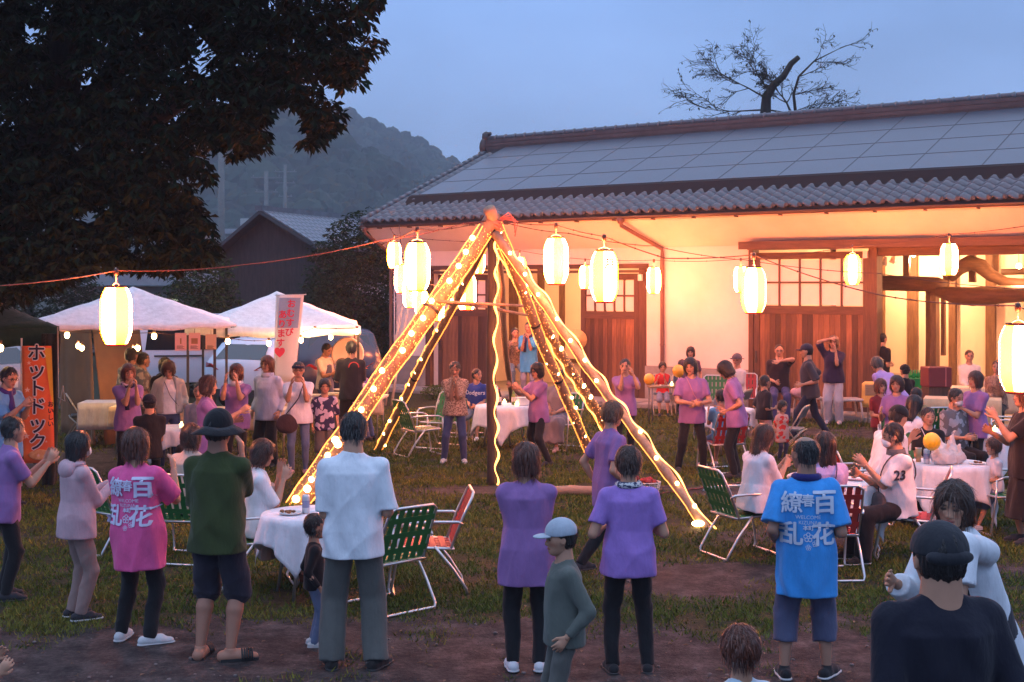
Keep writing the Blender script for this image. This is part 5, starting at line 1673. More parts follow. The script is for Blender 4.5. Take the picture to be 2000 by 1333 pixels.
q = MB(); q.lathe([(.02, -.296), (.10, -.296), (.10, -.272), (.085, -.27)], n=20, cap=True); lr_bot = q.mesh('bottom_ring'); lr_bot.materials.append(red_ring)
q = MB(); q.tube([(-.09, 0, .285), (-.05, 0, .31), (0, 0, .325), (.05, 0, .31), (.09, 0, .285)], .006, 5); q.tube([(0, 0, .32), (.004, .004, .47)], .007, 5); lhk = q.mesh('wire_handle'); lhk.materials.append(mat('pale_wire', (.5, .4, .35), .5))
q = MB(); q.lathe([(.022, 0), (.026, -.03), (.02, -.07)], (0, 0, .46), 8); lsk = q.mesh('socket'); lsk.materials.append(mat('bakelite', (.05, .02, .015), .4))
LP = {}
def lantern(key, px, py, Y, w, label, hook=None, rz=0.0):
    p = P(px, py, Y); sc = (w * Y / F) / .30
    o = empty('paper_lantern', p, rz or key.__hash__() * 0 + px * .37, label, 'lantern', 'paper lanterns strung over the yard')
    o.scale = (sc, sc, sc)
    for nm, me_ in (('paper_shade', lme), ('top_ring', lr_top), ('bottom_ring', lr_bot), ('wire_handle', lhk), ('socket', lsk)): share(nm, me_, o)
    LP[key] = Vector((p.x, p.y, p.z + .44 * sc))
    return o
for k_, px, py, Y, w, lb in (
    ('A', 227, 617, 13.0, 60, 'glowing paper lantern hanging alone in front of the left white canopy'),
    ('B', 770, 499, 28.0, 27, 'small far lantern beside the barn corner, leftmost at the eave'),
    ('C', 815, 521, 16.2, 50, 'large glowing lantern left of the pole tripod, biggest of the left cluster'),
    ('D', 785, 545, 25.5, 29, 'small lantern half hidden behind the left edge of the big left lantern'),
    ('E', 802, 572, 24.5, 31, 'small lantern right below the big lantern left of the tripod'),
    ('F', 824, 594, 24.0, 27, 'small lantern partly behind the thick left pole'),
    ('G', 853, 600, 23.0, 29, 'small lantern between the two left poles, lowest of the cluster'),
    ('H', 934, 510, 27.0, 26, 'small lantern just left of the dark centre pole near its top'),
    ('I', 911, 570, 20.0, 38, 'middle sized lantern seen between the left poles at the cross pole'),
    ('J', 1015, 525, 28.5, 24, 'small lantern above the open bay between the plank doors'),
    ('K', 1086, 510, 16.4, 48, 'large lantern first to the right of the tripod top'),
    ('L', 1143, 542, 28.0, 24, 'small lantern tucked behind the left side of the lantern with a black mark'),
    ('M', 1180, 540, 15.6, 53, 'large lantern with a small black mark in front of the right plank door'),
    ('N', 1277, 548, 28.0, 27, 'small lantern just left of the long downpipe'),
    ('O', 1447, 546, 26.0, 27, 'small lantern peeping out left of the large lantern by the wide door'),
    ('P', 1472, 567, 15.8, 47, 'large lantern at the left edge of the wide plank door'),
    ('Q', 1665, 527, 24.8, 31, 'small lantern in front of the paned light of the wide door'),
    ('R', 1854, 507, 23.5, 33, 'small lantern in front of the open bay lintel'),
    ('S', 1988, 700, 11.8, 70, 'largest lantern cut by the right edge of the view')):
    lo_ = lantern(k_, px, py, Y, w, lb)
    if k_ == 'M':
        V2, F2 = text_verts('月', .12, .005)
        q = MB(); ang = -math.atan2(P(px, py, Y).x, Y)
        vs = []
        for v in V2:
            a_ = PI + (-.35) + (-v.x / .145); rr = .1535 + v.z
            vs.append((-math.sin(a_) * rr * -1, math.cos(a_) * rr, v.y + .13))
        q.add(vs, F2); mk = q.build('black_mark', mat('ink', (.01, .01, .01), .8), lo_); mk.rotation_euler = (0, 0, -lo_.rotation_euler.z)
APEX = P(962, 428, 17.9)
wire = mat('cable', (.06, .02, .018), .6)
wire_red = mat('red_cable', (.16, .04, .03), .6)
def cable(pts, label, m_=wire, r_=.0065, sag=.03):
    q = MB(); out = []
    for a_, b_ in zip(pts[:-1], pts[1:]):
        L_ = (b_ - a_).length
        for t_ in np.linspace(0, 1, 9)[:-1]: out.append(a_.lerp(b_, t_) - Vector((0, 0, sag * L_ * 4 * t_ * (1 - t_) * .5)))
    out.append(pts[-1])
    q.tube(out, r_, 6)
    for i in range(2, len(out) - 2, 3): q.ball(out[i], r_ * 1.9, 5, 4)
    return tag(q.build('cable', m_), label, 'cable', 'lantern cables')
cable([P(-60, 562, 11.5), LP['A'], P(480, 517, 14.6), P(740, 471, 16.2), P(905, 437, 17.5), APEX], 'reddish cable running from the left edge over the canopy up to the tripod', wire_red, .006)
cable([P(745, 478, 16.0), LP['C'], P(870, 448, 17), APEX], 'short cable carrying the big lantern left of the tripod')
cable([APEX, LP['K'], LP['M'], P(1300, 505, 15.6), LP['P'], P(1720, 577, 13.8), LP['S'], P(2080, 640, 11.0)], 'cable with four large lanterns running from the tripod to the right edge')
cable([APEX, P(1110, 456, 20), P(1280, 481, 22), P(1455, 508, 23.5), P(1720, 535, 22), P(2050, 568, 20)], 'thin upper cable crossing before the wide door')
cable([P(762, 445, 28.5), LP['B'], P(870, 470, 27.5), LP['H'], LP['J'], LP['L'], LP['N'], LP['O'], LP['Q'], LP['R'], P(2060, 432, 22.5)], 'long cable of small lanterns along the barn front')
cable([P(780, 440, 26), LP['D'], LP['E'], LP['F'], LP['G'], LP['I'], APEX], 'slack cable of small lanterns behind the left poles', sag=0.0)

# ------------------------------------------------------------------ the pole tripod
bamboo = wood('bamboo_bark', (.42, .24, .12), (.22, .12, .06), stretch=(5, 5, 1.2), rough=.45)
bamboo2 = wood('bamboo_grey', (.42, .27, .17), (.24, .15, .10), stretch=(5, 5, 1.2), rough=.5)
glow = mat('rope_glow', (1, .6, .2), .5, emit=(1, .42, .10), estr=5, var=0)
glow_soft = mat('rope_soft', (1, .6, .2), .5, emit=(1, .40, .08), estr=3.2, var=0)
tip = empty('light_pole_tripod', (APEX.x, APEX.y, 0), 0, 'tall frame of leaning bamboo poles wound with glowing rope lights', 'pole frame')
def trel(p): return Vector(p) - Vector(tip.location)
def leg_pole(a_, b_, r0, r1, m_, nodes=True, wig=.0):
    q = MB(); pts = []; rs = []; n_ = 26
    for i in range(n_ + 1):
        t_ = i / n_; p = a_.lerp(b_, t_) + Vector((math.sin(t_ * 9) * wig, 0, math.cos(t_ * 7) * wig * .5))
        pts.append(trel(p)); rs.append(r0 + (r1 - r0) * t_ + (.006 if nodes and i % 3 == 0 else 0))
    q.tube(pts, rs, 12); return q.build('pole', m_, tip), pts, rs
def wind(pts, rs, pitch, r_, m_, a0=0, name='rope_light', every=None, side=None):
    """rope light wound round a pole"""
    q = MB(); out = []; L_ = 0; P0 = pts[0]; P1 = pts[-1]; Lt = (P1 - P0).length; ax = (P1 - P0).normalized()
    u_ = ax.cross(Vector((0, 1, 0))).normalized(); v_ = ax.cross(u_)
    n_ = int(Lt / pitch * 12)
    bulbs = MB(); cnt = 0
    for i in range(n_ + 1):
        t_ = i / n_; f_ = t_ * (len(pts) - 1); k_ = min(int(f_), len(pts) - 2)
        c = pts[k_].lerp(pts[k_ + 1], f_ - k_); rr = (rs[k_] + (rs[k_ + 1] - rs[k_]) * (f_ - k_)) + r_ * .9
        an = 2 * PI * t_ * Lt / pitch + a0 + .5 * math.sin(t_ * 37)
        out.append(c + u_ * math.cos(an) * rr + v_ * math.sin(an) * rr)
    q.tube(out, r_, 5); o_ = q.build(name, m_, tip)
    return out
apx = APEX
def gp_(px, py): return G(px, py)
LB = [(P(945, 452, 17.8), gp_(575, 985), .105, .125, bamboo), (P(950, 470, 18.0), gp_(735, 878), .055, .06, bamboo2), (P(968, 440, 17.9), gp_(1152, 885), .078, .066, bamboo2),
      (P(958, 455, 18.0), gp_(1212, 880), .07, .075, bamboo), (P(975, 470, 17.7), gp_(1385, 1033), .055, .048, bamboo2), (P(968, 455, 18.1), gp_(1000, 800), .05, .05, bamboo2)]
allp_ = []
for i, (a_, b_, r0, r1, m_) in enumerate(LB):
    d_ = (a_ - b_).normalized(); a2 = a_ + d_ * (.28 if i in (0, 2) else .12)
    b2 = b_ - Vector((0, 0, .05))
    allp_.append(leg_pole(a2, b2, r0, r1, m_, wig=.015))
# centre post
allp_.append(leg_pole(P(960, 450, 17.85), gp_(957, 945) + Vector((.02, 0, -.05)), .055, .07, wood('dark_post', (.05, .03, .02), (.02, .012, .01)), False, .01))
def specks(pts, rs, n_, r_=.008):
    """tiny lights of a light net wrapped round a pole"""
    q = MB(); P0, P1 = pts[0], pts[-1]; ax = (P1 - P0).normalized(); u_ = ax.cross(Vector((0, 1, 0))).normalized(); v_ = ax.cross(u_)
    for i in range(n_):
        t_ = .06 + .93 * rng.random(); f_ = t_ * (len(pts) - 1); k_ = min(int(f_), len(pts) - 2); c = pts[k_].lerp(pts[k_ + 1], f_ - k_); rr = rs[k_] + .004; an = rng.random() * 6.283
        s_ = r_ * (.5 + .8 * rng.random()); q.ball(c + u_ * math.cos(an) * rr + v_ * math.sin(an) * rr, (s_, s_, s_ * 1.6), 5, 3)
    o_ = q.build('light_net', glow_soft, tip); o_['kind'] = 'stuff'
specks(allp_[0][1], allp_[0][2], 1300, .0050); specks(allp_[3][1], allp_[3][2], 700, .0045); specks(allp_[2][1], allp_[2][2], 500, .0045)
def runs(k_, offs, m_, th=.007):
    pts, rs = allp_[k_][1], allp_[k_][2]; P0, P1 = pts[0], pts[-1]; Lt = (P1 - P0).length; ax = (P1 - P0).normalized(); u_ = Vector((ax.z, 0, -ax.x)).normalized()
    for o0 in offs:
        q = MB(); out = []; n_ = int(Lt / .05); sd = o0 * 3
        for i in range(n_ + 1):
            t_ = .05 + .95 * i / n_; f_ = t_ * (len(pts) - 1); j_ = min(int(f_), len(pts) - 2); c = pts[j_].lerp(pts[j_ + 1], f_ - j_); r2 = rs[j_] + .012
            a_ = o0 + .12 * math.sin(t_ * Lt * 4.1 + sd) + .07 * math.sin(t_ * Lt * 9.3 + sd)
            out.append(c + u_ * math.sin(a_) * r2 + Vector((0, -1, 0)) * math.cos(a_) * r2)
        q.tube(out, th, 5); q.build('rope_light', m_, tip)
glow_run = mat('rope_run', (1, .6, .2), .5, emit=(1, .30, .045), estr=3.2, var=0)
runs(0, (-1.25, 1.2, .35), glow_run); runs(2, (-1.0, 1.2), glow_run, .006); runs(3, (1.1,), glow_run, .006); runs(1, (-.9, .9), glow_run, .006); runs(4, (1.2,), glow_run, .005)
def squiggle(pts, r_, amp, wl, th, m_, side=-1):
    q = MB(); out = []; P0, P1 = pts[0], pts[-1]; Lt = (P1 - P0).length; ax = (P1 - P0).normalized()
    u_ = Vector((ax.z, 0, -ax.x)).normalized(); n_ = int(Lt / .035)
    for i in range(n_ + 1):
        t_ = i / n_; f_ = t_ * (len(pts) - 1); k_ = min(int(f_), len(pts) - 2); c = pts[k_].lerp(pts[k_ + 1], f_ - k_)
        s_ = t_ * Lt
        out.append(c + u_ * (side * (r_ + .012) + amp * math.sin(s_ / wl * 6.28 + 1.5 * math.sin(s_ * 2.1))) + Vector((0, -r_ * .75 - .02, 0)))
    q.tube(out, [th * (.75 + .35 * math.sin(i * .55)) for i in range(len(out))], 6); return q.build('rope_light', m_, tip)
squiggle(allp_[6][1][1:], .05, .026, .42, .017, glow)
squiggle(allp_[1][1][1:], .03, .03, .35, .012, glow_soft, side=1)
squiggle(allp_[4][1][2:], .045, .022, .62, .011, glow, side=-1)
squiggle(allp_[3][1][2:], .065, .018, .5, .010, glow, side=1)
bq = MB(); bq.ball((0, 0, 0), (.034, .034, .036), 8, 6); bme = bq.mesh('bulb'); bme.materials.append(mat('fairy_bulb', (1, .8, .5), .5, emit=(1, .60, .22), estr=26, var=0))
for k_, step, off in ((0, .30, -1), (3, .27, -1), (2, .28, -1), (4, .42, -1), (1, .30, -1)):
    pts, rs = allp_[k_][1], allp_[k_][2]; Lt = (pts[-1] - pts[0]).length; s_ = .45
    while s_ < Lt:
        f_ = s_ / Lt * (len(pts) - 1); i_ = min(int(f_), len(pts) - 2); c = pts[i_].lerp(pts[i_ + 1], f_ - i_)
        share('bulb', bme, tip, c + Vector((rng.normal(0, .03), -(rs[i_] + .012), .03)), scale=(1, .6, 1) if k_ in (0, 3) else (.65, .5, .65)); s_ += step * (.8 + .4 * rng.random())
for (a_, b_, Ya, Yb) in (((852, 589), (1022, 598), 17.2, 17.6), ((962, 603), (1030, 616), 18.0, 18.6), ((868, 592), (955, 600), 18.2, 18.2)):
    q = MB(); q.tube([trel(P(a_[0], a_[1], Ya)), trel(P(b_[0], b_[1], Yb))], [.022, .018], 8); q.build('cross_pole', bamboo2, tip)
# lashing at the top
q = MB(); A_ = trel(APEX)
for i in range(7):
    zz = A_.z - .02 - i * .012
    q.tube([Vector((A_.x + math.cos(a_) * (.13 + .02 * math.sin(a_ * 3 + i)) , A_.y + math.sin(a_) * .13, zz + .03 * math.sin(a_ * 2 + i))) for a_ in np.linspace(0, 2 * PI, 16)[:-1]], .012, 5, closed=True)
for i in range(5):
    b0 = A_ + Vector((.1, -.1, 0)); q.tube([b0, b0 + Vector((.12 + .03 * i, -.02, .08 - .03 * i)), b0 + Vector((.2, 0, -.04 - .05 * i))], .008, 5)
q.build('lashing_rope', mat('pink_rope', (.55, .16, .14), .7), tip)
for k_, t_ in ((0, .35), (1, .62), (2, .45), (2, .68), (3, .3)):
    pts, rs = allp_[k_][1], allp_[k_][2]; i_ = int(t_ * (len(pts) - 1)); ax = (pts[-1] - pts[0]).normalized(); rot = Vector((0, 0, 1)).rotation_difference(ax).to_matrix()
    q = MB(); q.lathe([(rs[i_] + .010, -.02), (rs[i_] + .016, 0), (rs[i_] + .010, .02)], pts[i_], 12, rot=rot, cap=False); q.build('binding', mat('iron'), tip)
# spilled end of the rope at the foot and at the left foot
q = MB(); q.ball(trel(gp_(1362, 1030) + Vector((0, -.06, .05))), (.07, .05, .035), 8, 6); q.build('bulb', mat('fairy_bulb'), tip)
for px, py in ((578, 975), (600, 955), (655, 860), (660, 868)):
    q = MB(); q.ball(trel(P(px, py, 15.8)), (.045, .035, .045), 8, 6); q.build('bulb', mat('fairy_bulb'), tip)
# bamboo lying on the ground
lg = empty('bamboo_log', gp_(1110, 968), 0, 'thick bamboo log lying on the ground behind the dancers', 'log')
q = MB(); pts = [Vector((-.75 + i * .1, .02 * math.sin(i), .06)) for i in range(16)]
q.tube(pts, [.058 + (.008 if i % 4 == 0 else 0) for i in range(16)], 12); q.build('culm', wood('pale_bamboo', (.42, .27, .17), (.28, .16, .10), stretch=(1, 5, 5)), lg)
q = MB(); q.ball((.62, -.075, .075), .03, 8, 6); q.build('bulb', mat('fairy_bulb'), lg)
q = MB()
pts = [G(1290 + i * 12, 968 - i * 1.6) + Vector((0, 0, .02 + .012 * (i % 2))) for i in range(14)]
q.tube(pts, .010, 5); tag(q.build('rope', wire_red), 'thin rope trailing over the bare soil right of the long pole', 'rope')

# ------------------------------------------------------------------ tents
def canopy(px0, px1, Y0, Y1, zt_, ze_, c, label, X0=None, X1=None, valance=.14, poles=((0, 0), (1, 0), (0, 1), (1, 1)), polecol=(.04, .035, .03), cat='canopy tent', vc=None):
    xa = X0 if X0 is not None else X_(px0, Y0); xb = X1 if X1 is not None else X_(px1, Y0)
    cx, cy = (xa + xb) / 2, (Y0 + Y1) / 2; wx, wy = (xb - xa) / 2, (Y1 - Y0) / 2
    o = empty('canopy_tent', (cx, cy, 0), 0, label, cat, 'market canopies at the left')
    n_ = 20; N1 = n_ + 1; vs = []
    for i in range(N1):
        for j in range(N1):
            x = -1 + 2 * i / n_; y = -1 + 2 * j / n_
            m_ = max(abs(x), abs(y)); k_ = min(abs(x), abs(y)) / (m_ + 1e-6)
            z = zt_ - (zt_ - ze_) * (m_**.93) - .06 * math.sin(PI * m_) * (1 - k_) - .05 * (m_**3) * (1 - k_**2) + .008 * math.sin(x * 13 + y * 7)
            vs.append((x * wx, y * wy, z))
    me_ = np_mesh('canopy', np.array(vs), np.array([(i * N1 + j, (i + 1) * N1 + j, (i + 1) * N1 + j + 1, i * N1 + j + 1) for i in range(n_) for j in range(n_)]))
    cl_m = cloth(c)
    co = link_mesh('canopy', me_, cl_m, o)
    so = co.modifiers.new('thickness', 'SOLIDIFY'); so.thickness = .006; so.offset = -1
    q = MB(); ring = [(i, 0) for i in range(N1)] + [(n_, j) for j in range(1, N1)] + [(i, n_) for i in range(n_ - 1, -1, -1)] + [(0, j) for j in range(n_ - 1, 0, -1)]
    M_ = len(ring); top_ = [Vector(vs[i * N1 + j]) for i, j in ring]; out = []
    for t_, v in enumerate(top_):
        f_ = 1 + .012 * math.sin(t_ * 1.9); out.append(v)
    lay = top_ + [Vector((v.x * 1.004, v.y * 1.004, v.z - valance + .010 * math.sin(t_ * 1.3))) for t_, v in enumerate(top_)]
    q.add(lay, [(i, i + M_, (i + 1) % M_ + M_, (i + 1) % M_) for i in range(M_)], True)
    vo = q.build('valance', cloth(vc or c), o); so = vo.modifiers.new('thickness', 'SOLIDIFY'); so.thickness = .005
    for (a_, b_) in poles:
        q = MB(); q.box(((-1 + 2 * a_) * wx * .97, (-1 + 2 * b_) * wy * .97, ze_ / 2), (.04, .04, ze_ - .02)); q.build('pole', mat('tent_pole_%.2f' % polecol[0], polecol, .5), o)
    for a_ in (-1, 1):
        q = MB(); q.tube([(a_ * wx * .96, -wy * .96, ze_ - .05), (a_ * wx * .5, -wy * .5, (ze_ + zt_) / 2 - .1), (0, 0, zt_ - .08)], .014, 5); q.build('strut', mat('tent_pole_%.2f' % polecol[0]), o)
    return o
canopy(0, 0, 18.55, 21.45, Z_(560, 20), Z_(634, 18.6), (.80, .80, .84), 'white peaked canopy behind the single lantern, left of the banner', X0=-7.17, X1=-4.23, valance=.04, poles=((.11, 0), (.91, 0), (0, 1), (1, 1))).rotation_euler = (0, 0, R(14))
canopy(0, 0, 21.8, 24.6, Z_(569, 23.2), Z_(638, 21.8), (.80, .78, .76), 'white canopy with a long valance behind the rice ball banner', X0=-5.52, X1=-2.68, valance=.13).rotation_euler = (0, 0, R(8))
canopy(0, 0, 16.9, 19.1, 2.75, Z_(640, 17.0), (.010, .040, .030), 'dark green canopy cut by the left edge', X0=-9.05, X1=-6.35, valance=.24, poles=((1, 0), (0, 1), (1, 1))).rotation_euler = (0, 0, R(27))
q = MB(); vs = []
Yc = 17.4
for t_, (zz, w_) in enumerate(((2.0, .26), (1.3, .22), (.6, .20), (.02, .16))):
    for i in range(7): vs.append((X_(108, Yc) - .18 + w_ * (i / 6) * 1.0, Yc + .05 * math.sin(i * 1.9 + t_), zz))
q.add(vs, [(a_ * 7 + i, (a_ + 1) * 7 + i, (a_ + 1) * 7 + i + 1, a_ * 7 + i + 1) for a_ in range(3) for i in range(6)], True)
o = q.build('gathered_curtain', cloth((.022, .030, .026))); so = o.modifiers.new('t', 'SOLIDIFY'); so.thickness = .03; tag(o, 'dark gathered curtain tied to the green canopy corner post', 'curtain')
q = MB(); xx = X_(113, 17.0); q.tube([(xx, 17, 2.1), (xx + .01, 17, 1.2), (xx + .09, 17, 1.15), (xx + .07, 17, 1.35), (xx + .02, 17, 1.1)], .008, 5); tag(q.build('cord', mat('pale_cord', (.4, .4, .4), .8)), 'pale cord hanging loose beside the dark curtain', 'cord')
# brown tent behind the white canopy
bt_ = empty('brown_tent', (X_(180, 22.6), 22.6, 0), 0, 'brown canvas tent glowing from a bulb behind the hot dog stall', 'tent')
brown = mat('brown_canvas', (.20, .085, .028), .9, var=.15, vscale=2)
def sheet(corners, nu, nv_, amp, name, m_, par, th=.01, fold=9):
    a_, b_, c_, d_ = [Vector(x) for x in corners]; vs = []
    nn = (b_ - a_).cross(d_ - a_).normalized()
    for i in range(nu + 1):
        for j in range(nv_ + 1):
            u_, v_ = i / nu, j / nv_
            p = a_.lerp(b_, u_).lerp(d_.lerp(c_, u_), v_); p = p + nn * amp * (math.sin(u_ * fold + v_ * 2.2) + .5 * math.sin(u_ * fold * 2.3 - v_ * 3)) * (.3 + .7 * v_)
            vs.append(p)
    q = MB(); q.add(vs, [(i * (nv_ + 1) + j, (i + 1) * (nv_ + 1) + j, (i + 1) * (nv_ + 1) + j + 1, i * (nv_ + 1) + j + 1) for i in range(nu) for j in range(nv_)], True)
    o = q.build(name, m_, par); so = o.modifiers.new('t', 'SOLIDIFY'); so.thickness = th; return o
sheet([(-.75, .6, 2.1), (.05, -.3, 2.2), (.42, -1.0, .02), (-.95, 1.2, .02)], 12, 10, .035, 'tent_side', brown, bt_)
sheet([(.06, -.3, 2.2), (.75, .1, 2.15), (.98, .1, .02), (.5, -.9, .02)], 10, 10, .03, 'tent_side', brown, bt_)
sheet([(.06, -.28, 2.21), (.76, .12, 2.16), (.6, 1.6, 2.3), (-.76, .62, 2.11)], 6, 6, .01, 'tent_roof', brown, bt_)
# bulbs under the canopies
bb2 = MB(); bb2.ball((0, 0, 0), (.038, .038, .048), 8, 6); bbm = bb2.mesh('bulb'); bbm.materials.append(mat('stall_bulb', (1, .8, .5), .5, emit=(1, .62, .24), estr=28, var=0))
sk2 = MB(); sk2.lathe([(.02, .04), (.022, .09)], n=8); skm = sk2.mesh('socket'); skm.materials.append(mat('bakelite'))
def bulb(px, py, Y, label, e_=0):
    o = empty('stall_bulb', P(px, py, Y), 0, label, 'light bulb', 'bare bulbs strung under the canopies')
    share('bulb', bbm, o); share('socket', skm, o)
    if e_:
        L = bpy.data.objects.new('bulb_light', bpy.data.lights.new('bulb_light', 'POINT')); col.objects.link(L)
        L.data.energy = e_; L.data.color = (1, .55, .22); L.data.shadow_soft_size = .06; L.parent = o; L.location = (0, -.09, 0)
for a_ in ((131, 655, 18.9, 'bulb at the left front corner under the white canopy', 6), (153, 676, 20.6, 'pair bulb glowing on the brown tent, left one', 40), (160, 680, 20.7, 'pair bulb glowing on the brown tent, right one', 0), (260, 683, 20.9, 'left bulb of the close pair above the patterned shirts', 20),
           (269, 680, 20.9, 'right bulb of the close pair above the patterned shirts', 0), (301, 657, 19.2, 'bulb left of the hanging paper menus', 5), (445, 667, 19.6, 'bulb just right of the canopy pole in front of the white car', 5), (525, 671, 21.5, 'bulb left of the rice ball banner', 5),
           (588, 665, 21.7, 'bulb right beside the rice ball banner', 5), (615, 648, 21.8, 'brightest bulb above the cook in the apron', 30), (646, 659, 22.6, 'bulb by the face of the cook', 20), (697, 648, 21.9, 'bulb at the right front corner of the second canopy', 8), (1, 680, 16.2, 'bulb under the green canopy at the left edge', 4)):
    bulb(*a_)
cable([P(40, 640, 18.8), P(131, 648, 18.9), P(300, 650, 19.2), P(445, 660, 19.6), P(525, 664, 21.5), P(615, 641, 21.8), P(697, 641, 21.9)], 'thin cable linking the bulbs of both white canopies', wire, .006)

# ------------------------------------------------------------------ banners and papers
def cloth_print(par, items, depth=-.006):
    for name, body, x, z, size, bold, c, dy in items:
        V2, F2 = text_verts(body, size, bold, 1.0)
        q = MB(); q.add([(v.x + x, depth + dy - v.z, v.y + z) for v in V2], F2); q.build(name, mat('print_%.2f_%.2f_%.2f' % c, c, .8, var=.04), par)
Yb = 17.3
ban = empty('banner', P(76, 905, Yb), R(4), 'tall orange banner reading hot dog in Japanese beside the green canopy', 'banner', None)
hB = (905 - 676) * Yb / F; wB = 62 * Yb / F
q = MB(); vs = []
for i in range(9):
    for j in range(13):
        u_, v_ = i / 8, j / 12
        vs.append(((u_ - .5) * wB * (1 - .10 * v_) - v_ * .03, .012 * math.sin(u_ * 5 + v_ * 3), v_ * hB))
q.add(vs, [(i * 13 + j, (i + 1) * 13 + j, (i + 1) * 13 + j + 1, i * 13 + j + 1) for i in range(8) for j in range(12)], True)
bm_ = mat('orange_banner', (.80, .10, .035), .8, c2=(.85, .22, .05), vscale=3)
o = q.build('banner_cloth', bm_, ban); so = o.modifiers.new('t', 'SOLIDIFY'); so.thickness = .003
for i, ch in enumerate('ホットドック'):
    zz = hB - .10 - i * .232; s_ = .235 if ch not in 'ッ' else .26
    cloth_print(ban, [('letter_outline', ch, -.005 - .02 * (1 - i / 6), zz, s_, .017, (.75, .72, .78), -.014), ('letter', ch, -.005 - .02 * (1 - i / 6), zz, s_, .004, (.012, .012, .05), -.020)])
for x_, z_, s_ in ((-.15, .35, .05), (-.14, .95, .045), (-.13, .62, .03), (.0, .10, .03), (-.16, .75, .02), (-.12, 1.30, .035), (.10, .28, .02)):
    cloth_print(ban, [('star', '★', x_, z_, s_ * 2, 0, (.85, .55, .45), -.016)])
q = MB(); q.add([(wB * .18, -.015, hB * .98), (wB * .40, -.015, hB * .98), (wB * .47, -.015, hB * .45), (wB * .34, -.015, hB * .62)], [(0, 3, 2, 1)]); q.build('yellow_patch', mat('yellow_print', (.75, .42, .03), .8), ban)
q = MB(); q.ball((0.02, -.015, .11), (.15, .004, .07), 14, 6); q.build('sausage_picture', mat('sausage_print', (.62, .24, .08), .8, c2=(.8, .5, .25), vscale=18), ban)
for i, ch in enumerate('おいしい'): cloth_print(ban, [('small_letter', ch, .155, hB * .50 - i * .085, .08, .002, (.05, .02, .03), -.018)])
q = MB(); q.tube([(-wB * .5 - .02, .02, -.30), (-wB * .5 - .02, .02, hB + .1)], .012, 6); q.build('banner_pole', mat('pale_pole', (.6, .6, .6), .5), ban)
Yb2 = 20.4
ban = empty('banner', P(556, 745, Yb2), R(-5), 'tall white banner with pink Japanese lettering for rice balls between the canopies', 'banner', None)
hB = (745 - 577) * Yb2 / F; wB = 49 * Yb2 / F
q = MB(); vs = []
for i in range(9):
    for j in range(13):
        u_, v_ = i / 8, j / 12
        vs.append(((u_ - .5) * wB * (.80 + .28 * v_) + v_ * .09, .014 * math.sin(u_ * 6 + v_ * 3), v_ * hB))
q.add(vs, [(i * 13 + j, (i + 1) * 13 + j, (i + 1) * 13 + j + 1, i * 13 + j + 1) for i in range(8) for j in range(12)], True)
o = q.build('banner_cloth', mat('white_banner', (.80, .76, .72), .8, var=.03), ban); so = o.modifiers.new('t', 'SOLIDIFY'); so.thickness = .003
q = MB(); vs = [(-wB * .34 + .02, -.016, hB * .62), (wB * .42 + .05, -.016, hB * .62), (wB * .46 + .08, -.018, hB * .97), (-wB * .36 + .06, -.018, hB * .97)]
q.add(vs, [(0, 1, 2, 3)]); q.build('blue_field', mat('blue_print', (.30, .40, .58), .8), ban)
pk = (.72, .05, .10)
for i, ch in enumerate('おむすび'): cloth_print(ban, [('letter', ch, .115 - i * .012, hB * .895 - i * .145, .135, .004, pk, -.024)])
for i, ch in enumerate('あります♥'): cloth_print(ban, [('letter', ch, -.022 - i * .012, hB * .77 - i * .145, .14, .004, pk, -.024)])
q = MB(); q.tube([(-wB * .55 + .06, 0, hB), (wB * .62 + .10, 0, hB + .01)], .008, 6); q.tube([(-wB * .5 + .06, .03, hB + .02), (-wB * .45 - .02, .03, -.65)], .012, 6); q.build('banner_pole', mat('pale_pole'), ban)
for px, lb, cc in ((353, 'pink paper menu hung under the canopy, left one with a small sketch', (.75, .45, .42)), (380, 'pink paper menu hung under the canopy, with a small brown picture', (.75, .45, .40)), (412, 'cream paper menu hung closest to the canopy pole', (.80, .55, .35))):
    o = empty('paper_menu', P(px, 668, 18.7), R(rng.normal(0, 6)), lb, 'menu', 'paper menus under the white canopy'); h_ = .25 if px < 400 else .21
    q = MB(); q.bbox((-.08, -.002, -h_ / 2), (.08, .002, h_ / 2)); q.build('sheet', mat('paper_%d' % px, cc, .8, var=.04), o)
    if px < 400: q = MB(); q.bbox((-.045 if px > 360 else -.01, -.005, -.03), (.045 if px > 360 else .01, -.003, .05)); q.build('picture', mat('brown_print', (.35, .18, .08), .8), o)
    q = MB()
    for i in range(4): q.bbox((-.055, -.0045, -.06 - i * .012), (.03 + .02 * (i % 2), -.0032, -.055 - i * .012))
    q.build('text_lines', mat('ink'), o)
    q = MB(); q.tube([(0, 0, h_ / 2), (0, 0, h_ / 2 + .06)], .003, 4); q.build('string', wire, o)

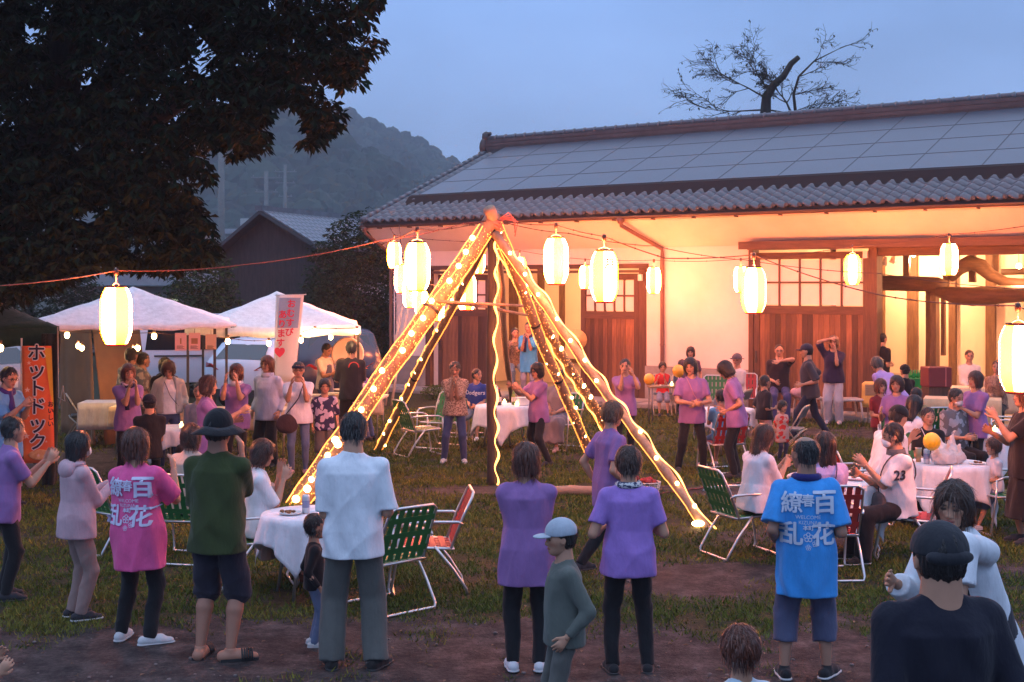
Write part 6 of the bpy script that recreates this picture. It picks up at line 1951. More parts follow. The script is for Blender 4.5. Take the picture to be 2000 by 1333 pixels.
# ------------------------------------------------------------------ vehicles behind the stalls
glass_m = mat('car_glass', (.012, .014, .018), .06, spec=1.0, var=0)
tyre = mat('tyre', (.02, .02, .02), .8); hub = mat('hub', (.25, .25, .27), .35, metal=.7)
red_l = mat('tail_light', (.30, .015, .01), .15, var=0)
def car(name, loc, rz, prof, glassp, W, paint, label, wheels, tails, wins, cat='car', emblem=None, plate=True):
    """side profile (y along the car, z), rear at y=0 facing -y; body is one lofted shell with tumblehome"""
    o = empty(name, loc, rz, label, cat, 'cars parked behind the stalls')
    nS = 9; vs = []; n_ = len(prof); zmax = max(p[1] for p in prof)
    for i in range(nS):
        s_ = -1 + 2 * i / (nS - 1); 
        edge = 1 - .035 * abs(s_)**5
        for (y_, z_) in prof:
            tum = 1 - .13 * max(0, (z_ - .95) / (zmax - .95 + .01))
            yy = y_ + (.10 if y_ < 1 else -.12 if y_ > prof_max(prof) - 1 else 0) * abs(s_)**4
            vs.append((s_ * W / 2 * tum, yy, z_ * (1 - .02 * abs(s_)**6) if z_ > 1 else z_))
    fs = [(i * n_ + k, i * n_ + (k + 1) % n_, (i + 1) * n_ + (k + 1) % n_, (i + 1) * n_ + k) for i in range(nS - 1) for k in range(n_)] + [tuple(range(n_ - 1, -1, -1)), tuple((nS - 1) * n_ + k for k in range(n_))]
    q = MB(); q.add(vs, fs, True); bo = q.build('body', paint, o)
    md = bo.modifiers.new('b', 'BEVEL'); md.width = .03; md.segments = 2; md.limit_method = 'ANGLE'; md.angle_limit = R(35)
    for (pts, side) in wins:
        q = MB()
        if side == 0:                               # rear glass: (x,y,z)
            q.add([(x, y_ - .012, z_) for x, y_, z_ in pts], [tuple(range(len(pts)))])
        else:
            q.add([(side * (W / 2 * (1 - .13 * max(0, (z_ - .95) / (zmax - .94))) + .006), y_, z_) for y_, z_ in pts], [tuple(range(len(pts))) if side > 0 else tuple(range(len(pts) - 1, -1, -1))])
        q.build('window', glass_m, o)
    for y_, r_ in wheels:
        for s_ in (-1, 1):
            rot = Matrix.Rotation(R(90), 3, 'Y')
            q = MB(); q.lathe([(r_ * .6, -.1), (r_ * .95, -.1), (r_, -.07), (r_, .07), (r_ * .95, .1), (r_ * .6, .1)], (s_ * (W / 2 - .10), y_, r_), 20, rot=rot); w_ = q.build('wheel', tyre, o)
            q = MB(); q.lathe([(r_ * .6, .0), (r_ * .5, .015), (.05, .02)], (s_ * (W / 2 + .003), y_, r_), 12, rot=Matrix.Rotation(R(90) * s_, 3, 'Y')); q.build('hub_cap', hub, w_)
    for pts in tails:
        q = MB(); n2 = len(pts); q.add([Vector(p) for p in pts] + [Vector(p) + Vector((0, .04, 0)) for p in pts], [tuple(range(n2))] + [(i, i + n2, (i + 1) % n2 + n2, (i + 1) % n2) for i in range(n2)]); q.build('tail_light', red_l, o)
    if plate:
        q = MB(); q.bbox((-.165, -.03, .62), (.165, -.012, .785)); q.build('number_plate', mat('plate', (.6, .6, .55), .5), o)
    if emblem: 
        q = MB(); q.tube([(math.cos(a_) * .05, -.02, emblem + math.sin(a_) * .04) for a_ in np.linspace(0, 2 * PI, 12)[:-1]], .008, 5, closed=True); q.build('emblem', hub, o)
    q = MB(); q.bbox((-W / 2 + .1, -.035, .30), (W / 2 - .1, .0, .46)); q.build('bumper', mat('bumper_black', (.03, .03, .03), .6), o)
    return o
def prof_max(p): return max(a_[0] for a_ in p)
white_p = mat('white_paint', (.55, .60, .68), .25, var=.03, spec=.6); blue_p = mat('dark_blue_paint', (.015, .022, .05), .22, var=.03, spec=.8)
vanp = [(0, .35), (0, 1.0), (.05, 1.5), (.16, 1.88), (.3, 1.94), (3.3, 1.94), (3.75, 1.75), (4.3, 1.15), (4.6, 1.0), (4.68, .35)]
vw = [([(.35, 1.12), (1.35, 1.12), (1.35, 1.68), (.42, 1.68)], -1), ([(1.5, 1.12), (2.5, 1.12), (2.5, 1.68), (1.5, 1.68)], -1), ([(2.65, 1.12), (3.85, 1.12), (3.45, 1.68), (2.65, 1.68)], -1),
      ([(.35, 1.12), (1.35, 1.12), (1.35, 1.68), (.42, 1.68)], 1), ([(1.5, 1.12), (2.5, 1.12), (2.5, 1.68), (1.5, 1.68)], 1), ([(2.65, 1.12), (3.85, 1.12), (3.45, 1.68), (2.65, 1.68)], 1),
      ([(-.7, .06, 1.2), (.7, .06, 1.2), (.64, .12, 1.72), (-.64, .12, 1.72)], 0)]
vn = car('delivery_van', (X_(258, 31.5), 31.5, 0), R(-78), vanp, None, 1.7, white_p, 'white van standing side on behind the left white canopy', ((.8, .32), (3.7, .32)),
    [[(-.84, -.02, .95), (-.70, -.02, .95), (-.70, .05, 1.35), (-.84, .05, 1.35)], [(.70, -.02, .95), (.84, -.02, .95), (.84, .05, 1.35), (.70, .05, 1.35)]], vw, 'van')
q = MB(); q.bbox((.855, .55, .96), (.87, 1.65, 1.0)); q.build('door_rail', mat('bumper_black'), vn)
q = MB(); q.bbox((.858, .02, .92), (.87, .2, 1.28)); q.build('side_light', red_l, vn)
q = MB(); q.bbox((.858, 2.55, .98), (.875, 2.75, 1.03)); q.build('door_handle', mat('bumper_black'), vn)
hat = [(0, .32), (-.02, .9), (.06, 1.05), (.45, 1.42), (.9, 1.50), (2.2, 1.50), (3.0, 1.12), (4.1, .92), (4.25, .6), (4.25, .32)]
hw_ = [([(-.62, .10, 1.08), (.62, .10, 1.08), (.52, .42, 1.38), (-.52, .42, 1.38)], 0), ([(.75, 1.0), (2.9, 1.0), (2.2, 1.40), (1.0, 1.40)], 1), ([(.75, 1.0), (2.9, 1.0), (2.2, 1.40), (1.0, 1.40)], -1)]
tl = lambda s_: [(s_ * .44, -.03, .86), (s_ * .84, .07, .90), (s_ * .86, .12, 1.0), (s_ * .66, -.01, .99)][::(1 if s_ > 0 else -1)]
car('hatchback', (X_(462, 27.6), 27.6, 0), R(-24), hat, None, 1.76, white_p, 'white hatchback seen from behind between the two canopies', ((.85, .33), (3.45, .33)), [tl(1), tl(-1)], hw_, 'car', .93)
suv = [(0, .35), (-.02, 1.0), (.1, 1.25), (.32, 1.62), (.7, 1.70), (2.9, 1.68), (3.6, 1.15), (4.4, 1.0), (4.55, .35)]
sw_ = [([(-.7, .10, 1.12), (.7, .10, 1.12), (.62, .30, 1.56), (-.62, .30, 1.56)], 0), ([(.7, 1.08), (3.4, 1.08), (2.85, 1.58), (.8, 1.58)], 1), ([(.7, 1.08), (3.4, 1.08), (2.85, 1.58), (.8, 1.58)], -1)]
car('family_car', (X_(668, 27.8), 27.8, 0), R(22), suv, None, 1.85, blue_p, 'dark blue people carrier behind the rice ball stall', ((.9, .34), (3.6, .34)), [tl(1), tl(-1)], sw_, 'car', 1.0)
car('parked_car', (X_(20, 26), 26, 0), R(62), hat, None, 1.7, mat('silver_paint', (.25, .27, .3), .3), 'silver car half hidden behind the green canopy at the left edge', ((.85, .33), (3.45, .33)), [tl(1), tl(-1)], hw_, 'car', .93)
lad = empty('leaning_poles', (X_(752, 29), 29.2, 0), 0, 'pair of pale poles leaning against the barn corner', 'poles')
for i in range(2):
    q = MB(); q.tube([(.12 + .14 * i, 0, .9), (.32 + .14 * i, .4, 2.15)], .035, 6); q.build('pole', mat('grey_pole', (.3, .3, .28), .7), lad)
    q = MB(); q.tube([(0 + .14 * i, -.2, 0), (.12 + .14 * i, 0, .9)], .035, 6); q.build('pole', mat('grey_pole'), lad)

# ------------------------------------------------------------------ chairs and tables
alu = mat('aluminium_tube', (.62, .60, .60), .28, metal=.85, var=.05)
def web(c): return mat('webbing_%.2f_%.2f' % (c[0], c[1]), c, .6, var=.12, vscale=9)
GREEN, RED = (.012, .13, .03), (.42, .025, .02)
CH = {}
def lawn_chair(loc, rz, c, label, group='webbed folding garden chairs', fold=False):
    key = c
    if key in CH:
        o = copy_tree(CH[key])
    else:
        o = empty('garden_chair'); m_ = web(c)
        r_ = .0125
        def arc(p, q_, n_=5): return p
        q = MB(); q.tube([(-.24, -.20, .40), (-.245, -.30, .66), (-.235, -.38, .83), (-.19, -.395, .865), (.19, -.395, .865), (.235, -.38, .83), (.245, -.30, .66), (.24, -.20, .40)], r_, 8); q.build('back_frame', alu, o)
        q = MB(); q.tube([(-.24, -.22, .395), (-.24, .20, .415), (-.20, .235, .418), (.20, .235, .418), (.24, .20, .415), (.24, -.22, .395)], r_, 8, closed=True); q.build('seat_frame', alu, o)
        for s_ in (0, 1):
            pass
        q = MB(); q.tube([(-.265, .24, .60), (-.265, .25, .40), (-.265, .31, .06), (-.265, .29, .0135), (-.22, .285, .0125), (.22, .285, .0125), (.265, .29, .0135), (.265, .31, .06), (.265, .25, .40), (.265, .24, .60)], r_, 8); q.build('front_leg', alu, o)
        q = MB(); q.tube([(-.262, -.06, .42), (-.262, -.22, .22), (-.262, -.33, .05), (-.255, -.335, .0135), (-.21, -.335, .0125), (.21, -.335, .0125), (.255, -.335, .0135), (.262, -.33, .05), (.262, -.22, .22), (.262, -.06, .42)], r_, 8); q.build('rear_leg', alu, o)
        for s_ in (-1, 1):
            q = MB(); q.tube([(s_ * .255, -.30, .60), (s_ * .27, -.26, .625), (s_ * .275, -.05, .63), (s_ * .275, .16, .625), (s_ * .27, .235, .595)], .013, 8); q.build('armrest', alu, o)
        sq = MB(); sq.box((0, 0, 0), (.052, .004, .47)); sm_ = sq.mesh('strap'); sm_.materials.append(m_)
        an = math.atan2(.18, .44)
        for i in range(6): share('strap', sm_, o, (-.19 + i * .076, -.303, .635), (an, 0, 0))
        sq = MB(); sq.box((0, 0, 0), (.47, .004, .05)); sh_ = sq.mesh('strap'); sh_.materials.append(m_)
        for i in range(3): share('strap', sh_, o, (0, -.245 - i * .055 - .004, .50 + i * .13), (an, 0, 0))
        sq = MB(); sq.box((0, 0, 0), (.052, .44, .004)); ss_ = sq.mesh('seat_strap'); ss_.materials.append(m_)
        for i in range(6): share('seat_strap', ss_, o, (-.19 + i * .076, .01, .409), (.03, 0, 0))
        sq = MB(); sq.box((0, 0, 0), (.47, .05, .004)); sc_ = sq.mesh('seat_strap'); sc_.materials.append(m_)
        for i in range(4): share('seat_strap', sc_, o, (0, -.14 + i * .09, .414), (.03, 0, 0))
        CH[key] = o
    o.location = loc; o.rotation_euler = (0, 0, rz); tag(o, label, 'chair', group); return o
def steel_chair(loc, rz, c, label):
    key = ('steel', c)
    if key in CH: o = copy_tree(CH[key])
    else:
        o = empty('folding_chair'); m_ = mat('vinyl_%.2f' % c[0], c, .5)
        fm = mat('painted_tube', (.45, .38, .30), .35, metal=.5)
        q = MB(); q.tube([(-.20, -.28, .01), (-.20, -.02, .42), (-.20, -.22, .76), (-.15, -.25, .80), (.15, -.25, .80), (.20, -.22, .76), (.20, -.02, .42), (.20, -.28, .01)][:], .012, 8)
        q.build('back_frame', fm, o)
        q = MB(); q.tube([(-.18, .24, .01), (-.18, -.20, .43), (.18, -.20, .43), (.18, .24, .01)], .012, 8, closed=True); q.build('leg', fm, o)
        q = MB(); q.bevbox((0, .02, .44), (.38, .38, .04), .012); q.build('seat', m_, o)
        q = MB(); q.bevbox((0, -.205, .70), (.37, .025, .18), .01, rot=Matrix.Rotation(R(25), 3, 'X')); q.build('backrest', m_, o)
        CH[key] = o
    o.location = loc; o.rotation_euler = (0, 0, rz); return tag(o, label, 'chair', 'steel folding chairs')
def at(px, Y, z=0): return Vector((X_(px, Y), Y, z))
lawn_chair(at(752, 10.95), R(42), GREEN, 'green webbed chair directly behind the legs of the man in white')
lawn_chair(at(832, 11.55), R(97), RED, 'empty red webbed chair right of the man in white')
lawn_chair(at(362, 12.85), R(-12), GREEN, 'green webbed chair under the beige shirted sitter left of the green shirted man')
lawn_chair(at(228, 13.3), R(-40), GREEN, 'chair mostly hidden behind the pink coat')
lawn_chair(at(505, 11.75), R(-72), GREEN, 'chair under the seated woman in the vest')
lawn_chair(at(1452, 13.05), R(-68), GREEN, 'green webbed chair under the seated woman in a plain white T-shirt')
lawn_chair(at(1612, 12.15), R(2), RED, 'chair hidden behind the man in the blue coat')
lawn_chair(at(1672, 14.7), R(-72), RED, 'red webbed chair under the capped youth in white')
lawn_chair(at(1775, 12.9), R(72), RED, 'red webbed chair under the masked person with 23 on the sleeve')
lawn_chair(at(1962, 14.2), R(100), GREEN, 'green webbed chair under the toddler in white')
lawn_chair(at(1412, 18.9), R(15), RED, 'red webbed chair under the child in blue, back to the camera')
lawn_chair(at(1808, 19.6), R(10), GREEN, 'empty green webbed chair at the mouth of the open bay')
lawn_chair(at(1970, 20.0), R(70), GREEN, 'green webbed chair beside the barn table at the right edge')
lawn_chair(at(822, 20.6), R(-60), GREEN, 'green webbed chair leftmost of the trio by the first plank door')
lawn_chair(at(858, 21.6), R(150), GREEN, 'green webbed chair in the middle of the trio by the first plank door')
lawn_chair(at(893, 23.2), R(170), GREEN, 'green webbed chair rearmost of the trio by the first plank door')
lawn_chair(at(932, 23.2), R(160), GREEN, 'chair under the boy in the blue jersey')
lawn_chair(at(1398, 25.6), R(170), GREEN, 'green webbed chair against the plaster wall under the hat wearer')
lawn_chair(at(1452, 26.2), R(165), RED, 'red webbed chair against the plaster wall beside the wide door')
lawn_chair(at(1095, 21.4), R(150), GREEN, 'chair under the seated woman in the grey dress behind the poles')
lawn_chair(at(1790, 15.6), R(150), GREEN, 'chair under the boy in black behind the yellow balloon')
lawn_chair(at(1755, 18.8), R(165), GREEN, 'chair under the seated woman in purple with the child')
steel_chair(at(160, 22.4), R(-70), (.03, .03, .03), 'brown framed folding chair beside the cloth covered stall table')
steel_chair(at(1545, 20.3), R(65), (.10, .13, .15), 'grey padded folding chair behind the toddler in red')
steel_chair(at(1293, 27.0), R(178), (.10, .10, .12), 'folding chair under the child in the red shirt')
steel_chair(at(1335, 27.3), R(178), (.10, .10, .12), 'folding chair under the child with the orange balloon')
steel_chair(at(1437, 23.4), R(60), (.10, .10, .12), 'folding chair under the man in the brimmed hat')

white_c = cloth((.70, .69, .72))
def round_table(px, Y, R_, label, yaw=0, half=.62, zt_=.70, glow_=False):
    t_ = empty('round_table', at(px, Y), R(yaw), 'round table under its ' + ' '.join(label.split()[:12]), 'table', 'round tables on the turf')
    q = MB(); q.lathe([(R_ - .01, zt_ - .03), (R_, zt_ - .02), (R_, zt_ - .006), (R_ - .01, zt_ - .004)], n=28); q.build('table_top', mat('table_board', (.5, .45, .4), .6), t_)
    for a_ in range(4):
        an = a_ * PI / 2 + .6; q = MB(); q.tube([(math.cos(an) * R_ * .5, math.sin(an) * R_ * .5, zt_ - .03), (math.cos(an) * R_ * .75, math.sin(an) * R_ * .75, .01)], .014, 6); q.build('leg', alu, t_)
    n_ = 120; rings = [(0, 0)]
    vs = []; lay = 14
    ph_ = rng.random() * 6
    for k in range(n_):
        th = 2 * PI * k / n_
        m_ = max(abs(math.cos(th)), abs(math.sin(th))); drop = half / m_ - R_
        fold_ = math.sin(th * 9 + ph_) + .6 * math.sin(th * 14 + ph_ * 2) + .35 * math.sin(th * 23 + 1)
        for j in range(lay):
            if j < 4: vs.append((R_ * (j + .02) / 4 * math.cos(th), R_ * (j + .02) / 4 * math.sin(th), zt_ + .001)); continue
            if j == 4: vs.append((R_ * math.cos(th), R_ * math.sin(th), zt_ - .001)); continue
            f_ = (j - 4) / (lay - 5); rr = R_ + .008 + f_ * .05 + f_**.8 * .022 * fold_ * min(1, drop / .2)
            vs.append((rr * math.cos(th), rr * math.sin(th), zt_ - .006 - f_ * drop * 1.0))
    q = MB(); q.add(vs, [(k * lay + j, k * lay + j + 1, ((k + 1) % n_) * lay + j + 1, ((k + 1) % n_) * lay + j) for k in range(n_) for j in range(lay - 1)], True)
    o = q.build('tablecloth', white_c, None, at(px, Y), R(yaw)); tag(o, label, 'tablecloth', 'white tablecloths'); 
    so = o.modifiers.new('t', 'SOLIDIFY'); so.thickness = .003
    return at(px, Y, zt_ + .004)
T1 = round_table(606, 11.35, .41, 'white tablecloth beside the man in white, its corner hanging low', 38, .62)
T2 = round_table(338, 18.1, .42, 'white tablecloth beyond the pink coat, left of the stalls', 20, .62)
T3 = round_table(985, 21.4, .46, 'white tablecloth behind the dancer reaching left, in front of the open bay', 40, .75)
T4 = round_table(1628, 13.15, .44, 'white tablecloth right behind the man in the blue coat', 10, .70)
T5 = round_table(1852, 14.5, .44, 'white tablecloth under the plastic bags and yellow balloon', 15, .78)
T6 = round_table(1946, 17.6, .42, 'white tablecloth with a candle at the right edge', 30, .72)
T7 = round_table(1418, 20.8, .44, 'white tablecloth between the two purple shirted women', 33, .66)
# things on the tables
plate_m = mat('white_plate', (.7, .68, .66), .4); food = mat('fried_food', (.32, .12, .04), .7, c2=(.12, .05, .02), vscale=40)
def plate(p, label, r_=.09, fd=True):
    o = empty('paper_plate', p, 0, label, 'plate'); q = MB(); q.lathe([(r_ * .65, 0), (r_ * .95, .012), (r_, .02), (r_ * .9, .018), (r_ * .6, .006)], n=18); q.build('dish', plate_m, o)
    if fd:
        q = MB()
        for i in range(7): q.ball((rng.normal(0, r_ * .3), rng.normal(0, r_ * .3), .02), (.02, .015, .012), 6, 4)
        q.build('food', food, o)
def cup(p, label, c=(.5, .35, .15), h_=.11, cat='cup'):
    o = empty('cup', p, 0, label, cat); q = MB(); q.lathe([(.028, 0), (.036, h_)], n=12); q.build('wall', mat('cup_%.2f_%.2f' % (c[0], c[1]), c, .15, spec=.8), o)
    q = MB(); q.lathe([(.034, h_ - .005), (.038, h_), (.034, h_ + .003)], n=12, cap=False); q.build('rim', plate_m, o)
def can(p, label, c):
    o = empty('drink_can', p, 0, label, 'can'); q = MB(); q.lathe([(.026, 0), (.033, .008), (.033, .145), (.027, .158), (.026, .155)], n=16); q.build('body', mat('can_%.2f' % c[0], c, .3, metal=.6), o)
    q = MB(); q.lathe([(.0333, .05), (.0335, .11)], n=16, cap=False); q.build('printed_band', mat('can_band', (.25, .27, .4), .4), o)
def bottle(p, label, c, h_=.28):
    o = empty('bottle', p, 0, label, 'bottle'); q = MB(); q.lathe([(.035, 0), (.036, h_ * .55), (.015, h_ * .78), (.014, h_ * .93)], n=14); q.build('glass', mat('bottle_%.2f_%.2f' % (c[0], c[1]), c, .1, spec=.9), o)
    q = MB(); q.lathe([(.016, h_ * .93), (.016, h_)], n=10); q.build('cap', mat('cap_red', (.4, .04, .03), .4), o)
    q = MB(); q.lathe([(.0365, h_ * .2), (.0368, h_ * .48)], n=14, cap=False); q.build('paper_label', mat('label_paper', (.6, .5, .45), .7), o)
def candle(p, label):
    o = empty('candle_light', p, 0, label, 'candle', 'candle lights on the tables'); q = MB(); q.lathe([(.028, 0), (.034, .045)], n=12); q.build('cup', mat('candle_cup', (1, .7, .4), .4, emit=(1, .6, .22), estr=5, var=0), o)
    q = MB(); q.ball((0, 0, .055), (.010, .010, .022), 6, 5); q.build('flame', mat('flame', (1, .8, .4), .5, emit=(1, .65, .25), estr=30, var=0), o)
plate(T1 + Vector((-.15, -.10, 0)), 'plate of fried food on the table left of the man in white', .10)
can(T1 + Vector((-.03, -.05, 0)), 'silver drink can standing on the table left of the man in white', (.6, .6, .62))
cup(T2 + Vector((-.14, -.1, 0)), 'cup of beer on the table beyond the pink coat', (.45, .25, .10), .12)
candle(T2 + Vector((.12, -.02, 0)), 'candle light on the table beyond the pink coat')
bottle(T3 + Vector((-.08, -.05, 0)), 'dark bottle on the table behind the reaching dancer', (.05, .012, .01)); bottle(T3 + Vector((.15, .05, 0)), 'pale green bottle on the table behind the reaching dancer', (.25, .28, .05), .26)
candle(T3 + Vector((.20, -.16, 0)), 'candle light on the table behind the reaching dancer'); candle(T3 + Vector((.0, .2, 0)), 'second candle light beyond the bottles behind the reaching dancer')
o = empty('white_box', T3 + Vector((.30, -.05, 0)), R(20), 'translucent food box on the table behind the reaching dancer', 'box'); q = MB(); q.bevbox((0, 0, .06), (.2, .14, .12), .01); q.build('body', plate_m, o); q = MB(); q.bevbox((0, 0, .125), (.21, .15, .012), .004); q.build('lid', plate_m, o)
o = empty('phone', T4 + Vector((.22, .02, .003)), R(70), 'pink cased phone lying on the table behind the blue coat', 'phone'); q = MB(); q.bevbox((0, 0, .006), (.075, .15, .012), .004); q.build('case', mat('pink_case', (.45, .2, .22), .5), o)
o = empty('folded_hat', T4 + Vector((-.32, .08, 0)), 0, 'folded white cloth on the table behind the blue coat', 'cloth'); q = MB(); q.ball((0, 0, .03), (.13, .09, .045), 14, 8); q.build('cloth', white_c, o)
bagm = mat('plastic_bag', (.62, .56, .55), .35, var=.12, vscale=12, bump=.9, bscale=22, alpha=.82)
def bag(p, r_, label):
    s = SDF(np.array([-.3, -.25, -.02]), np.array([.3, .25, .42]), .012)
    s.ell((0, 0, r_ * .5), (r_, r_ * .8, r_ * .62), 0); s.cone((r_ * .2, 0, r_ * .8), (r_ * .45, 0, r_ * 1.9), r_ * .22, r_ * .10, .05); s.cone((-r_ * .3, 0, r_ * .8), (-r_ * .5, .02, r_ * 1.5), r_ * .2, r_ * .08, .05)
    s.wrinkle(.012, (38, 35, 30), r_ * 100); s.cut((0, 0, 0), (0, 0, -1)); V, Q = s.mesh()
    o = link_mesh('plastic_bag', np_mesh('plastic_bag', V, Q), bagm, None, p); return tag(o, label, 'plastic bag', 'plastic carrier bags')
bag(T5 + Vector((-.10, -.14, 0)), .14, 'crumpled white carrier bag at the front of the balloon table')
bag(T5 + Vector((.06, -.06, 0)), .11, 'smaller carrier bag in the middle of the balloon table')
bag(T5 + Vector((.02, .10, 0)), .17, 'tall carrier bag with its handles up at the back of the balloon table')
can(T5 + Vector((-.26, -.08, 0)), 'pink and white drink can left of the bags', (.6, .4, .4)); cup(T5 + Vector((-.30, .08, 0)), 'tall cup with a straw at the left of the bags', (.5, .3, .12), .15)
plate(T5 + Vector((.27, -.12, 0)), 'plate with snacks on the right rim of the balloon table', .09)
candle(T6 + Vector((-.02, 0, 0)), 'candle light on the table at the right edge'); plate(T6 + Vector((.12, -.12, 0)), 'small dark dish beside the right edge candle', .07)
def balloon(p, r_, c, label):
    o = empty('balloon', p, 0, label, 'balloon', 'party balloons'); q = MB(); q.ball((0, 0, 0), (r_, r_, r_ * 1.06), 24, 18); q.build('skin', mat('balloon_%.2f_%.2f' % (c[0], c[1]), c, .25, var=0, spec=.6, emit=c, estr=0.0), o)
    q = MB(); q.lathe([(.004, -r_ * 1.05), (.014, -r_ * 1.05 - .02)], n=8); q.tube([(0, 0, -r_ * 1.08), (.02, 0, -r_ * 1.08 - .15), (0, 0, -r_ * 1.08 - .3)], .002, 4); q.build('knot', mat('white_string', (.6, .6, .6), .7), o)
balloon(P(1820, 863, 14.25), .092, (.80, .50, .02), 'yellow balloon standing before the boy in black')
balloon(P(1268, 741, 25.5), .105, (.80, .38, .03), 'orange balloon left of the child in red by the wall'); balloon(P(1325, 725, 25.2), .115, (.80, .38, .03), 'orange balloon right of the child in red, held before another child')
# school desk by the wall
o = empty('school_desk', at(1298, 25.3), R(5), 'small wooden topped desk before the child in red', 'desk'); q = MB(); q.bevbox((0, 0, .70), (.62, .42, .035), .008); q.build('desk_top', wood('desk_wood', (.32, .18, .08), (.2, .11, .05), stretch=(1, 5, 5)), o)
for sx in (-.27, .27):
    for sy in (-.17, .17): q = MB(); q.tube([(sx, sy, .68), (sx, sy, 0)], .014, 6); q.build('leg', mat('grey_tube', (.2, .2, .2), .4, metal=.5), o)
plate(at(1298, 25.2, .72), 'white bowl on the small desk by the wall', .10); candle(at(1312, 25.2, .72), 'candle light on the small desk by the wall')
# white seat and sign by the wide door
o = empty('white_stool', at(1655, 25.6), R(-85), 'white seat against the wide plank door', 'stool'); q = MB(); q.bevbox((0, 0, .43), (.42, .5, .05), .015); q.build('seat', mat('white_plastic'), o)
for sx in (-.17, .17):
    for sy in (-.2, .2): q = MB(); q.tube([(sx, sy, .41), (sx, sy * 1.15, .2), (sx, sy * 1.2, 0)], .02, 6); q.build('leg', mat('white_plastic'), o)
q = MB(); q.bevbox((0, -.24, .70), (.40, .04, .5), .015); q.build('backrest', mat('white_plastic'), o)
o = empty('white_stool', at(1578, 26.0), R(-85), 'low white seat with a pink bag beside the man in black', 'stool'); q = MB(); q.bevbox((0, 0, .43), (.42, .5, .05), .015); q.build('seat', mat('white_plastic'), o)
for sx in (-.17, .17):
    for sy in (-.2, .2): q = MB(); q.tube([(sx, sy, .41), (sx, sy * 1.15, .2), (sx, sy * 1.2, 0)], .02, 6); q.build('leg', mat('white_plastic'), o)
s = SDF((-.25, -.2, -.02), (.25, .2, .3), .014); s.ell((0, 0, .1), (.19, .12, .12), 0); s.wrinkle(.008, (30, 30, 25), 2); V, Q = s.mesh(); tag(link_mesh('handbag', np_mesh('handbag', V, Q), cloth((.55, .30, .30)), None, at(1562, 25.6, .46)), 'pink shiny bag on the low white seat', 'bag')
o = empty('wooden_sign', at(1708, 24.2), R(-5), 'blank wooden board on a post at the edge of the wide door', 'sign'); q = MB(); q.bevbox((0, 0, .72), (.34, .03, .20), .006); q.build('board', wood('pale_board', (.45, .27, .14), (.32, .18, .09), stretch=(1, 5, 5)), o); q = MB(); q.box((.03, .03, .36), (.05, .03, .72)); q.build('post', timber, o)
# stall tables
def trestle(px, Y, w_, d_, rz, label, cc=(.6, .5, .42), items=True, skirt=.30):
    o = empty('stall_table', at(px, Y), R(rz), label, 'table', 'stall tables under the canopies'); q = MB(); q.bevbox((0, 0, .72), (w_, d_, .03), .006); q.build('table_top', mat('table_board'), o)
    for sx in (-1, 1):
        for sy in (-1, 1): q = MB(); q.tube([(sx * (w_ / 2 - .08), sy * (d_ / 2 - .06), .71), (sx * (w_ / 2 - .1), sy * (d_ / 2 - .04), 0)], .014, 6); q.build('leg', mat('painted_tube'), o)
    q = MB(); q.bevbox((0, 0, .742), (w_ + .02, d_ + .02, .008), .003); q.build('table_cover', cloth(cc), o)
    sheet([(-w_ / 2 - .012, -d_ / 2 - .012, .742), (w_ / 2 + .012, -d_ / 2 - .012, .742), (w_ / 2 + .02, -d_ / 2 - .03, .742 - skirt), (-w_ / 2 - .02, -d_ / 2 - .03, .742 - skirt)], 24, 4, .008, 'cover_drop', cloth(cc), o, fold=30)
trestle(208, 21.6, .75, .6, 5, 'small stall table with a grey cloth beside the brown folding chair', (.40, .38, .38), skirt=.42)
trestle(450, 20.4, 1.9, .6, 0, 'long stall table behind the clapping women under the canopies', (.55, .40, .28), skirt=.3)
trestle(645, 22.7, 1.9, .7, -4, 'stall table loaded with dishes before the cook', (.62, .48, .36), skirt=.28)
trestle(300, 20.9, 1.2, .6, 0, 'lit stall table behind the woman in the cardigan', (.7, .5, .3), skirt=.3)
for i, (px, Y, z, lb) in enumerate(((612, 22.5, .76, 'left'), (640, 22.6, .76, 'middle'), (655, 22.4, .80, 'stacked'), (668, 22.7, .84, 'topmost'))): plate(at(px, Y, z), 'white dish on the rice ball stall table, %s one' % lb, .15, fd=False)
for i, (px, c) in enumerate(((672, (.05, .02, .01)), (680, (.3, .18, .08)), (688, (.05, .05, .02)))): bottle(at(px, 22.5, .76), 'sauce bottle on the rice ball stall, %s' % ('left one', 'pale middle one', 'right one')[i], c, .2)
o = empty('table_lantern', at(598, 21.2, .76), 0, 'small white glowing lantern on the rice ball stall', 'lantern'); q = MB(); q.lathe([(.05, 0), (.062, .03), (.065, .16), (.045, .20)], n=14); q.build('shade', mat('white_glow', (1, .9, .7), .5, emit=(1, .72, .42), estr=14, var=0), o); q = MB(); q.lathe([(.055, -.015), (.055, 0)], n=12); q.build('base', mat('iron'), o)
o = empty('paper_sign', at(702, 21.9), R(10), 'white paper notice hanging from the stall table', 'notice'); q = MB(); q.box((0, 0, .55), (.22, .006, .32)); q.build('sheet', mat('paper_353'), o)
o = empty('round_fan', at(679, 24.2), 0, 'large round pale tray behind the man in black', 'tray'); q = MB(); q.lathe([(.29, 0), (.30, .02), (.27, .03), (.25, .015)], (0, 0, 1.38), 28, rot=Matrix.Rotation(R(80), 3, 'X')); q.build('tray', mat('pale_tray', (.7, .55, .4), .6), o)
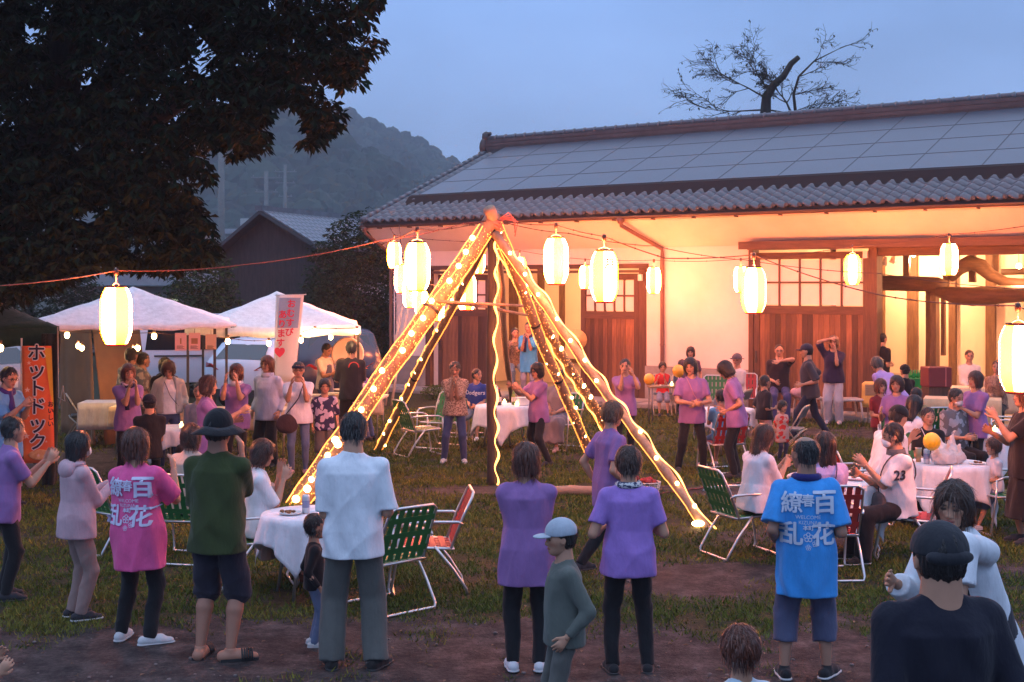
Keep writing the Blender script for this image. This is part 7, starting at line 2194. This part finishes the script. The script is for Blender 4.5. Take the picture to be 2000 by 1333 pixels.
# clutter in the open bay
o = empty('lectern_box', at(1828, 23.0, .05), R(8), 'maroon cabinet on the table inside the open bay', 'cabinet'); q = MB(); q.bevbox((0, 0, 1.0), (.42, .34, .34), .01); q.build('body', mat('maroon_board', (.16, .02, .02), .5), o); q = MB(); q.bbox((-.2, -.14, 0), (.2, .14, .828)); q.build('stand', timber, o); q = MB(); q.bbox((.09, -.176, .84), (.105, -.171, 1.16)); q.build('trim', mat('pink_rope'), o)
for px, Y, w_, lb, c in ((1880, 22.2, 1.2, 'long covered table inside the open bay, in front', (.62, .42, .24)), (1930, 24.5, 1.4, 'covered table deeper inside the open bay', (.66, .50, .32)), (1745, 25.6, 1.1, 'orange covered table just inside the open bay beside the wide door', (.75, .45, .12))):
    trestle(px, Y, w_, .6, -20, lb, c, skirt=.45)
for px, lb in ((1876, 'left cardboard panel'), (1905, 'right cardboard panel')):
    o = empty('plywood_panel', at(px, 21.2), R(-15), lb + ' leaning against the barn table', 'panel'); q = MB(); q.box((0, 0, .42), (.30, .02, .60)); q.build('board', wood('ply', (.5, .32, .18), (.42, .26, .14), stretch=(2, 2, .5)), o); q = MB(); q.box((0, .03, .06), (.3, .05, .12)); q.build('foot', timber, o)
cr_ = empty('bottle_crate', at(1786, 24.0, .76), R(5), 'green crate of bottles on a table in the open bay', 'crate')
q = MB(); q.bevbox((0, 0, .1), (.36, .26, .2), .01); q.build('crate', mat('green_plastic', (.02, .28, .04), .4), cr_)
for i in range(8):
    q = MB(); q.lathe([(.028, .2), (.03, .24), (.012, .30), (.012, .34)], (-.13 + (i % 4) * .087, -.06 + (i // 4) * .12, 0), 8); q.build('bottle_neck', mat('green_glass', (.03, .3, .05), .1), cr_)
trestle(1788, 24.1, .7, .5, 0, 'narrow table under the green crate', (.5, .35, .2), skirt=.2)
for px, c, lb in ((1925, (.6, .5, .4), 'white tub'), (1945, (.5, .05, .04), 'red tub'), (1962, (.04, .35, .06), 'green tub'), (1900, (.6, .3, .25), 'pink tub')):
    cup(at(px, 24.3, .76), lb + ' on the covered table deep in the open bay', c, .14, 'tub')
# basket with red things near the long pole
bk = empty('basket', at(1262, 16.6), 0, 'white lattice basket of red bundles behind the white collared dancer', 'basket'); q = MB()
for i in range(18):
    a_ = i / 18 * 2 * PI; q.tube([(.14 * math.cos(a_), .12 * math.sin(a_), 0), (.18 * math.cos(a_), .15 * math.sin(a_), .18)], .006, 4)
for z, r_ in ((0.0, .14), (.06, .155), (.12, .167), (.18, .18)): q.tube([(r_ * math.cos(a_), r_ * .85 * math.sin(a_), z) for a_ in np.linspace(0, 2 * PI, 24)[:-1]], .007, 4, closed=True)
q.build('lattice', mat('white_plastic'), bk)
q = MB()
for i in range(10): q.ball((rng.normal(0, .07), rng.normal(0, .05), .16 + .07 * rng.random()), (.05, .04, .035), 6, 5)
q.build('bundles', mat('red_cloths', (.40, .03, .03), .8, c2=(.05, .02, .03), vscale=10), bk)
o = empty('straw_hat', at(1127, 28.6, 1.45), R(0), 'straw hat hanging by the right plank door', 'hat'); q = MB(); q.lathe([(.22, 0), (.20, .02), (.11, .03), (.10, .10), (.05, .12)], n=20, rot=Matrix.Rotation(R(80), 3, 'X')); q.build('crown', mat('straw', (.45, .28, .10), .8), o)
# haze
hz = MB(); hz.bbox((-900, -90, -3), (900, 900, 115))
hm = bpy.data.materials.new('haze'); hm.use_nodes = True; n = hm.node_tree.nodes; n.clear()
ov = n.new('ShaderNodeOutputMaterial'); pv = n.new('ShaderNodeVolumePrincipled'); pv.inputs['Color'].default_value = (.80, .88, 1, 1); pv.inputs['Density'].default_value = HAZE_D; pv.inputs['Anisotropy'].default_value = 0
hm.node_tree.links.new(pv.outputs[0], ov.inputs['Volume'])
hz_o = hz.build('haze', hm); hz_o['kind'] = 'stuff'
# ------------------------------------------------------------------ people
PU = (.25, .127, .315)
BK = (.014, .013, .015)
WH = (.72, .71, .72)
JE = (.045, .07, .15)
NA = (.02, .025, .06)
def yt(ytop, h): return F * (H - h) / (ytop - HY)
def ps(px, ytop, h, yaw, label, **k): return person(px, k.pop('Y', None) or yt(ytop, h), h, yaw, label, **k)
DG = 'dancers in purple shirts'
def pu(px, ytop, h, yaw, label, **k):
    k.setdefault('top', {}); k['top'] = dict(dict(c=PU, hem=.085, ease=.005), **k['top']); k.setdefault('group', DG); k.setdefault('hair', ('shortf', 'brown'))
    return ps(px, ytop, h, yaw, label, **k)
# -- front row
pu(8, 820, 1.53, -62, 'woman in purple shirt clapping at the left edge before the orange banner', arms='clap_open', lean=6, hair=('short', 'black'), bottom=dict(t='pants'), Y=11.2)
ps(150, 863, 1.47, -52, 'long haired woman in pale pink hooded top and beige trousers, clapping', arms=((.02, .20, -.10), (.02, .20, -.10)), hair=('long', 'black'), top=dict(c=(.50, .33, .36), sleeve='long', hem=.075, ease=.008, name='hooded_top'), bottom=dict(t='pants', c=(.27, .18, .16)), Y=10.55, w=1.04,
   extra=(('hood', (.50, .33, .36)), ('mask',), 'wsole'))
happi = dict(sleeve='coat', hem=.165, ease=.012, name='festival_coat')
LET = lambda a, b: [('百', .108, -.125, .165, .005), ('花', .100, -.335, .16, .004), ('繚', -.105, -.13, .145, .003), ('乱', -.110, -.335, .16, .004), ('春', .0, -.11, .085, .002), ('WELCOME', 0, -.215, .034, .0005), ('KIZUNA', .0, -.250, .034, .0005), ('本町', .0, -.285, .036, .001), ('flower', .0, -.345, .034), ('flower', .045, -.385, .022), ('flower', .0, -.41, .02)]
ps(272, 826, 1.57, -14, 'woman in a pink festival coat with white lettering seen from behind', arms=((.05, .12, -.10), (.10, .17, -.03)), hair=('bob', 'red'), top=dict(c=(.72, .10, .28), **happi), bottom=dict(t='pants'), shoes=(.55, .55, .55), Y=9.85,
   feet=((.105, .02), (.07, -.03, 0, .8, .6)), extra=(('print', LET(0, 0), (.62, .60, .78)), 'wsole'), leans=-3)
ps(425, 800, 1.74, -12, 'man in olive green T-shirt, black bucket hat and dark shorts with sandals, clapping', arms=((.05, .13, -.12), (.03, .17, -.01)), hair=('short', 'black'), sex='m', top=dict(c=(.040, .055, .018), sleeve='half', hem=.075, ease=.007), bottom=dict(t='shorts', c=(.022, .020, .032)), shoes='sandal',
   skin=(.36, .17, .11), Y=9.4, w=1.04, hat=('bucket', (.012, .012, .014)), feet=((.075, .0), (.06, -.01, 0, .9, .5)))
ps(690, 808, 1.76, 6, 'man in a plain white T-shirt and grey green trousers standing with his back turned', arms=((.05, .12, -.15), (.10, .13, -.17)), hair=('short', 'black'), sex='m', top=dict(c=(.66, .70, .74), sleeve='half', hem=.075, ease=.008), bottom=dict(t='wide', c=(.105, .105, .095)), shoes=(.02, .018, .018),
   Y=9.2, w=1.02, head=(0, 14, 0), feet=((.085, .0), (.09, -.02, 0, .5, .9)))
ps(613, 1015, .93, -75, 'small boy in black standing between the table and the man in white', arms='down', hair=('short', 'black'), sex='m', top=dict(c=BK, sleeve='long', hem=.05), bottom=dict(t='pants', c=(.12, .16, .26)), shoes=(.5, .5, .5), Y=9.75)
pu(1028, 868, 1.545, 0, 'woman with a reddish bob in purple shirt and white shoes, back turned', arms='cross', hair=('bob', 'red'), top=dict(hem=.13, ease=.012), bottom=dict(t='pants'), shoes=(.6, .6, .62), Y=9.15, extra=('wsole',))
ps(1103, 1026, 1.27, 100, 'boy in a pale cap and grey green sweatshirt walking left in front', arms=((.13, .02, -.30), (.13, -.04, -.30)), hair=('short', 'black'), sex='m', top=dict(c=(.10, .115, .10), sleeve='long', hem=.06, ease=.010), bottom=dict(t='pants', c=(.10, .10, .09)), shoes=(.3, .3, .3), Y=7.7, hat=('cap', (.34, .40, .46)), head=(0, 4, 0))
pu(1228, 880, 1.53, 3, 'short haired woman in purple T-shirt with a white neck scarf, back turned', arms=((.10, .10, -.18, .6, -.9, -.6), (.09, .12, -.17, .6, -.9, -.6)), hair=('shortf', 'brown'), top=dict(hem=.08, c=(.30, .17, .50), ease=.008), bottom=dict(t='pants'), shoes=(.02, .02, .022), Y=9.1,
   extra=(('scarf', (.6, .6, .6), 'speckle', (.05, .06, .12), .9),), feet=((.075, 0), (.085, 0)))
pu(1192, 783, 1.57, -64, 'older woman in purple shirt walking right before the poles, hair curly brown', arms=((.12, -.03, -.30), (.12, .06, -.28)), hair=('shortf', 'light'), Y=12.15, head=(6, 4, 0), feet=((.05, -.17, .03), (.05, .14)), top=dict(hem=.12, ease=.012))
ps(1575, 859, 1.62, -8, 'balding man in a bright blue festival coat with white lettering, back turned', arms=((.12, .06, -.26), (.10, .10, -.20)), hair=('bald', 'black'), sex='m', top=dict(c=(.04, .27, .66), **happi), bottom=dict(t='crop', c=(.075, .085, .15)), shoes=(.02, .02, .022), Y=8.95, w=1.03,
   head=(38, -2, 0), extra=(('scarf', (.02, .02, .12), 'plain', None, 1.0), ('print', LET(0, 0), (.52, .58, .70)), 'wsole'), skin=(.34, .18, .12), feet=((.09, .0), (.085, .03, 0, .5, .9)))
ps(1838, 1032, 1.72, 6, 'broad man in a dark navy shirt with his black cap turned backwards, nearest the camera', arms='down', hair=('short', 'black'), sex='m', top=dict(c=(.009, .010, .019), sleeve='long', hem=.06, ease=.012), bottom=dict(t='pants', c=BK), Y=5.15, w=1.16, hs_=1.07, hat=('capback', (.022, .024, .030)), lod=1.0)
ps(1912, 985, 1.68, 128, 'woman in a sheer white coat leaning far over to the left at the lower right', arms=((.16, .24, -.02, 0, 0, 1), (.10, .22, -.04)), hair=('long', 'brown'), top=dict(c=(.03, .03, .04), sleeve='short', hem=.05), bottom=dict(t='pants', c=(.03, .03, .04)), Y=7.2, lean=25, head=(22, -2, -12),
   extra=(('open_coat', (.62, .66, .70), 'plain', .30),), hipz=.50)
ps(1448, 1240, 1.14, 15, 'child with reddish hair in a pale blue top at the lower edge', arms='down', hair=('shortf', 'red'), sex='m', top=dict(c=(.45, .6, .68), hem=.05), bottom=dict(t='shorts', c=(.05, .06, .1)), Y=5.75)
ps(-135, 1232, 1.10, -70, 'child in light blue reaching in at the lower left corner', arms=((.08, .24, .0), (.08, .26, -.02)), hair=('short', 'black'), sex='m', top=dict(c=(.25, .45, .65), sleeve='short', hem=.05), bottom=dict(t='shorts', c=(.1, .1, .2)), Y=6.1)
# -- seated on the left
ps(503, 893, 1.56, -70, 'woman in a beige vest and wide taupe skirt seated at the near left table', pose='sit', arms=((.03, .13, -.01), (.04, .14, -.04)), hair=('bob', 'brown'), top=dict(c=WH, sleeve='half', hem=.03), bottom=dict(t='skirt', c=(.22, .18, .16)), shoes=(.10, .04, .02), Y=11.75,
   head=(-10, 12, 0), extra=(('apron', (.35, .28, .24)),))
ps(372, 832, 1.58, -18, 'sitter in a beige top behind the shoulder of the man in green, back turned', pose='sit', arms='lap', hair=('bob', 'brown'), top=dict(c=(.55, .42, .34), sleeve='short', ease=.01), bottom=dict(t='pants', c=(.2, .15, .12)), Y=12.9)
ps(392, 790, 1.66, 172, 'man with short hair seated facing the camera beside the black bucket hat', pose='sit', arms='lap', sex='m', hair=('short', 'black'), top=dict(c=(.2, .2, .25)), Y=17.9)
ps(292, 797, 1.50, 20, 'sitter in a dark cap between the clapping woman and the small table', pose='sit', arms='lap', sex='m', hair=('short', 'black'), top=dict(c=BK), Y=16.9, hat=('capback', (.015, .016, .025)))
# -- left group standing
pu(250, 714, 1.56, -150, 'woman in purple with a dark patterned neck cloth clapping beside the left tent', arms=((.03, .16, .0), (.03, .16, .0)), hair=('bob', 'red'), extra=(('scarf', (.5, .4, .55), 'floral', (.03, .02, .06), 1.4),), Y=18.0)
ps(330, 703, 1.58, -160, 'woman in a white T-shirt, pale cardigan and blue jeans looking down', arms=((.14, .04, -.26), (.14, .06, -.25)), hair=('bob', 'brown'), top=dict(c=WH, hem=.0), bottom=dict(t='slim', c=JE), head=(-12, 28, 0), extra=(('open_coat', (.42, .40, .37), 'plain', .0), ('strap', (.05, .05, .08), 1)), Y=18.9)
pu(404, 737, 1.56, -82, 'woman in purple holding her hand out to the right, seen over the black hat', arms=((.06, .2, -.16), (.04, .25, -.08)), hair=('bob', 'brown'), Y=15.7)
pu(462, 712, 1.55, 176, 'woman in purple with a white collar clapping in front of her face', arms='clap_hi', hair=('bob', 'red'), extra=(('collar', (.6, .6, .65)),), Y=18.2)
ps(523, 695, 1.60, 160, 'long haired woman in a pale blue shirt and black wide trousers', arms='down', hair=('long', 'red'), top=dict(c=(.42, .47, .62), sleeve='long', hem=.09, ease=.009), bottom=dict(t='wide', c=BK), extra=(('collar', (.42, .47, .62)), ('umbrella', 1)), Y=19.3)
ps(583, 709, 1.56, -172, 'woman in a white T-shirt and jeans clapping, a brown shoulder bag at her hip', arms=((.05, .16, .0), (.06, .17, .0)), hair=('short', 'black'), top=dict(c=(.60, .62, .72), hem=.06, ease=.012), bottom=dict(t='slim', c=(.10, .14, .24)), shoes=(.45, .25, .28), Y=18.55,
   hat=('band', (.02, .02, .05)), extra=(('glasses',), ('strap', (.02, .02, .05), -1, (.05, .03, .035), (.30, .12, .26), .0, (.10, .08, -.05)), 'wsole'))
ps(634, 742, 1.30, -165, 'boy in a dark T-shirt with large pale flowers and grey shorts', arms='down', hair=('shortf', 'black'), sex='m', top=dict(c=(.50, .42, .55), kind='floral', c2=(.035, .03, .08), sleeve='half', ease=.008, hem=.05), bottom=dict(t='shorts', c=(.12, .10, .09)), Y=18.7)
ps(256, 692, 1.68, -20, 'person in a patterned shirt turned away under the bulbs, left one', arms='waist', sex='m', hair=('short', 'black'), top=dict(c=(.35, .33, .28), kind='floral', c2=(.12, .14, .16), ease=.012), bottom=dict(t='pants', c=(.03, .1, .14)), Y=20.2)
ps(278, 700, 1.60, -60, 'person in a pale patterned shirt under the bulbs, right one', arms='waist', sex='m', hair=('short', 'black'), top=dict(c=(.40, .36, .30), kind='floral', c2=(.20, .18, .16), ease=.012), bottom=dict(t='pants', c=(.16, .12, .09)), Y=20.3)
ps(322, 715, 1.52, 10, 'dark haired shopper half hidden behind the woman in the cardigan', arms='waist', hair=('bob', 'black'), top=dict(c=BK), Y=20.25)
ps(12, 698, 1.66, -118, 'man in a blue festival coat with purple neck cloth clapping behind the orange banner', arms=((.03, .20, -.08), (.03, .20, -.08)), sex='m', hair=('short', 'black'), top=dict(c=(.10, .30, .58), **happi), extra=(('scarf', (.05, .03, .16), 'plain', None, 1.6), ('glasses',)), Y=15.9, head=(0, 15, 0))
# -- stalls
ps(633, 656, 1.58, -120, 'cook in a white T-shirt and blue apron behind the rice ball table', arms=((.05, .19, -.16), (.06, .2, -.15)), hair=('short', 'black'), top=dict(c=(.65, .58, .48)), bottom=dict(t='pants', c=(.04, .06, .1)), head=(0, 22, 0), extra=(('apron', (.07, .09, .16)),), Y=24.2)
ps(686, 673, 1.70, 12, 'man in a black shirt with a red back print at the rice ball stall', arms=((.10, .17, -.12), (.05, .14, -.15)), sex='m', hair=('short', 'black'), top=dict(c=(.018, .015, .02), ease=.010, hem=.08, sleeve='half'), bottom=dict(t='wide', c=(.02, .012, .014)), extra=(('print', [('◠', .03, -.12, .22, .004)], (.40, .03, .02)),), Y=22.0)
ps(722, 706, 1.62, 75, 'person in a dark blue top and jeans bending over at the stall corner', arms=((.05, .2, -.2), (.05, .2, -.2)), sex='m', hair=('short', 'brown'), top=dict(c=(.10, .07, .22), ease=.01), bottom=dict(t='pants', c=(.08, .12, .24)), lean=55, Y=22.6)
ps(703, 735, 1.20, 40, 'child in a pink white top beside the man in black', arms=((.05, .15, -.05), (.05, .2, -.05)), hair=('shortf', 'brown'), top=dict(c=(.6, .45, .5), hem=.1), bottom=dict(t='pants', c=(.1, .1, .15)), Y=22.3)
# -- middle
ps(889, 713, 1.50, 178, 'woman in a beige speckled blouse and jeans with her hands at her chin', arms=((.02, .12, -.03), (.02, .12, -.03)), hair=('short', 'black'), top=dict(c=(.55, .38, .28), kind='speckle', c2=(.22, .13, .09), sleeve='half', hem=.05, ease=.008), bottom=dict(t='pants', c=(.055, .07, .15)), shoes=(.5, .5, .5), Y=19.75, head=(0, 14, 0), feet=((.09, .02), (.11, 0)), extra=('wsole',))
ps(931, 738, 1.42, 165, 'boy in a blue jersey seated behind the centre post', pose='sit', arms='lap', sex='m', hair=('short', 'black'), top=dict(c=(.02, .045, .22), ease=.012), bottom=dict(t='shorts', c=(.15, .2, .25)), Y=22.8, seat=.42, head=(60, -4, 0), shoes=(.5, .5, .5), extra=(('print', [('Dodgers', 0, -.13, .10, .001)], (.7, .7, .75), False),))
pu(1052, 709, 1.52, 120, 'dancer in purple with glasses stepping wide and pointing to the left', arms=((.02, .22, -.05), (.06, .27, -.03)), hair=('bob', 'black'), Y=19.6, feet=((.16, -.02), (.27, -.10, 0, 1, -.3)), hipz=.49, extra=(('glasses',), 'wsole'), head=(10, 6, 0))
ps(1033, 628, 1.70, 165, 'man in a blue festival coat standing in the open bay behind the poles', arms=((.03, .15, -.02), (.03, .16, -.04)), sex='m', hair=('short', 'black'), top=dict(c=(.06, .30, .60), **happi), bottom=dict(t='pants', c=(.25, .25, .32)), extra=(('scarf', (.03, .02, .08), 'plain', None, 1.6),), Y=29.5, z0=.1)
ps(1006, 672, 1.66, -170, 'man in a checked shirt and jeans seated in the open bay beside the blue coat', pose='sit', arms=((.02, .15, -.12), (.10, .16, -.05)), sex='m', hair=('short', 'black'), top=dict(c=(.22, .16, .10), kind='speckle', c2=(.10, .07, .05), sleeve='long'), bottom=dict(t='pants', c=(.12, .17, .22)), Y=30.3, z0=.2, seat=.55)
ps(1092, 705, 1.56, 155, 'woman in a long grey dress seated behind the right hand poles', pose='sit', arms='lap', hair=('short', 'brown'), top=dict(c=(.20, .17, .19)), bottom=dict(t='skirt', c=(.17, .15, .17)), shoes=(.4, .3, .3), Y=21.4)
pu(1221, 703, 1.50, 168, 'dancer in purple raising both hands before her face by the right plank door', arms=((.10, .17, .05), (.01, .17, .04)), hair=('short', 'black'), Y=20.3)
ps(1294, 708, 1.14, 178, 'child in a red shirt seated at the small desk by the wall', pose='sit', arms=((.02, .16, -.04), (.1, .17, -.06)), hair=('shortf', 'black'), top=dict(c=(.55, .03, .025)), bottom=dict(t='shorts', c=(.2, .2, .25)), Y=26.9, seat=.42)
ps(1332, 700, 1.20, 178, 'child behind the orange balloon by the wall', pose='sit', arms=((.05, .18, -.1), (.05, .18, -.1)), hair=('shortf', 'black'), top=dict(c=(.05, .06, .12)), Y=27.2, seat=.42)
ps(1349, 684, 1.40, 170, 'dark haired sitter looking over the smiling dancer by the wall', pose='stand', arms='down', hair=('bob', 'black'), top=dict(c=(.1, .06, .1)), Y=26.2)
pu(1351, 700, 1.60, -176, 'smiling dancer in purple with a thin shoulder strap, hands at her waist', arms=((.02, .14, -.21, 1, -.2, -.6), (.02, .14, -.20, 1, -.2, -.6)), hair=('bob', 'black'), Y=18.8, head=(-22, 4, 6), feet=((.10, .02), (.12, 0)), extra=(('strap', (.45, .2, .3), 1),))
pu(1438, 705, 1.62, 70, 'dancer in purple bowing her head, turned to the left before the hat wearer', arms=((.08, .06, -.24), (.08, .10, -.22)), hair=('bob', 'black'), Y=18.2, head=(0, 32, 0), lean=6, skin=(.4, .22, .15))
ps(1408, 742, 1.30, 20, 'child in a sky blue top seated on the red chair', pose='sit', arms=((.06, .17, -.05), (.06, .17, -.05)), hair=('crop', 'black'), sex='m', top=dict(c=(.10, .30, .50)), bottom=dict(t='shorts', c=(.1, .14, .25)), Y=19.0, seat=.42, shoes=(.5, .4, .4))
ps(1440, 690, 1.62, 120, 'man in a brimmed hat and white shirt seated by the wide door', pose='sit', arms='lap', sex='m', hair=('short', 'grey'), top=dict(c=(.62, .52, .50), ease=.012), bottom=dict(t='pants', c=(.2, .2, .25)), Y=25.2, hat=('fedora', (.12, .08, .09)), head=(30, 0, 0), seat=.45)
ps(1522, 677, 1.70, 172, 'man in glasses and black T-shirt seated against the wide door, hand at his chin', pose='sit', arms=((.0, .13, .0, 1, 0, .1), (.05, .13, -.24)), sex='m', hair=('crop', 'black'), top=dict(c=(.03, .018, .022), ease=.008), bottom=dict(t='pants', c=(.05, .05, .14)), Y=26.0, seat=.55, extra=(('glasses',),), w=1.08)
ps(1493, 737, 1.22, -70, 'boy in black with pinkish grey shorts standing by the small table', arms=((.10, .08, -.2), (.08, .1, -.2)), sex='m', hair=('short', 'black'), top=dict(c=(.015, .013, .018), sleeve='half', ease=.012), bottom=dict(t='crop', c=(.35, .24, .24)), Y=20.5)
ps(1527, 789, .86, -150, 'toddler in a red flowered top', arms='down', hair=('shortf', 'black'), top=dict(c=(.55, .04, .03), kind='floral', c2=(.5, .3, .25), hem=.18, ease=.02), bottom=dict(t='pants', c=(.04, .04, .08)), Y=20.0)
ps(1582, 672, 1.66, 82, 'man in a dark cap and charcoal jacket striding left past the wide door', arms=((.12, .08, -.22), (.10, -.02, -.24)), sex='m', hair=('short', 'black'), top=dict(c=(.045, .04, .05), sleeve='half', ease=.009, hem=.07, name='jacket'), bottom=dict(t='pants', c=(.018, .02, .04)), Y=22.8, hat=('cap', (.04, .03, .045)), feet=((.04, .17), (.05, -.19, 0)), hipz=.49, lean=4)
ps(1628, 657, 1.66, 160, 'woman in a navy T-shirt and pale wide trousers with one arm raised to her head', arms=((.04, .15, .02), (.02, .10, .16, 1, .2, .4)), hair=('bob', 'light'), top=dict(c=(.03, .02, .05), sleeve='half', ease=.008), bottom=dict(t='wide', c=(.42, .40, .45)), shoes=(.5, .4, .4), Y=25.2, extra=(('print', [('●', .06, -.09, .06, .001)], (.7, .6, .65), False),))
# -- right
ps(1719, 737, 1.25, -165, 'child in a maroon shirt held by the woman in purple on the right', arms='waist', hair=('bob', 'red'), top=dict(c=(.16, .02, .025), hem=.05), bottom=dict(t='pants', c=(.05, .02, .02)), Y=19.3)
pu(1752, 737, 1.58, 150, 'woman in purple seated with a child in maroon at her side', pose='sit', arms=((.06, .15, -.14), (.10, .17, -.12)), hair=('bob', 'brown'), Y=18.7, seat=.50)
ps(1752, 722, 1.62, 30, 'grey haired person in lilac bending down behind the seated woman in purple', arms='lap', hair=('shortf', 'grey'), top=dict(c=(.40, .26, .55)), lean=45, Y=21.4)
ps(1790, 762, 1.25, 10, 'dark haired child seen from behind below the green crate', pose='sit', arms='lap', hair=('short', 'black'), sex='m', top=dict(c=(.3, .25, .12)), Y=19.6, seat=.42)
ps(1768, 704, 1.45, 20, 'person in a black cap seated just inside the open bay', pose='sit', arms='lap', sex='m', hair=('short', 'black'), top=dict(c=BK), Y=23.6, hat=('capback', (.012, .012, .012)))
ps(1722, 668, 1.62, -60, 'person in black at the inner edge of the open bay beside the door frame', arms='waist', sex='m', hair=('short', 'black'), top=dict(c=BK), Y=26.5, z0=.05)
ps(1893, 680, 1.58, 170, 'woman in a white blouse sitting behind the covered tables in the open bay', pose='sit', arms='lap', hair=('short', 'brown'), top=dict(c=(.72, .66, .60), sleeve='long'), Y=25.6, seat=.47, z0=.05)
ps(1948, 690, 1.58, 150, 'sitter in a brown floral blouse and black trousers by the barn table at the right', pose='sit', arms=((.04, .14, -.04), (.05, .15, -.2)), hair=('short', 'brown'), top=dict(c=(.42, .25, .16), kind='speckle', c2=(.2, .1, .07), sleeve='long'), Y=23.2, seat=.46)
pu(1906, 725, 1.50, 115, 'dancer in purple laughing beside the balloon table', arms=((.03, .19, -.12), (.03, .2, -.11)), hair=('bob', 'brown'), Y=17.4, head=(0, -4, 0))
ps(1862, 757, 1.60, -150, 'man in a blue grey patterned shirt and face mask seated beside the laughing dancer', pose='sit', arms=((.05, .16, -.20), (.05, .16, -.2)), sex='m', hair=('short', 'black'), top=dict(c=(.30, .32, .36), kind='floral', c2=(.12, .12, .13), sleeve='half', ease=.012), Y=17.3, extra=(('mask', (.55, .5, .5)),), head=(0, 12, 0))
ps(1812, 806, 1.40, 172, 'boy in a black T-shirt seated behind the yellow balloon', pose='sit', arms='lap', sex='m', hair=('short', 'black'), top=dict(c=BK), Y=15.55, seat=.44, extra=(('strap', (.5, .5, .55), 1),), head=(10, 0, 0))
ps(1782, 790, 1.56, -60, 'woman in a white sailor collared top seated between the capped youth and the boy', pose='sit', arms='lap', hair=('long', 'black'), top=dict(c=(.66, .66, .72), ease=.012), Y=16.4, head=(0, 10, 0))
ps(1722, 798, 1.70, -66, 'youth in a white T-shirt and black cap leaning over his food', pose='sit', arms=((.02, .17, .0), (.06, .2, -.2)), sex='m', hair=('short', 'black'), top=dict(c=(.70, .66, .68), sleeve='half', ease=.012), Y=14.5, lean=16, hat=('cap', (.012, .012, .014)), head=(0, 16, 0))
ps(1757, 853, 1.64, 98, 'person in a face mask and white baseball shirt numbered 23, legs in wide black trousers', pose='sit', arms=((.03, .2, -.04), (.05, .21, -.10)), sex='m', hair=('short', 'black'), top=dict(c=(.70, .66, .68), sleeve='half', ease=.012), bottom=dict(t='wide', c=BK), shoes=(.02, .02, .02), Y=12.75, head=(-8, 6, 0), lean=4,
   extra=(('mask',), ('print', [('23', .0, -.17, .13, .004)], (.03, .03, .05), 'L', .006, .05), ('strap', (.05, .05, .06), -1, (.06, .055, .06), (.30, .12, .24), .02, (.02, .12, .02)), ('collar', (.10, .10, .11)), 'wsole'))
ps(1472, 846, 1.58, -62, 'long haired woman in a plain white T-shirt clapping on a green chair', pose='sit', arms=((.02, .20, -.05), (.02, .20, -.05)), hair=('long', 'brown'), top=dict(c=(.66, .62, .66), sleeve='half', ease=.008), bottom=dict(t='pants', c=BK), Y=12.95, lean=8, head=(-8, 10, 0))
ps(1612, 853, 1.58, 8, 'long haired sitter in lavender with a dark shoulder strap, back turned', pose='sit', arms='lap', hair=('long', 'brown'), top=dict(c=(.45, .34, .58), sleeve='short', ease=.012), Y=12.2, extra=(('strap', (.03, .02, .06), 1),))
ps(1943, 862, .98, 100, 'toddler in a white T-shirt sitting on the green chair at the right', pose='sit', arms='lap', hair=('shortf', 'brown'), top=dict(c=(.6, .56, .6)), bottom=dict(t='shorts', c=(.15, .17, .25)), shoes=(.5, .5, .5), Y=14.3, seat=.42)
ps(2003, 755, 1.62, 90, 'person in a long black dress holding something up at the right edge', arms=((.04, .2, -.02), (.05, .2, -.12)), hair=('bob', 'red'), top=dict(c=(.015, .012, .014), hem=.1, ease=.01), bottom=dict(t='skirt', c=(.015, .012, .014)), Y=13.6)
# number on the baseball sleeve
